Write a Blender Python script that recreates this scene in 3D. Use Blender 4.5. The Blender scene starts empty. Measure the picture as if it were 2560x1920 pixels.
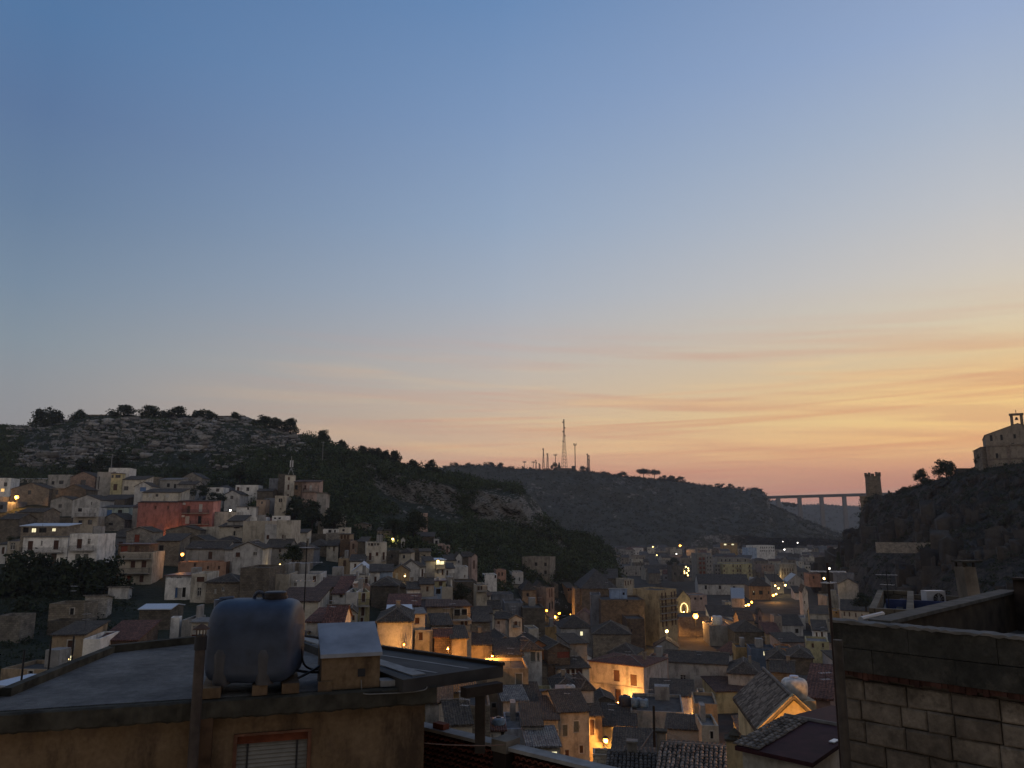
import bpy, math, random
import numpy as np
from mathutils import Vector
R = math.radians
random.seed(11)
S = bpy.context.scene
COL = S.collection

# ------------------------------------------------------------------ camera
F = 1280 / math.tan(R(33.5))          # focal length in photo pixels (2560 wide)
PIT = math.atan(340 / F)              # camera tilts up; horizon at photo row 1300
CP, SP = math.cos(PIT), math.sin(PIT)
cam = bpy.data.objects.new('camera', bpy.data.cameras.new('camera'))
COL.objects.link(cam)
cam.data.sensor_width = 36
cam.data.angle = R(67)
cam.data.clip_start = 0.1
cam.data.clip_end = 20000
cam.rotation_euler = (R(90) + PIT, 0, 0)
S.camera = cam

def ray(px, py):
    x = (px - 1280) / F; v = (960 - py) / F
    return Vector((x, CP - v * SP, SP + v * CP))
def P(px, py, Y):
    d = ray(px, py); return d * (Y / d.y)
def Q(px, py, z):
    d = ray(px, py); return d * (z / d.z)
TILES = {'A': (0, 980, 3.456), 'B': (560, 1080, 3.456), 'C': (1080, 1020, 3.456), 'D': (1600, 1000, 3.456),
         'F': (0, 1440, 3.456), 'G': (480, 1440, 3.456), 'H': (1040, 1440, 3.456), 'I': (1560, 1440, 3.457),
         'J': (1960, 1400, 3.19), 'E': (1960, 980, 3.687), '4': (1280, 1360, 6.9125), '5': (1560, 1340, 6.9125),
         '6': (1800, 1340, 6.9125), '8': (900, 1560, 3.3515), 'p': (0, 0, 1)}
def tp(t, x, y):
    a, b, s = TILES[t]; return a + x / s, b + y / s

# ------------------------------------------------------------------ mesh helpers
class MB:
    def __init__(s): s.v = []; s.f = []; s.m = []; s.mi = 0
    def quad(s, *p):
        n = len(s.v); s.v += [tuple(q) for q in p]; s.f.append(tuple(range(n, n + len(p)))); s.m.append(s.mi)
    def box(s, a, b, skip=''):
        x0, y0, z0 = a; x1, y1, z1 = b; n = len(s.v)
        s.v += [(x0, y0, z0), (x1, y0, z0), (x1, y1, z0), (x0, y1, z0), (x0, y0, z1), (x1, y0, z1), (x1, y1, z1), (x0, y1, z1)]
        fs = {'b': (0, 3, 2, 1), 't': (4, 5, 6, 7), 'f': (0, 1, 5, 4), 'r': (1, 2, 6, 5), 'k': (2, 3, 7, 6), 'l': (3, 0, 4, 7)}
        for k, f in fs.items():
            if k not in skip: s.f.append(tuple(n + i for i in f)); s.m.append(s.mi)
    def prism(s, poly, z0, z1, top=True, bot=True):      # poly counter-clockwise (x, y)
        n = len(s.v); k = len(poly)
        s.v += [(p[0], p[1], z0) for p in poly] + [(p[0], p[1], z1) for p in poly]
        for i in range(k):
            j = (i + 1) % k; s.f.append((n + i, n + j, n + k + j, n + k + i)); s.m.append(s.mi)
        if top: s.f.append(tuple(range(n + k, n + 2 * k))); s.m.append(s.mi)
        if bot: s.f.append(tuple(range(n + k - 1, n - 1, -1))); s.m.append(s.mi)
    def tube(s, pts, r, seg=6, cap=True):
        pts = [Vector(p) for p in pts]; rs = r if isinstance(r, (list, tuple)) else [r] * len(pts)
        n = len(s.v)
        for i, p in enumerate(pts):
            t = (pts[min(i + 1, len(pts) - 1)] - pts[max(i - 1, 0)]).normalized()
            a = t.cross(Vector((0, 0, 1)) if abs(t.z) < .9 else Vector((1, 0, 0))).normalized(); b = t.cross(a)
            for j in range(seg):
                w = 2 * math.pi * j / seg
                s.v.append(tuple(p + (a * math.cos(w) + b * math.sin(w)) * rs[i]))
        for i in range(len(pts) - 1):
            for j in range(seg):
                k = (j + 1) % seg
                s.f.append((n + i * seg + j, n + i * seg + k, n + (i + 1) * seg + k, n + (i + 1) * seg + j)); s.m.append(s.mi)
        if cap:
            s.f.append(tuple(range(n, n + seg))); s.m.append(s.mi)
            e = n + (len(pts) - 1) * seg; s.f.append(tuple(range(e + seg - 1, e - 1, -1))); s.m.append(s.mi)
    def bar(s, a, b, w): s.tube([a, b], w, 4)
    def lathe(s, prof, seg=16, c=(0, 0, 0)):             # prof: (r, z)
        n = len(s.v)
        for r, z in prof:
            for j in range(seg):
                w = 2 * math.pi * j / seg; s.v.append((c[0] + r * math.cos(w), c[1] + r * math.sin(w), c[2] + z))
        for i in range(len(prof) - 1):
            for j in range(seg):
                k = (j + 1) % seg
                s.f.append((n + i * seg + j, n + i * seg + k, n + (i + 1) * seg + k, n + (i + 1) * seg + j)); s.m.append(s.mi)
        s.f.append(tuple(range(n + seg - 1, n - 1, -1))); s.m.append(s.mi)
        e = n + (len(prof) - 1) * seg; s.f.append(tuple(range(e, e + seg))); s.m.append(s.mi)
    def build(s, name, mats, parent=None, col=None, loc=None, smooth=False):
        me = bpy.data.meshes.new(name); me.from_pydata(s.v, [], s.f)
        if not isinstance(mats, (list, tuple)): mats = [mats]
        for m in mats: me.materials.append(m)
        if len(mats) > 1: me.polygons.foreach_set('material_index', s.m)
        if smooth: me.polygons.foreach_set('use_smooth', [True] * len(me.polygons))
        me.update()
        o = bpy.data.objects.new(name, me); COL.objects.link(o)
        if parent is not None: o.parent = parent
        if col: o.color = (*col, 1)
        if loc is not None: o.location = loc
        return o

def np_mesh(name, v, quads, mat, smooth=False):
    me = bpy.data.meshes.new(name); v = np.asarray(v, np.float32); q = np.asarray(quads, np.int32)
    me.vertices.add(len(v)); me.vertices.foreach_set('co', v.ravel())
    k = q.shape[1]
    me.loops.add(q.size); me.loops.foreach_set('vertex_index', q.ravel())
    me.polygons.add(len(q)); me.polygons.foreach_set('loop_start', np.arange(0, q.size, k, dtype=np.int32))
    if smooth: me.polygons.foreach_set('use_smooth', np.ones(len(q), bool))
    me.materials.append(mat); me.update(calc_edges=True); me.validate()
    o = bpy.data.objects.new(name, me); COL.objects.link(o)
    return o
def empty(name, loc, rz=0, label=None, cat=None, group=None):
    o = bpy.data.objects.new(name, None); COL.objects.link(o); o.location = loc; o.rotation_euler = (0, 0, rz)
    o.empty_display_size = .2
    if label: tag(o, label, cat, group)
    return o
def tag(o, label, cat, group=None):
    o['label'] = label; o['category'] = cat
    if group: o['group'] = group
    return o
def kind(o, k): o['kind'] = k; return o
def copy_tree(o, parent=None):
    c = o.copy(); COL.objects.link(c); c.parent = parent
    for ch in list(o.children): copy_tree(ch, c)
    return c

# value noise
def _h(i, j, s):
    n = (i.astype(np.int64) * 374761393 + j.astype(np.int64) * 668265263 + s * 974711) & 0x7fffffff
    n = ((n ^ (n >> 13)) * 1274126177) & 0x7fffffff
    return ((n ^ (n >> 16)) & 0xffff) / 65535.0
def vn(x, y, s=0):
    x = np.asarray(x, float); y = np.asarray(y, float)
    i = np.floor(x); j = np.floor(y); u = x - i; v = y - j
    u = u * u * (3 - 2 * u); v = v * v * (3 - 2 * v)
    return (_h(i, j, s) * (1 - u) + _h(i + 1, j, s) * u) * (1 - v) + (_h(i, j + 1, s) * (1 - u) + _h(i + 1, j + 1, s) * u) * v
def fbm(x, y, s=0, o=5):
    r = 0; a = .5
    for k in range(o): r = r + a * (vn(x, y, s + k) - .5); x = np.asarray(x) * 2.03; y = np.asarray(y) * 2.03; a *= .5
    return r

# ------------------------------------------------------------------ materials
def srgb(*c):
    return tuple(((v / 255) / 12.92 if v / 255 <= .04045 else ((v / 255 + .055) / 1.055) ** 2.4) for v in c)
class NT:
    def __init__(s, nt): s.t = nt; s.n = nt.nodes; s.l = nt.links
    def add(s, ty, **kw):
        n = s.n.new(ty)
        for k, v in kw.items(): setattr(n, k, v)
        return n
    def put(s, sock, v):
        if isinstance(v, bpy.types.NodeSocket): s.l.new(v, sock)
        elif v is not None: sock.default_value = v
    def math(s, op, a, b=None, c=None, clamp=False):
        n = s.add('ShaderNodeMath', operation=op, use_clamp=clamp)
        s.put(n.inputs[0], a); s.put(n.inputs[1], b); s.put(n.inputs[2], c); return n.outputs[0]
    def mix(s, f, a, b, bt='MIX'):
        n = s.add('ShaderNodeMix', data_type='RGBA', blend_type=bt); n.clamp_factor = True
        s.put(n.inputs[0], f)
        for k, v in ((6, a), (7, b)):
            if isinstance(v, tuple) and len(v) == 3: v = (*v, 1)
            s.put(n.inputs[k], v)
        return n.outputs[2]
    def ramp(s, f, stops, interp='LINEAR'):
        n = s.add('ShaderNodeValToRGB'); e = n.color_ramp.elements; n.color_ramp.interpolation = interp
        while len(e) < len(stops): e.new(.5)
        for el, (p, c) in zip(e, stops):
            el.position = p; el.color = (*c, 1) if isinstance(c, tuple) else (c, c, c, 1)
        s.put(n.inputs[0], f); return n.outputs[0]
    def noise(s, vec, scale, detail=4, rough=.55):
        n = s.add('ShaderNodeTexNoise'); s.put(n.inputs['Vector'], vec)
        n.inputs['Scale'].default_value = scale; n.inputs['Detail'].default_value = detail; n.inputs['Roughness'].default_value = rough
        return n.outputs['Fac']
    def mapping(s, vec, sc, loc=(0, 0, 0)):
        n = s.add('ShaderNodeMapping'); s.put(n.inputs[0], vec); n.inputs['Scale'].default_value = sc; n.inputs['Location'].default_value = loc
        return n.outputs[0]
    def obj(s): return s.add('ShaderNodeTexCoord').outputs['Object']
    def info(s, k): return s.add('ShaderNodeObjectInfo').outputs[k]
    def bump(s, h, d, st=1):
        n = s.add('ShaderNodeBump'); s.put(n.inputs['Height'], h); n.inputs['Distance'].default_value = d; n.inputs['Strength'].default_value = st
        return n.outputs[0]
def newmat(name):
    m = bpy.data.materials.new(name); m.use_nodes = True; t = NT(m.node_tree)
    b = t.n['Principled BSDF']; b.inputs['Roughness'].default_value = .9
    b.inputs['Specular IOR Level'].default_value = .25
    return m, t, b
def seedvec(t):        # object coordinates shifted per object so no two repeat
    o = t.obj(); r = t.info('Random')
    n = t.add('ShaderNodeVectorMath', operation='ADD'); t.put(n.inputs[0], o)
    c = t.add('ShaderNodeCombineXYZ'); t.put(c.inputs[0], t.math('MULTIPLY', r, 91.)); t.put(c.inputs[1], t.math('MULTIPLY', r, 57.))
    t.put(n.inputs[1], c.outputs[0]); return n.outputs[0]
def flat_uv(t):        # (x + y, z) of box-like walls
    sp = t.add('ShaderNodeSeparateXYZ'); t.put(sp.inputs[0], t.obj())
    c = t.add('ShaderNodeCombineXYZ'); t.put(c.inputs[0], t.math('ADD', sp.outputs[0], sp.outputs[1])); t.put(c.inputs[1], sp.outputs[2])
    return c.outputs[0]
def M_plaster(name='plaster', stain=.55):
    m, t, b = newmat(name); v = seedvec(t)
    n1 = t.noise(v, .6, 7, .7); n2 = t.noise(t.mapping(v, (.75, .75, .24)), 1.0, 6, .68); n3 = t.noise(v, 5, 4)
    f = t.ramp(n1, [(.3, .62), (.55, 1.), (.75, 1.12)]); g = t.ramp(n2, [(.38, 1 - stain), (.50, 1.)]); k = t.ramp(n3, [(.3, .88), (.7, 1.06)])
    c = t.mix(1, t.info('Color'), f, 'MULTIPLY'); c = t.mix(.7, c, g, 'MULTIPLY'); c = t.mix(1, c, k, 'MULTIPLY')
    t.put(b.inputs['Base Color'], c); t.put(b.inputs['Normal'], t.bump(n3, .03, .6)); return m
def M_stone(name='rubble_stone', sc=1.0, rowh=.3, bw=.55):
    m, t, b = newmat(name); v = seedvec(t); uv = flat_uv(t)
    d = t.add('ShaderNodeVectorMath', operation='ADD'); t.put(d.inputs[0], uv)
    nn = t.add('ShaderNodeTexNoise'); t.put(nn.inputs['Vector'], v); nn.inputs['Scale'].default_value = 2.2; nn.inputs['Detail'].default_value = 3
    s2 = t.add('ShaderNodeVectorMath', operation='SCALE'); t.put(s2.inputs[0], nn.outputs['Color']); s2.inputs['Scale'].default_value = .22
    t.put(d.inputs[1], s2.outputs[0])
    br = t.add('ShaderNodeTexBrick'); t.put(br.inputs['Vector'], d.outputs[0]); br.inputs['Scale'].default_value = sc
    br.inputs['Row Height'].default_value = rowh; br.inputs['Brick Width'].default_value = bw; br.inputs['Mortar Size'].default_value = .025
    br.inputs['Mortar Smooth'].default_value = .4; br.inputs['Bias'].default_value = 0
    br.inputs['Color1'].default_value = (1.15, 1.1, 1.02, 1); br.inputs['Color2'].default_value = (.72, .7, .68, 1); br.inputs['Mortar'].default_value = (.5, .48, .46, 1)
    n1 = t.noise(v, .7, 6, .65); f = t.ramp(n1, [(.3, .5), (.6, 1.05)])
    c = t.mix(1, t.info('Color'), br.outputs['Color'], 'MULTIPLY'); c = t.mix(1, c, f, 'MULTIPLY')
    t.put(b.inputs['Base Color'], c)
    h = t.math('ADD', t.math('MULTIPLY', br.outputs['Fac'], -1.), t.noise(v, 6, 4)); t.put(b.inputs['Normal'], t.bump(h, .04, .8)); return m
def M_tile(name, axis):
    m, t, b = newmat(name); v = seedvec(t); sp = t.add('ShaderNodeSeparateXYZ'); t.put(sp.inputs[0], t.obj())
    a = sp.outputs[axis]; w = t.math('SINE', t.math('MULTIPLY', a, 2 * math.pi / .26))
    o = sp.outputs[1 - axis]; row = t.math('FRACT', t.math('MULTIPLY', o, 1 / .38))
    n1 = t.noise(v, .8, 6, .7); n2 = t.noise(v, 4.5, 3, .7)
    c = t.mix(1, t.info('Color'), t.ramp(n1, [(.3, (.5, .5, .52)), (.5, (1., 1., 1.)), (.72, (1.5, 1.42, 1.25))]), 'MULTIPLY')
    c = t.mix(1, c, t.ramp(n2, [(.33, .4), (.5, 1.), (.7, 2.3)]), 'MULTIPLY')
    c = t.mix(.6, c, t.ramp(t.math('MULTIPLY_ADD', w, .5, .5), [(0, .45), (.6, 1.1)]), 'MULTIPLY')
    t.put(b.inputs['Base Color'], c)
    h = t.math('ADD', t.math('MULTIPLY', w, .5), t.math('MULTIPLY', row, .4)); h = t.math('ADD', h, t.math('MULTIPLY', n2, .9))
    t.put(b.inputs['Normal'], t.bump(h, .07, 1)); return m
def M_simple(name, col=None, rough=.8, spec=.25, var=.3, scale=3., metal=0., bump=.01):
    m, t, b = newmat(name); v = seedvec(t); n = t.noise(v, scale, 4)
    base = t.info('Color') if col is None else (*col, 1)
    c = t.mix(1, base, t.ramp(n, [(.3, 1 - var), (.7, 1 + var * .6)]), 'MULTIPLY')
    t.put(b.inputs['Base Color'], c); b.inputs['Roughness'].default_value = rough; b.inputs['Specular IOR Level'].default_value = spec
    b.inputs['Metallic'].default_value = metal
    if bump: t.put(b.inputs['Normal'], t.bump(n, bump, .6))
    return m
def M_emit(name, col, st):
    m, t, b = newmat(name); b.inputs['Base Color'].default_value = (*col, 1)
    b.inputs['Emission Color'].default_value = (*col, 1); b.inputs['Emission Strength'].default_value = st; return m
def M_leaf(name, dark, light, sc=.5):
    m, t, b = newmat(name); g = t.add('ShaderNodeNewGeometry'); r = g.outputs['Random Per Island']
    n = t.noise(g.outputs['Position'], sc, 4, .6)
    f = t.math('ADD', t.math('MULTIPLY', r, .42), t.math('MULTIPLY', t.ramp(n, [(.38, 0.), (.64, 1.)]), .58))
    t.put(b.inputs['Base Color'], t.mix(f, dark, light)); b.inputs['Roughness'].default_value = .75
    b.inputs['Specular IOR Level'].default_value = .15; return m
def M_hill(name, rock, scrub, soil, thr=.5, zs=1.3, sc=.12, steep=.75):
    m, t, b = newmat(name); g = t.add('ShaderNodeNewGeometry'); p = g.outputs['Position']
    sp = t.add('ShaderNodeSeparateXYZ'); t.put(sp.inputs[0], g.outputs['True Normal'])
    st = t.math('SUBTRACT', 1., t.math('ABSOLUTE', sp.outputs[2]))                 # 0 flat .. 1 vertical
    a = t.noise(t.mapping(p, (1, 1, zs)), sc, 6, .68); c2 = t.noise(t.mapping(p, (1, 1, zs * 1.6)), sc * 4.2, 5, .65)
    big = t.noise(p, .012, 3)
    k = t.math('ADD', t.math('MULTIPLY', a, .55), t.math('MULTIPLY', c2, .45)); k = t.math('ADD', k, t.math('MULTIPLY', t.math('SUBTRACT', st, .35), steep * .35))
    k = t.math('ADD', k, t.math('MULTIPLY', t.math('SUBTRACT', big, .5), .35))
    f = t.ramp(k, [(thr - .05, 0.), (thr + .05, 1.)])
    rc = t.mix(1, rock, t.ramp(c2, [(.3, .55), (.65, 1.25)]), 'MULTIPLY'); sc_ = t.mix(a, scrub, soil)
    t.put(b.inputs['Base Color'], t.mix(f, sc_, rc)); t.put(b.inputs['Normal'], t.bump(t.math('ADD', k, c2), 1.2, .8)); return m

PLA = M_plaster(); PLC = M_plaster('limewash', .3); STO = M_stone(); BLK = M_stone('limestone_block', 1.0, .26, .5)
TLX = M_tile('clay_tiles', 0); TLY = M_tile('clay_tiles_across', 1)
CEM = M_simple('roof_cement', None, .9, .2, .45, 1.2); MET = M_simple('painted_metal', None, .5, .4, .15, 6)
WOOD = M_simple('painted_wood', None, .7, .2, .3, 7); IRON = M_simple('dark_iron', (.02, .02, .022), .6, .3, .2)
FRM = M_simple('window_frame', None, .7, .2, .2, 8)
GLS = M_simple('dark_glass', (.012, .013, .016), .15, .5, .1, 4, 0, 0)
LITY = M_emit('lit_window_warm', (1., .62, .22), .9); LITW = M_emit('lit_window_pale', (1., .9, .55), 1.)
BULO = M_emit('lamp_bulb_orange', (1., .40, .07), 6.5); BULW = M_emit('lamp_bulb_white', (1., .93, .8), 8.); BULY = M_emit('lamp_bulb_yellow', (1., .66, .22), 7.)
LEAF = M_leaf('leaves', (.008, .015, .008), (.060, .085, .034), .22); LEAFD = M_leaf('leaves_dark', (.010, .016, .009), (.036, .050, .024))
LEAFF = M_leaf('leaves_far', (.008, .012, .008), (.055, .06, .038), .05); BARK = M_simple('bark', (.035, .028, .022), .9, .1)
PLAST = M_simple('tank_plastic', None, .5, .4, .4, 3.2, 0, .006)
PIPE = M_simple('weathered_pipe', (.07, .055, .045), .7, .25, .4, 5)

# ------------------------------------------------------------------ sky, sun, haze
def make_world():
    w = bpy.data.worlds.new('World'); S.world = w; w.use_nodes = True; t = NT(w.node_tree)
    bg = t.n['Background']
    D = t.add('ShaderNodeTexCoord').outputs['Generated']; sp = t.add('ShaderNodeSeparateXYZ'); t.put(sp.inputs[0], D)
    el = t.math('MULTIPLY', t.math('ARCSINE', sp.outputs[2]), 180 / math.pi)
    az = t.math('MULTIPLY', t.math('ARCTAN2', sp.outputs[0], sp.outputs[1]), 180 / math.pi)
    def elev(px, py): return math.degrees(math.asin(ray(px, py).normalized().z))
    fe = t.math('DIVIDE', el, 90.)
    zen = srgb(66, 100, 150)
    def col(px, lst, below):
        st = [(0., srgb(*below))]
        for py, c in sorted(lst, key=lambda q: -q[0]): st.append((max(.001, elev(px, py)) / 90, srgb(*c)))
        st.append((.62, zen)); st.append((1., srgb(58, 90, 140)))
        return t.ramp(fe, st)
    L = col(30, SKY_L, (130, 128, 134)); C = col(1280, SKY_C, (196, 150, 132)); Rr = col(2530, SKY_R, (176, 130, 118))
    Bk = t.ramp(fe, [(0., srgb(180, 168, 160)), (.12, srgb(196, 183, 174)), (.35, srgb(176, 172, 170)), (.62, srgb(116, 130, 152)), (1., srgb(58, 90, 140))])
    def lin(a, b): return t.math('DIVIDE', t.math('SUBTRACT', az, a), b - a, clamp=True)
    def sm(a, b):
        n = t.add('ShaderNodeMapRange', interpolation_type='SMOOTHSTEP'); t.put(n.inputs[0], az); n.inputs[1].default_value = a; n.inputs[2].default_value = b; return n.outputs[0]
    c = t.mix(lin(-33, 0), L, C); c = t.mix(lin(-1, 33), c, Rr)
    c = t.mix(sm(-40, -120), c, Bk); c = t.mix(sm(75, 150), c, Bk)
    # thin streaks of evening cloud low over the sunset side
    def streak(sx, sy, sl, seed, lo, hi):
        cv = t.add('ShaderNodeCombineXYZ'); t.put(cv.inputs[0], t.math('MULTIPLY', az, sx))
        t.put(cv.inputs[1], t.math('MULTIPLY', t.math('ADD', el, t.math('MULTIPLY', az, sl)), sy)); cv.inputs[2].default_value = seed
        return t.ramp(t.noise(cv.outputs[0], 1., 5, .5), [(lo, 0.), (hi, 1.)])
    m1 = streak(.045, 1.0, .05, 1.3, .47, .66); m2 = streak(.04, 2.2, -.035, 7.7, .5, .68)
    def win(a, b, c_, d):
        u = t.add('ShaderNodeMapRange', interpolation_type='SMOOTHSTEP'); t.put(u.inputs[0], el); u.inputs[1].default_value = a; u.inputs[2].default_value = b
        v = t.add('ShaderNodeMapRange', interpolation_type='SMOOTHSTEP'); t.put(v.inputs[0], el); v.inputs[1].default_value = d; v.inputs[2].default_value = c_
        return t.math('MULTIPLY', u.outputs[0], v.outputs[0])
    side = t.math('MULTIPLY', sm(-30, 8), sm(110, 70))
    k1 = t.math('MULTIPLY', t.math('MULTIPLY', m1, win(.5, 3, 9, 16)), side); k2 = t.math('MULTIPLY', t.math('MULTIPLY', m2, win(.5, 2, 7, 11)), side)
    c = t.mix(t.math('MULTIPLY', k1, .42), c, srgb(208, 140, 118)); c = t.mix(t.math('MULTIPLY', k2, .38), c, srgb(214, 128, 104))
    m3 = streak(.06, .9, .02, 3.1, .5, .7); k3 = t.math('MULTIPLY', t.math('MULTIPLY', m3, win(2, 4, 9, 13)), side)
    c = t.mix(t.math('MULTIPLY', k3, .35), c, srgb(255, 214, 148))
    # a trace of the physical twilight sky under it
    sky = t.add('ShaderNodeTexSky', sky_type='NISHITA', sun_disc=False); sky.sun_elevation = R(.5); sky.sun_rotation = R(40)
    sk = t.add('ShaderNodeVectorMath', operation='SCALE'); t.put(sk.inputs[0], sky.outputs[0]); sk.inputs['Scale'].default_value = .004
    ad = t.add('ShaderNodeVectorMath', operation='ADD'); t.put(ad.inputs[0], c); t.put(ad.inputs[1], sk.outputs[0])
    t.put(bg.inputs[0], ad.outputs[0]); bg.inputs[1].default_value = 1.0
SKY_L = [(0, (82, 118, 161)), (250, (90, 118, 157)), (500, (103, 128, 158)), (700, (120, 140, 161)), (850, (135, 148, 159)), (960, (145, 149, 154)), (1100, (151, 148, 149)), (1280, (150, 143, 142))]
SKY_C = [(0, (104, 138, 182)), (300, (126, 152, 189)), (560, (147, 167, 193)), (740, (167, 177, 191)), (860, (185, 182, 182)), (960, (200, 187, 173)), (1060, (214, 186, 158)), (1130, (224, 184, 150)), (1200, (221, 167, 138)), (1285, (200, 152, 134))]
SKY_R = [(0, (150, 170, 203)), (250, (170, 183, 202)), (480, (192, 195, 200)), (640, (208, 202, 194)), (780, (222, 207, 179)), (880, (231, 202, 155)), (960, (248, 206, 138)), (1020, (255, 218, 142)), (1090, (252, 196, 128)), (1170, (226, 160, 124)), (1250, (186, 140, 128))]
make_world()
sl = bpy.data.lights.new('sun', 'SUN'); sl.energy = .12; sl.angle = R(30); sl.color = (1., .62, .38)
so = bpy.data.objects.new('sun', sl); COL.objects.link(so)
sd = Vector((math.sin(R(42)), math.cos(R(42)), math.tan(R(7)))).normalized()
so.rotation_euler = (-sd).to_track_quat('-Z', 'Y').to_euler()
S.view_settings.view_transform = 'Standard'; S.view_settings.look = 'None'; S.view_settings.exposure = 0; S.view_settings.gamma = 1
S.cycles.use_denoising = True
S.cycles.max_bounces = 6; S.cycles.diffuse_bounces = 3; S.cycles.glossy_bounces = 2; S.cycles.transparent_max_bounces = 8; S.cycles.volume_bounces = 0
S.cycles.caustics_reflective = False; S.cycles.caustics_refractive = False; S.cycles.sample_clamp_indirect = 4
hz = MB(); hz.box((-3600, -60, -50), (3600, 4200, 215))
hm = bpy.data.materials.new('evening_haze'); hm.use_nodes = True; ht = NT(hm.node_tree); ht.n.remove(ht.n['Principled BSDF'])
pv = ht.add('ShaderNodeVolumePrincipled'); pv.inputs['Color'].default_value = (.84, .87, .95, 1); pv.inputs['Density'].default_value = .00011; pv.inputs['Anisotropy'].default_value = .1
ht.put(ht.n['Material Output'].inputs['Volume'], pv.outputs[0])
kind(hz.build('haze', hm), 'stuff')
# ------------------------------------------------------------------ terrain: lofted hills on one ground sheet
class Loft:
    def __init__(s, curves):
        s.c = []
        for cv in curves:
            pts = []
            for q in cv:
                if q[0] == 'p': v = P(q[1], q[2], q[3]); pts.append((v.x / v.y, v.y, v.z))
                else: pts.append(((q[0] - 1280) / 1963.6, q[1], q[2]))
            pts.sort(); a = np.array(pts); s.c.append((a[:, 0], a[:, 1], a[:, 2]))
    def at(s, k):
        k = np.asarray(k, float)
        return (np.stack([np.interp(k, a[0], a[1]) for a in s.c]), np.stack([np.interp(k, a[0], a[2]) for a in s.c]))
    def height(s, x, y):
        x = np.atleast_1d(np.asarray(x, float)); y = np.atleast_1d(np.asarray(y, float)); D, Z = s.at(x / y)
        out = np.full(x.shape, -1e3)
        for i in range(len(s.c) - 1):
            m = (y >= D[i]) & (y <= D[i + 1]); f = (y - D[i]) / np.maximum(D[i + 1] - D[i], 1e-6)
            out = np.where(m, Z[i] + (Z[i + 1] - Z[i]) * f, out)
        return out
    def mesh(s, name, k0, k1, nk, ns, mat, amp, freq, amph=0, seed=0, damp=None):
        k = np.linspace(k0, k1, nk); D, Z = s.at(k); rd = []; rz = []; ra = []
        for i in range(len(s.c) - 1):
            n = ns[i]; a0 = 1 if damp is None else damp[i]; a1 = 1 if damp is None else damp[i + 1]
            for j in range(n + (i == len(s.c) - 2)):
                f = j / n; rd.append(D[i] + (D[i + 1] - D[i]) * f); rz.append(Z[i] + (Z[i + 1] - Z[i]) * f); ra.append(np.full(nk, a0 + (a1 - a0) * f))
        d = np.stack(rd); z = np.stack(rz); am = np.stack(ra); x = k[None, :] * d
        n1 = fbm(x * freq, (d + z) * freq, seed, 6); n2 = fbm((x + z * .7) * freq * 1.7, (d - z) * freq * 1.7, seed + 9, 5)
        z = z + n1 * amp * am; d2 = d + n2 * amph * am; x = k[None, :] * d2
        v = np.stack([x, d2, z], -1).reshape(-1, 3); m = d.shape[0]
        i, j = np.meshgrid(np.arange(m - 1), np.arange(nk - 1), indexing='ij'); q = (i * nk + j).ravel()
        s.v = v.reshape(m, nk, 3)
        return kind(np_mesh(name, v, np.stack([q, q + 1, q + nk + 1, q + nk], -1), mat), 'structure')

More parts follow.
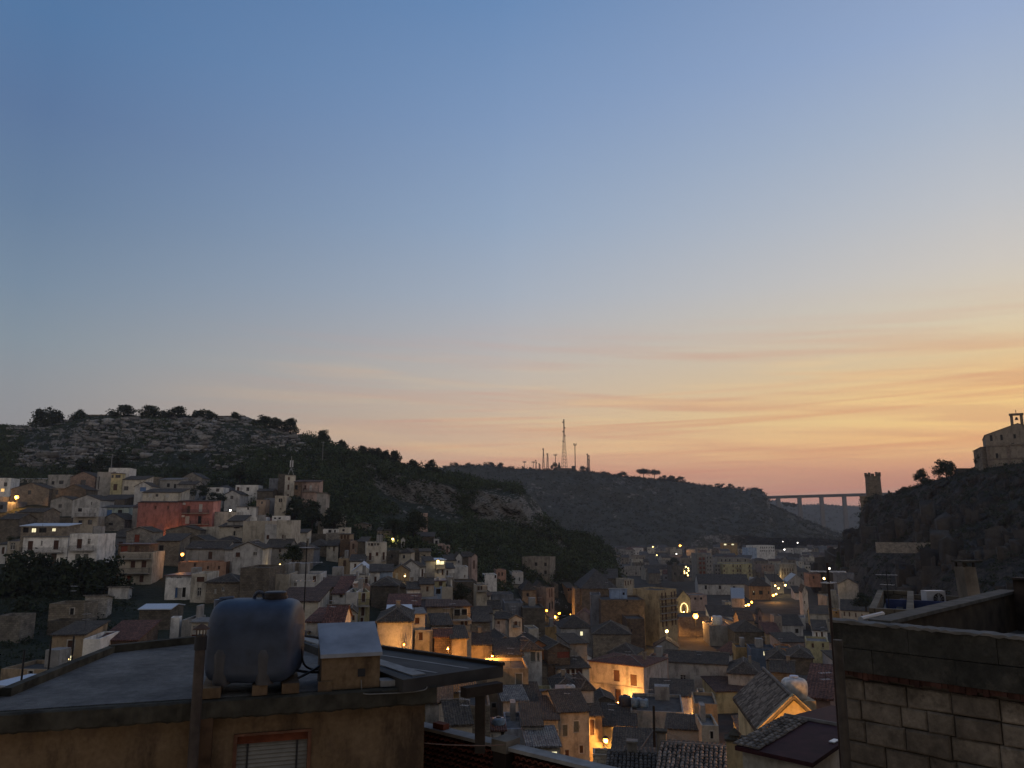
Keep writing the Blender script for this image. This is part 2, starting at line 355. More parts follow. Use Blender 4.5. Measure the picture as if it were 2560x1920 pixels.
COLS = [-1800, 0, 500, 900, 1300, 1800, 2560, 4400]
def row(d, zs): return [(c, d, z) for c, z in zip(COLS, zs)]
GROUND = Loft([row(1.2, [-9] * 8), row(20, [-12, -12, -12, -12.5, -12.5, -12, -11, -11]), row(50, [-17, -17, -18, -20, -22, -20, -16, -12]),
               row(105, [-22, -22, -23, -29, -37, -36, -30, -16]), row(200, [-24, -24, -28, -32, -38, -38, -36, -24]), row(400, [-40] * 4 + [-38.5, -38.5, -39, -40]),
               row(900, [-40] * 4 + [-39] * 4), row(2000, [-37] * 8), row(9000, [-30] * 8)])
C0 = [-900, 0, 300, 600, 800, 1000, 1150, 1300, 1400, 1540]
def rowl(d, zs): return [(c, d, z) for c, z in zip(C0, zs)]
def rowp(d, ps): return [('p', a, b, d) for a, b in ps]
LEFT = Loft([rowl(72, [-22, -22, -22, -22, -23.5, -27, -33, -40, -42, -43]), rowl(120, [-17.5, -17.5, -18, -17.5, -18, -21.5, -28.5, -37, -42, -43]),
             rowl(176, [-10, -11, -11.5, -12.5, -13, -16.5, -24.5, -34.5, -42, -43]), rowl(240, [-3.5, -3.5, -3, -4, -8, -11.5, -19, -30, -38.5, -43]),
             rowl(300, [11, 11, 11, 8, 2, -5, -14, -26, -36, -43]),
             rowp(335, [(-900, 1165), (0, 1168), (300, 1174), (600, 1176), (800, 1207), (1000, 1285), (1150, 1332), (1300, 1385), (1400, 1410), (1540, 1445)]),
             [('p', -900, 1120, 378), ('p', 0, 1100, 378), ('p', 300, 1105, 378), ('p', 600, 1112, 378), ('p', 800, 1152, 379), ('p', 930, 1215, 386), ('p', 1000, 1248, 388), ('p', 1100, 1276, 389), ('p', 1150, 1288, 390), ('p', 1300, 1322, 390), ('p', 1400, 1377, 387), ('p', 1540, 1430, 378)],
             rowp(394, [(-900, 1105), (0, 1082), (100, 1078), (200, 1062), (300, 1058), (600, 1075), (800, 1118), (950, 1172), (1000, 1187), (1100, 1206), (1150, 1226), (1250, 1238), (1300, 1250), (1345, 1293), (1372, 1325), (1400, 1350), (1450, 1370), (1500, 1398), (1540, 1425)]),
             rowp(430, [(-900, 1080), (-300, 1072), (0, 1067), (60, 1073), (110, 1075), (170, 1056), (210, 1041), (300, 1039), (420, 1043), (520, 1046), (600, 1051), (660, 1062), (700, 1074), (760, 1094), (800, 1108), (870, 1134), (950, 1152), (1020, 1168), (1100, 1186), (1150, 1192), (1196, 1206), (1240, 1213), (1282, 1216), (1326, 1238), (1349, 1264), (1364, 1300), (1392, 1325), (1427, 1337), (1485, 1347), (1514, 1372), (1540, 1420)]),
             [(c, 520, z) for c, z in zip([-900, 0, 600, 1000, 1300, 1540], [30, 42, 38, 14, -12, -42])],
             [(c, 700, -46) for c in (-900, 1540)]])
FARH = Loft([[(c, d, -39.5) for c, d in zip([700, 1300, 1560, 1800, 1950, 2080, 2140], [930, 930, 950, 1000, 1080, 1180, 1200])],
             rowp(1010, [(700, 1330), (1300, 1330), (1560, 1335), (1800, 1338), (1950, 1345), (2080, 1352), (2140, 1362)]),
             rowp(1120, [(700, 1250), (1300, 1250), (1560, 1262), (1800, 1285), (1900, 1292), (1950, 1318), (2005, 1325), (2080, 1345), (2140, 1356)]),
             rowp(1170, [(700, 1215), (1300, 1200), (1560, 1216), (1800, 1250), (1870, 1262), (1921, 1272), (1959, 1290), (2005, 1312), (2080, 1340), (2140, 1353)]),
             rowp(1220, [(700, 1184), (1000, 1182), (1100, 1172), (1140, 1167), (1200, 1165), (1300, 1171), (1400, 1176), (1480, 1184), (1560, 1193), (1650, 1199), (1720, 1208), (1800, 1220), (1840, 1224), (1862, 1229), (1880, 1224), (1901, 1227), (1918, 1240), (1925, 1264), (1959, 1278), (2005, 1298), (2048, 1315), (2075, 1332), (2140, 1350)]),
             [(c, 1500, z) for c, z in zip([700, 1560, 1900, 2140], [70, 50, 20, -41])], [(c, 1800, -45) for c in (700, 2140)]])
DIST = Loft([[(c, 1950, -38) for c in (1500, 2900)], rowp(2350, [(1500, 1280), (1900, 1290), (2050, 1295), (2250, 1298), (2900, 1290)]),
             rowp(2650, [(1500, 1246), (1880, 1252), (1940, 1251), (1960, 1257), (2000, 1263), (2060, 1262), (2100, 1264), (2170, 1267), (2240, 1268), (2300, 1262), (2900, 1245)]), [(c, 3600, -30) for c in (1500, 2900)]])
RIGHT = Loft([[(2040, 420, -40), (2085, 400, -39.5), (2140, 300, -38), (2300, 225, -34), (2560, 175, -25), (3300, 120, -16), (4200, 90, -10)],
              rowp(1, []) or [('p', 2042, 1442, 425), ('p', 2085, 1416, 412), ('p', 2120, 1405, 380), ('p', 2170, 1402, 340), ('p', 2300, 1398, 285), ('p', 2420, 1402, 250), ('p', 2560, 1405, 225), ('p', 3300, 1360, 170), ('p', 4200, 1340, 140)],
              [('p', 2044, 1440, 428), ('p', 2088, 1406, 424), ('p', 2122, 1368, 412), ('p', 2150, 1358, 400), ('p', 2180, 1350, 375), ('p', 2300, 1345, 310), ('p', 2420, 1330, 280), ('p', 2560, 1320, 250), ('p', 3300, 1250, 190), ('p', 4200, 1250, 160)],
              [('p', 2046, 1438, 430), ('p', 2090, 1403, 428), ('p', 2116, 1360, 424), ('p', 2124, 1340, 422), ('p', 2147, 1330, 418), ('p', 2152, 1292, 414), ('p', 2170, 1262, 408), ('p', 2260, 1248, 372), ('p', 2340, 1222, 345), ('p', 2440, 1196, 320), ('p', 2560, 1180, 295), ('p', 3300, 1130, 240), ('p', 4200, 1100, 200)],
              [('p', 2048, 1438, 440), ('p', 2092, 1402, 440), ('p', 2118, 1358, 438), ('p', 2126, 1337, 436), ('p', 2147, 1326, 432), ('p', 2150, 1285, 430), ('p', 2158, 1248, 428), ('p', 2204, 1240, 405), ('p', 2247, 1235, 392), ('p', 2280, 1220, 380), ('p', 2340, 1199, 365), ('p', 2400, 1184, 352), ('p', 2448, 1171, 345), ('p', 2475, 1166, 340), ('p', 2560, 1157, 330), ('p', 3300, 1080, 290), ('p', 4200, 1050, 240)],
              [(2048, 560, -45), (2160, 560, -20), (2560, 470, 18), (4200, 380, 20)], [(2048, 700, -48), (4200, 700, -48)]])
HILLL = M_hill('limestone_scrub', (.20, .195, .185), (.010, .016, .009), (.026, .035, .018), .555, 2.8, .16, 2.2)
HILLF = M_hill('far_scrub', (.16, .15, .14), (.016, .020, .014), (.050, .052, .036), .575, 1.2, .05)
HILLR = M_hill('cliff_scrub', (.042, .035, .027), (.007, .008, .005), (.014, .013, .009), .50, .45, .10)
GRD = M_simple('dark_ground', (.05, .046, .04), .95, .1, .4, .2)
GROUND.mesh('ground', -1.3, 1.7, 160, [6, 6, 8, 8, 8, 6, 4, 4], GRD, 1.0, .05, 0, 3, [0, .3, 1, 1, 1, 1, 1, 1, 1])
LEFT.mesh('hill', -1.1, .132, 640, [10, 12, 14, 16, 16, 28, 34, 30, 16, 6], HILLL, 3.8, .13, 8.5, 5, [.2, .4, .4, .4, .5, .9, 1.3, 1.2, .5, 1, 0])
FARH.mesh('hill', -.30, .437, 420, [16, 30, 26, 24, 10, 4], HILLF, 19., .024, 20, 21, [.2, .6, .9, .9, .35, .5, 0])
DIST.mesh('hill', .11, .82, 160, [18, 18, 6], HILLF, 10., .008, 10, 33, [.3, .8, .3, 0])
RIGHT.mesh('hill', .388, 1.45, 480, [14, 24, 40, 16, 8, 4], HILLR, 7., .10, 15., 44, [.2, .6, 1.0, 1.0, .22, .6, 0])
# unseen steep slope, added behind the camera to shade everything close by
bx, by = np.meshgrid(np.linspace(-150, 150, 61), np.linspace(-56, -2.2, 28), indexing='xy'); tt = -(by + 2.2)
bz = -4.5 + np.where(tt < 7, tt * 2.1, 14.7 + (tt - 7) * .85) + fbm(bx * .12, by * .12, 51, 5) * 4 * np.clip(tt / 5, 0, 1) - np.maximum(0, np.abs(bx) - 70) * .1
q_ = (np.arange(27)[:, None] * 61 + np.arange(60)[None, :]).ravel()
kind(np_mesh('hill', np.stack([bx, by, bz], -1).reshape(-1, 3), np.stack([q_, q_ + 1, q_ + 62, q_ + 61], -1), HILLR), 'structure')
def ground(x, y):
    return max(float(L.height(x, y)[0]) for L in (GROUND, LEFT, FARH, DIST, RIGHT))
# ------------------------------------------------------------------ houses
WALLC = dict(cream=(.49, .45, .375), white=(.70, .68, .64), grey=(.30, .285, .26), lgrey=(.46, .45, .43), stone=(.24, .21, .17), dstone=(.135, .12, .10), pink=(.34, .145, .125),
             rose=(.42, .31, .265), salmon=(.38, .235, .175), yellow=(.47, .42, .24), ochre=(.34, .23, .10), orange=(.42, .17, .07), blue=(.30, .38, .50), teal=(.36, .42, .38), tan=(.34, .26, .17), brown=(.17, .12, .085), beige=(.42, .375, .30), slate=(.17, .18, .2))
ROOFC = dict(T=(.060, .051, .041), R=(.105, .05, .038), B=(.075, .048, .038), F=(.16, .155, .148), D=(.065, .063, .06), W=(.42, .47, .54), G=(.26, .29, .32))
HOUSES = []                           # (root, px bbox, distance, reference phrase)
rng = random.Random(5)
def face_hit(A, u, k):                # length along u from A until X/Y == k
    return (k * A.y - A.x) / (u[0] - k * u[1])
def opening(root, kind_, x0, x1, z0, z1, y, detail, seed):
    w, h = x1 - x0, z1 - z0; m = MB()
    if kind_ in 'wLPv':
        m.quad((x0, y, z0), (x1, y, z0), (x1, y, z1), (x0, y, z1))
        o = m.build('window', {'L': LITY, 'P': LITW}.get(kind_, GLS), root)
        if detail > 0:
            f = MB(); t = .07
            f.box((x0, y - .06, z0), (x0 + t, y - .003, z1)); f.box((x1 - t, y - .06, z0), (x1, y - .003, z1))
            f.box((x0 + t, y - .06, z0), (x1 - t, y - .003, z0 + t)); f.box((x0 + t, y - .06, z1 - t), (x1 - t, y - .003, z1))
            xm = (x0 + x1) / 2; f.box((xm - t / 2, y - .055, z0 + t), (xm + t / 2, y - .003, z1 - t))
            if h > 1.1: zm = z0 + h * .66; f.box((x0 + t, y - .05, zm), (xm - t / 2, y - .003, zm + t)); f.box((xm + t / 2, y - .05, zm), (x1 - t, y - .003, zm + t))
            f.build('frame', FRM, o, (.5, .48, .44) if seed % 3 else (.13, .08, .05))
    elif kind_ in 'sghq':             # slatted shutters: brown, grey, white(h), blue(q)
        n = max(4, int(h / .16)) if detail > 0 else 1; xm = (x0 + x1) / 2
        for a, b in (((x0, xm - .015), (xm + .015, x1)) if w < 2.2 else ((x0, x1),)):
            for i in range(n):
                za = z0 + h * i / n; zb = z0 + h * (i + 1) / n
                m.quad((a, y - .02, za), (b, y - .02, za), (b, y - .07, zb), (a, y - .07, zb))
                m.quad((a, y - .07, zb), (b, y - .07, zb), (b, y - .02, zb), (a, y - .02, zb))
        m.quad((x0, y, z0), (x1, y, z0), (x1, y, z1), (x0, y, z1))
        m.build('shutter' if kind_ != 'g' else 'shutter', WOOD, root, {'s': (.10, .05, .035), 'g': (.16, .17, .155), 'h': (.45, .44, .42), 'q': (.10, .17, .32)}[kind_])
    else:                              # doors: d brown, r red, b blue, k black opening
        c = {'d': (.09, .05, .035), 'r': (.2, .05, .03), 'b': (.08, .16, .32), 'k': (.012, .012, .012)}[kind_]; xm = (x0 + x1) / 2
        m.quad((x0, y, z0), (x1, y, z0), (x1, y, z1), (x0, y, z1))
        if kind_ != 'k':
            m.box((x0 + .05, y - .05, z0 + .05), (xm - .02, y - .004, z1 - .05)); m.box((xm + .02, y - .05, z0 + .05), (x1 - .05, y - .004, z1 - .05))
        o = m.build('doorway' if kind_ == 'k' else 'door', WOOD, root, c)
        if kind_ != 'k' and detail > 1:
            hd = MB(); hd.box((xm + .05, y - .1, z0 + 1.), (xm + .09, y - .05, z0 + 1.12)); hd.build('handle', IRON, o)
    if detail > 0 and kind_ in 'wsghqLP' and z1 - z0 < 2.0:
        sl_ = MB(); sl_.box((x0 - .1, -.08, z0 - .09), (x1 + .1, .1, z0 - .004)); sl_.build('sill', CEM, root, (.36, .34, .3))
    if detail > 1:
        sr = MB(); t = .14
        sr.box((x0 - t, -.03, z0), (x0 - .003, .05, z1 + t)); sr.box((x1 + .003, -.03, z0), (x1 + t, .05, z1 + t)); sr.box((x0 - .003, -.03, z1 + .003), (x1 + .003, .05, z1 + t))
        sr.build('surround', CEM, root, (.42, .39, .34))
def balcony(root, x0, x1, z, out=.95, slab=(.3, .28, .25)):
    m = MB(); m.box((x0, -out, z - .16), (x1, -.003, z)); o = m.build('balcony', CEM, root, slab)
    r = MB(); t = .03
    for k in range(int((x1 - x0) / .16) + 1):
        x = min(x0 + .04 + k * .16, x1 - .04); r.box((x - .012, -out + .03, z), (x + .012, -out + .055, z + .95))
    for x in (x0 + .04, x1 - .04):
        for k in range(1, 5): r.box((x - .012, -out + .03 + k * .18, z), (x + .012, -out + .055 + k * .18, z + .95))
    r.box((x0, -out + .02, z + .95), (x1, -out + .07, z + 1.0)); r.box((x0, -out + .07, z + .95), (x0 + .05, -.01, z + 1.)); r.box((x1 - .05, -out + .07, z + .95), (x1, -.01, z + 1.))
    r.build('railing', IRON, o)
def roof_build(root, rf, w, dep, h, rise, rc, detail, tilt=0):
    m = MB(); e = .28; t = .16; mat = TLX; col = ROOFC[rc]
    if rf == 'flat':
        m.box((.22, .22, h - .62), (w - .22, dep - .22, h - .45)); mat = CEM
    elif rf == 'cap':                                                   # slab overhanging the walls
        m.box((-.25, -.25, h + .003), (w + .25, dep + .1, h + .17)); mat = CEM if rc in 'FDG' else MET
    elif rf in ('shed', 'shedb'):
        za, zb = (h, h + rise) if rf == 'shed' else (h + rise, h); s = (zb - za) / dep
        p = [(-e, -e, za - e * s), (w + e, -e, za - e * s), (w + e, dep + e, zb + e * s), (-e, dep + e, zb + e * s)]
        m.quad(*[(a, b, c + t + .004) for a, b, c in p]); m.quad(*[(a, b, c + .004) for a, b, c in p[::-1]])
        for i in range(4):
            a, b = p[i], p[(i + 1) % 4]; m.quad((a[0], a[1], a[2] + .004), (b[0], b[1], b[2] + .004), (b[0], b[1], b[2] + t + .004), (a[0], a[1], a[2] + t + .004))
        if rc in 'WG': mat = MET
    elif rf in ('gable', 'gablef'):
        if rf == 'gable': H_, L_, mp = dep / 2, w, (lambda a, l: (l, a)); mat = TLX
        else: H_, L_, mp = w / 2, dep, (lambda a, l: (a, l)); mat = TLY
        s = rise / H_
        for sg in (-1, 1):
            def pt(a, l, dz):
                u = H_ + sg * a; x, y = mp(u, l); return (x, y, h + rise - s * a + dz)
            q = [pt(0, -e * .6, 0), pt(H_ + e, -e * .6, 0), pt(H_ + e, L_ + e * .6, 0), pt(0, L_ + e * .6, 0)]
            up = [(a, b, c + t) for a, b, c in q]; dn = [(a, b, c + .004) for a, b, c in q]
            m.quad(*up); m.quad(*dn[::-1])
            for i in (0, 1, 2): m.quad(dn[i], dn[i + 1], up[i + 1], up[i])
        if rc in 'WG': mat = MET
    elif rf == 'hip':
        r = min(w, dep) / 2; a0 = (-e, -e); z0 = h - e * rise / r
        c = [(-e, -e, z0), (w + e, -e, z0), (w + e, dep + e, z0), (-e, dep + e, z0)]
        rd = [(r, dep / 2, h + rise), (w - r, dep / 2, h + rise)] if w >= dep else [(w / 2, r, h + rise), (w / 2, dep - r, h + rise)]
        lift = lambda q: [(x, y, z + t) for x, y, z in q]
        cu = lift(c); ru = lift(rd)
        if w >= dep:
            m.quad(cu[0], cu[1], ru[1], ru[0]); m.quad(cu[1], cu[2], ru[1]); m.quad(cu[2], cu[3], ru[0], ru[1]); m.quad(cu[3], cu[0], ru[0])
        else:
            m.quad(cu[0], cu[1], ru[0]); m.quad(cu[1], cu[2], ru[1], ru[0]); m.quad(cu[2], cu[3], ru[1]); m.quad(cu[3], cu[0], ru[0], ru[1])
        for i in range(4): m.quad(c[i], c[(i + 1) % 4], cu[(i + 1) % 4], cu[i])
        m.quad(*c[::-1])
    o = m.build('roof', mat, root, col)
    if detail > 0 and rf in ('gable', 'gablef', 'hip') and rc in 'TRB':
        c = MB(); rr = .11
        if rf == 'gable': c.tube([(-.3, dep / 2, h + rise + t + .02), (w + .3, dep / 2, h + rise + t + .02)], rr, 6)
        elif rf == 'gablef':
            c.tube([(w / 2, -.3, h + rise + t + .02), (w / 2, dep + .3, h + rise + t + .02)], rr, 6)
            for sg in (-1, 1): c.tube([(w / 2 + sg * .05, -.12, h + rise + t + .01), (w / 2 + sg * (w / 2 + .28), -.12, h - .28 * rise / (w / 2) + t + .02)], rr * .9, 6)
        else:
            c.tube([ru[0], ru[-1]], rr, 6)
            for a_, b_ in ((0, 0), (1, -1), (2, -1), (3, 0)): c.tube([tuple(cu[a_]), tuple(ru[b_])], rr * .9, 6)
        c.build('ridge_cap', CEM, o, (.15, .135, .115))
    if detail > 0 and rf in ('gable', 'hip') and rng.random() < .35:
        ch = MB(); x = w * rng.uniform(.2, .8); ch.box((x, dep * .45, h + .2), (x + .55, dep * .45 + .5, h + rise + .9)); ch.box((x - .06, dep * .45 - .06, h + rise + .9), (x + .61, dep * .45 + .56, h + rise + 1.0))
        ch.build('chimney', PLA, o, (.22, .2, .17))
    if detail > 0 and rf == 'flat' and rng.random() < .5:
        ch = MB(); x = w * rng.uniform(.1, .7); d_ = min(2.2, dep * .4); ch.box((x, dep - d_ - .3, h - .45), (x + min(2.4, w * .3), dep - .3, h + 1.6))
        ch.build('stair_head', PLA, root, tuple(c * .6 for c in WALLC['lgrey']))
    return o
SIDE = {}
def H(t, x0, x1, yt, yb, d, wall, roof, rc, label, wins='', yaw=0, dep=8, rise=1.2, into=None, ref=None, name='house', group=None, ext=None, side='', stone=None, cat='house', balc=(), part='wing', det=None):
    """front face given by its picture corners in zoom tile t and the distance d of its left corner; wins: 'kind x0 y0 x1 y1;...' in tile pixels"""
    X0, YT = tp(t, x0, yt); X1, YB = tp(t, x1, yb)
    A = P(X0, YB, d); top = P(X0, YT, d); u = (math.cos(R(yaw)), math.sin(R(yaw)))
    Bk = ray(X1, YB); w = face_hit(A, u, Bk.x / Bk.y); h = top.z - A.z
    w = max(w, 1.2)
    nx, ny = -u[1], u[0]
    if A.z < -14 and d < 185: rise *= .55
    gs = [ground(A.x + u[0] * a + nx * b, A.y + u[1] * a + ny * b) for a in (0, w) for b in (0, dep)]
    down = max(1.0, A.z - min(gs) + .6) if ext is None else ext
    down = min(down, 26)
    if into is None:
        root = empty(name, A, R(yaw), label, cat, group or 'houses of the hill town')
    else:
        root = empty(part, (0, 0, 0)); root.parent = into; root.rotation_euler = (0, 0, R(yaw) - into.rotation_euler.z)
        c, s_ = math.cos(-into.rotation_euler.z), math.sin(-into.rotation_euler.z); dx, dy, dz = A - into.location
        root.location = (c * dx - s_ * dy, s_ * dx + c * dy, dz)
    detail = (2 if d < 135 else 1 if d < 215 else 0) if det is None else det
    ops = []
    for q in filter(None, wins.split(';')):
        k, a, b, c_, e = q.split(); a, b, c_, e = map(float, (a, b, c_, e))
        f0, f1 = (a - x0) / (x1 - x0), (c_ - x0) / (x1 - x0); z1 = (yb - b) / (yb - yt) * h; z0 = (yb - e) / (yb - yt) * h
        f0, f1 = max(f0, .02), min(f1, .98)
        if f1 - f0 > .01: ops.append((k, f0 * w, f1 * w, max(z0, -down + .1), min(z1, h - .12)))
    so_ = []
    for q in filter(None, side.split(';')):     # openings in the right-hand wall: kind y0 y1 z0 z1 in metres
        k, *r = q.split(); so_.append((k, *map(float, r)))
    ztop = h
    m = MB(); wm = (STO if (stone if stone is not None else wall in ('stone', 'dstone', 'brown')) else PLA)
    def wallgrid(L, hs, fn):
        xs = sorted({0, L, *[v for o in hs for v in o[1:3]]}); zs = sorted({-down, ztop, *[v for o in hs for v in o[3:5]]})
        for i in range(len(xs) - 1):
            for j in range(len(zs) - 1):
                cx, cz = (xs[i] + xs[i + 1]) / 2, (zs[j] + zs[j + 1]) / 2
                if any(o[1] < cx < o[2] and o[3] < cz < o[4] for o in hs): continue
                m.quad(fn(xs[i], 0, zs[j]), fn(xs[i + 1], 0, zs[j]), fn(xs[i + 1], 0, zs[j + 1]), fn(xs[i], 0, zs[j + 1]))
        for k, a, b, c_, e in hs:
            y = .18
            m.quad(fn(a, 0, c_), fn(a, y, c_), fn(a, y, e), fn(a, 0, e)); m.quad(fn(b, y, c_), fn(b, 0, c_), fn(b, 0, e), fn(b, y, e))
            m.quad(fn(a, 0, c_), fn(b, 0, c_), fn(b, y, c_), fn(a, y, c_)); m.quad(fn(a, y, e), fn(b, y, e), fn(b, 0, e), fn(a, 0, e))
    wallgrid(w, ops, lambda a, y, z: (a, y, z))
    wallgrid(dep, so_, lambda a, y, z: (w - y, a, z))
    m.quad((0, dep, -down), (0, 0, -down), (0, 0, h), (0, dep, h)); m.quad((w, dep, -down), (0, dep, -down), (0, dep, h), (w, dep, h))
    if roof == 'gable':
        m.quad((0, dep, h), (0, 0, h), (0, dep / 2, h + rise)); m.quad((w, 0, h), (w, dep, h), (w, dep / 2, h + rise))
    elif roof == 'gablef':
        m.quad((0, 0, h), (w, 0, h), (w / 2, 0, h + rise)); m.quad((w, dep, h), (0, dep, h), (w / 2, dep, h + rise))
    elif roof == 'shed':
        m.quad((0, dep, h), (0, 0, h), (0, dep, h + rise)); m.quad((w, 0, h), (w, dep, h), (w, dep, h + rise)); m.quad((w, dep, h), (0, dep, h), (0, dep, h + rise), (w, dep, h + rise))
    elif roof == 'shedb':
        m.quad((0, dep, h), (0, 0, h), (0, 0, h + rise)); m.quad((w, 0, h), (w, dep, h), (w, 0, h + rise)); m.quad((0, 0, h), (w, 0, h), (w, 0, h + rise), (0, 0, h + rise))
    elif roof == 'flat':                                               # parapet: inner faces and top
        t_ = .2
        m.quad((t_, t_, h - .5), (w - t_, t_, h - .5), (w - t_, t_, h), (t_, t_, h)); m.quad((t_, dep - t_, h), (w - t_, dep - t_, h), (w - t_, dep - t_, h - .5), (t_, dep - t_, h - .5))
        m.quad((t_, t_, h), (t_, dep - t_, h), (t_, dep - t_, h - .5), (t_, t_, h - .5)); m.quad((w - t_, t_, h - .5), (w - t_, dep - t_, h - .5), (w - t_, dep - t_, h), (w - t_, t_, h))
        for a, b, c_, e in ((0, 0, w, t_), (0, dep - t_, w, dep), (0, t_, t_, dep - t_), (w - t_, t_, w, dep - t_)): m.quad((a, b, h), (c_, b, h), (c_, e, h), (a, e, h))
    col = WALLC[wall] if isinstance(wall, str) else wall
    v = rng.uniform(.9, 1.1)
    m.build('wall', wm, root, tuple(c * v for c in col))
    rt = 'roof'
    roof_build(root, roof, w, dep, h, rise, rc, detail)
    for i, (k, a, b, c_, e) in enumerate(ops): opening(root, k, a, b, c_, e, .18, detail, i + len(label or ''))
    if so_:
        sd_ = empty('side_wall', (w, 0, 0), R(90)); sd_.parent = root
        for i, (k, a, b, c_, e) in enumerate(so_): opening(sd_, k, a, b, c_, e, .18, min(detail, 1), i)
    for a, yy, b in balc:
        balcony(root, max(0., (a - x0) / (x1 - x0) * w), min(w, (b - x0) / (x1 - x0) * w), (yb - yy) / (yb - yt) * h)
    if into is None:
        HOUSES.append((root, (X0, min(YT, YB) - (0 if roof in ('flat', 'cap') else 4), X1, YB), d, ref, (A.x + u[0] * w / 2 + nx * dep / 2, A.y + u[1] * w / 2 + ny * dep / 2, max(w, dep) * .62)))
    root['_w'] = w; root['_h'] = h
    return root
# --- left hillside, upper rows
H('A', -40, 78, 742, 915, 288, 'white', 'flat', 'F', 'white house cut by the picture edge above the leftmost orange street lamp', 'L 0 835 30 860;w 20 780 50 815', 12)
H('A', 80, 410, 840, 1000, 275, 'stone', 'gablef', 'T', 'broad brown stone house with very low gable right of the leftmost orange lamp', 'w 225 850 255 885', 4, 9, 2.2, stone=True)
H('A', 170, 400, 750, 800, 312, 'grey', 'cap', 'W', 'low grey hut under a pale sheet roof at the left end of the top row', 'k 200 762 230 792')
H('A', 405, 600, 715, 830, 304, 'grey', 'flat', 'D', 'grey flat roofed house in the top row left of the round gabled barn', 'w 505 765 545 795;k 440 770 465 800', -4)
H('A', 600, 815, 735, 845, 296, (.30, .22, .18), 'gablef', 'T', 'pinkish stone barn with a rounded gable below the dark hill bushes', 'w 690 760 735 845', 0, 10, 2.0, stone=True)
r_ = H('A', 825, 950, 690, 880, 290, 'grey', 'flat', 'D', 'tall stepped white and grey house topping the village under the rocky hill', 'w 840 730 850 840', 6, 9, ref='stepped white house under the hill')
H('A', 935, 1115, 655, 725, 296, 'white', 'flat', 'F', '', 'w 965 690 1000 712', 6, 7, into=r_, part='upper_storey'); H('A', 950, 1045, 705, 862, 286, 'yellow', 'cap', 'D', '', 'w 945 715 970 742;w 985 715 1030 742;d 975 795 1010 850', 6, 3, into=r_, part='bay')
H('A', 1046, 1245, 758, 885, 287, 'cream', 'shed', 'T', 'cream house with dark lean-to roof right of the stepped white house', 'w 1065 815 1105 850', 2, 7, 1.6)
H('A', 1255, 1370, 735, 800, 302, 'stone', 'flat', 'D', 'small stone house with flat roof behind the blue window gable', '', 0, 6)
H('A', 1160, 1300, 815, 890, 268, 'lgrey', 'gablef', 'T', 'small grey gabled house with one large blue window', 'q 1205 822 1258 858', 5, 8, 1.5)
H('A', 1560, 1745, 745, 800, 308, 'grey', 'gablef', 'D', 'lonely grey stone barn with rounded gable at the top right of the village', 'k 1640 765 1660 790', 0, 8, 2.2, stone=True)
H('A', 1375, 1560, 760, 830, 298, 'grey', 'shed', 'F', 'low grey house with a pale flat porch at the foot of the rocky hill', 'w 1440 790 1465 822;k 1500 795 1520 830', 0, 7, 1.)
H('A', 420, 560, 830, 905, 278, 'stone', 'flat', 'D', 'narrow stone house with a tall dark slot window in the second row', 'w 480 845 498 885', 0, 6)
H('A', 530, 735, 845, 910, 272, 'dstone', 'gablef', 'T', 'dark brown stone barn with rounded gable behind two joined gables', '', 0, 8, 1.8)
H('A', 430, 620, 935, 1030, 258, 'grey', 'gablef', 'T', 'grey gabled house, left one of two joined gables', 'w 500 970 530 1000', 0, 8, 1.3)
H('A', 622, 860, 935, 1020, 256, 'lgrey', 'gablef', 'T', 'wide grey gabled house, right one of two joined gables', 'w 780 950 790 975', 0, 9, 1.7)
H('A', 370, 615, 1085, 1200, 244, 'dstone', 'flat', 'D', 'dark stone terrace house full of plants beside the tall pale block', '', 0, 6)
H('A', 620, 832, 1075, 1225, 232, 'beige', 'flat', 'F', 'tall pale narrow house with two dark square windows in its lower storey', 'w 666 1108 702 1146;w 748 1104 786 1146', 6, 9, ref='tall pale narrow house', balc=((640, 1075, 815),))
H('A', 640, 850, 1000, 1075, 235, 'lgrey', 'flat', 'D', 'grey setback house with one black window behind a roof terrace', 'w 668 1002 704 1034', 6, 6)
H('A', 878, 1108, 1000, 1090, 248, 'teal', 'shed', 'D', 'pale teal house with blue door left of the big pink house', 'b 918 1018 962 1088;k 1012 1018 1050 1088', 3, 6, .8)
H('A', 860, 1068, 1105, 1215, 238, 'grey', 'gablef', 'T', 'rounded grey stone barn below the teal house', 'w 930 1130 968 1152', 0, 9, 2.0, stone=True)
pk = H('A', 1520, 1825, 945, 1230, 234, 'pink', 'shed', 'B', 'large deep pink house with two balconies and a plain pink wing', 'd 1600 985 1628 1044;h 1702 968 1732 1036;h 1590 1072 1626 1138;w 1700 1070 1730 1138;k 1660 1180 1690 1225', 8, 10, .5, ref='big pink house', balc=((1555, 1046, 1795), (1640, 1142, 1800)))
H('A', 1170, 1518, 955, 1255, 232, 'pink', 'shed', 'B', '', 's 1315 985 1332 1012;s 1426 985 1440 1014', -4, 10, .5, into=pk)
for yy in (955, 1062): 
    ac = MB(); ac.box((1.25, -.42, (1230 - yy - 20) / 285 * pk['_h']), (2.1, -.02, (1230 - yy - 20) / 285 * pk['_h'] + .62)); ac.build('air_conditioner', MET, pk, (.5, .5, .5))
H('A', 1230, 1560, 868, 930, 262, 'cream', 'shed', 'T', 'long low cream house with white doors just behind the big pink house', 'h 1280 875 1310 908;h 1425 875 1460 910;w 1340 880 1365 905', 0, 7, 1.4)
H('A', 1530, 1690, 800, 860, 285, 'grey', 'gable', 'T', 'small grey house with a pale front step above the cream row', '', 0, 7, 1.2)
H('A', 1780, 1925, 825, 890, 280, 'white', 'flat', 'F', 'small white house with one window among bushes right of the pink house', 'w 1863 833 1893 862', 0, 6)
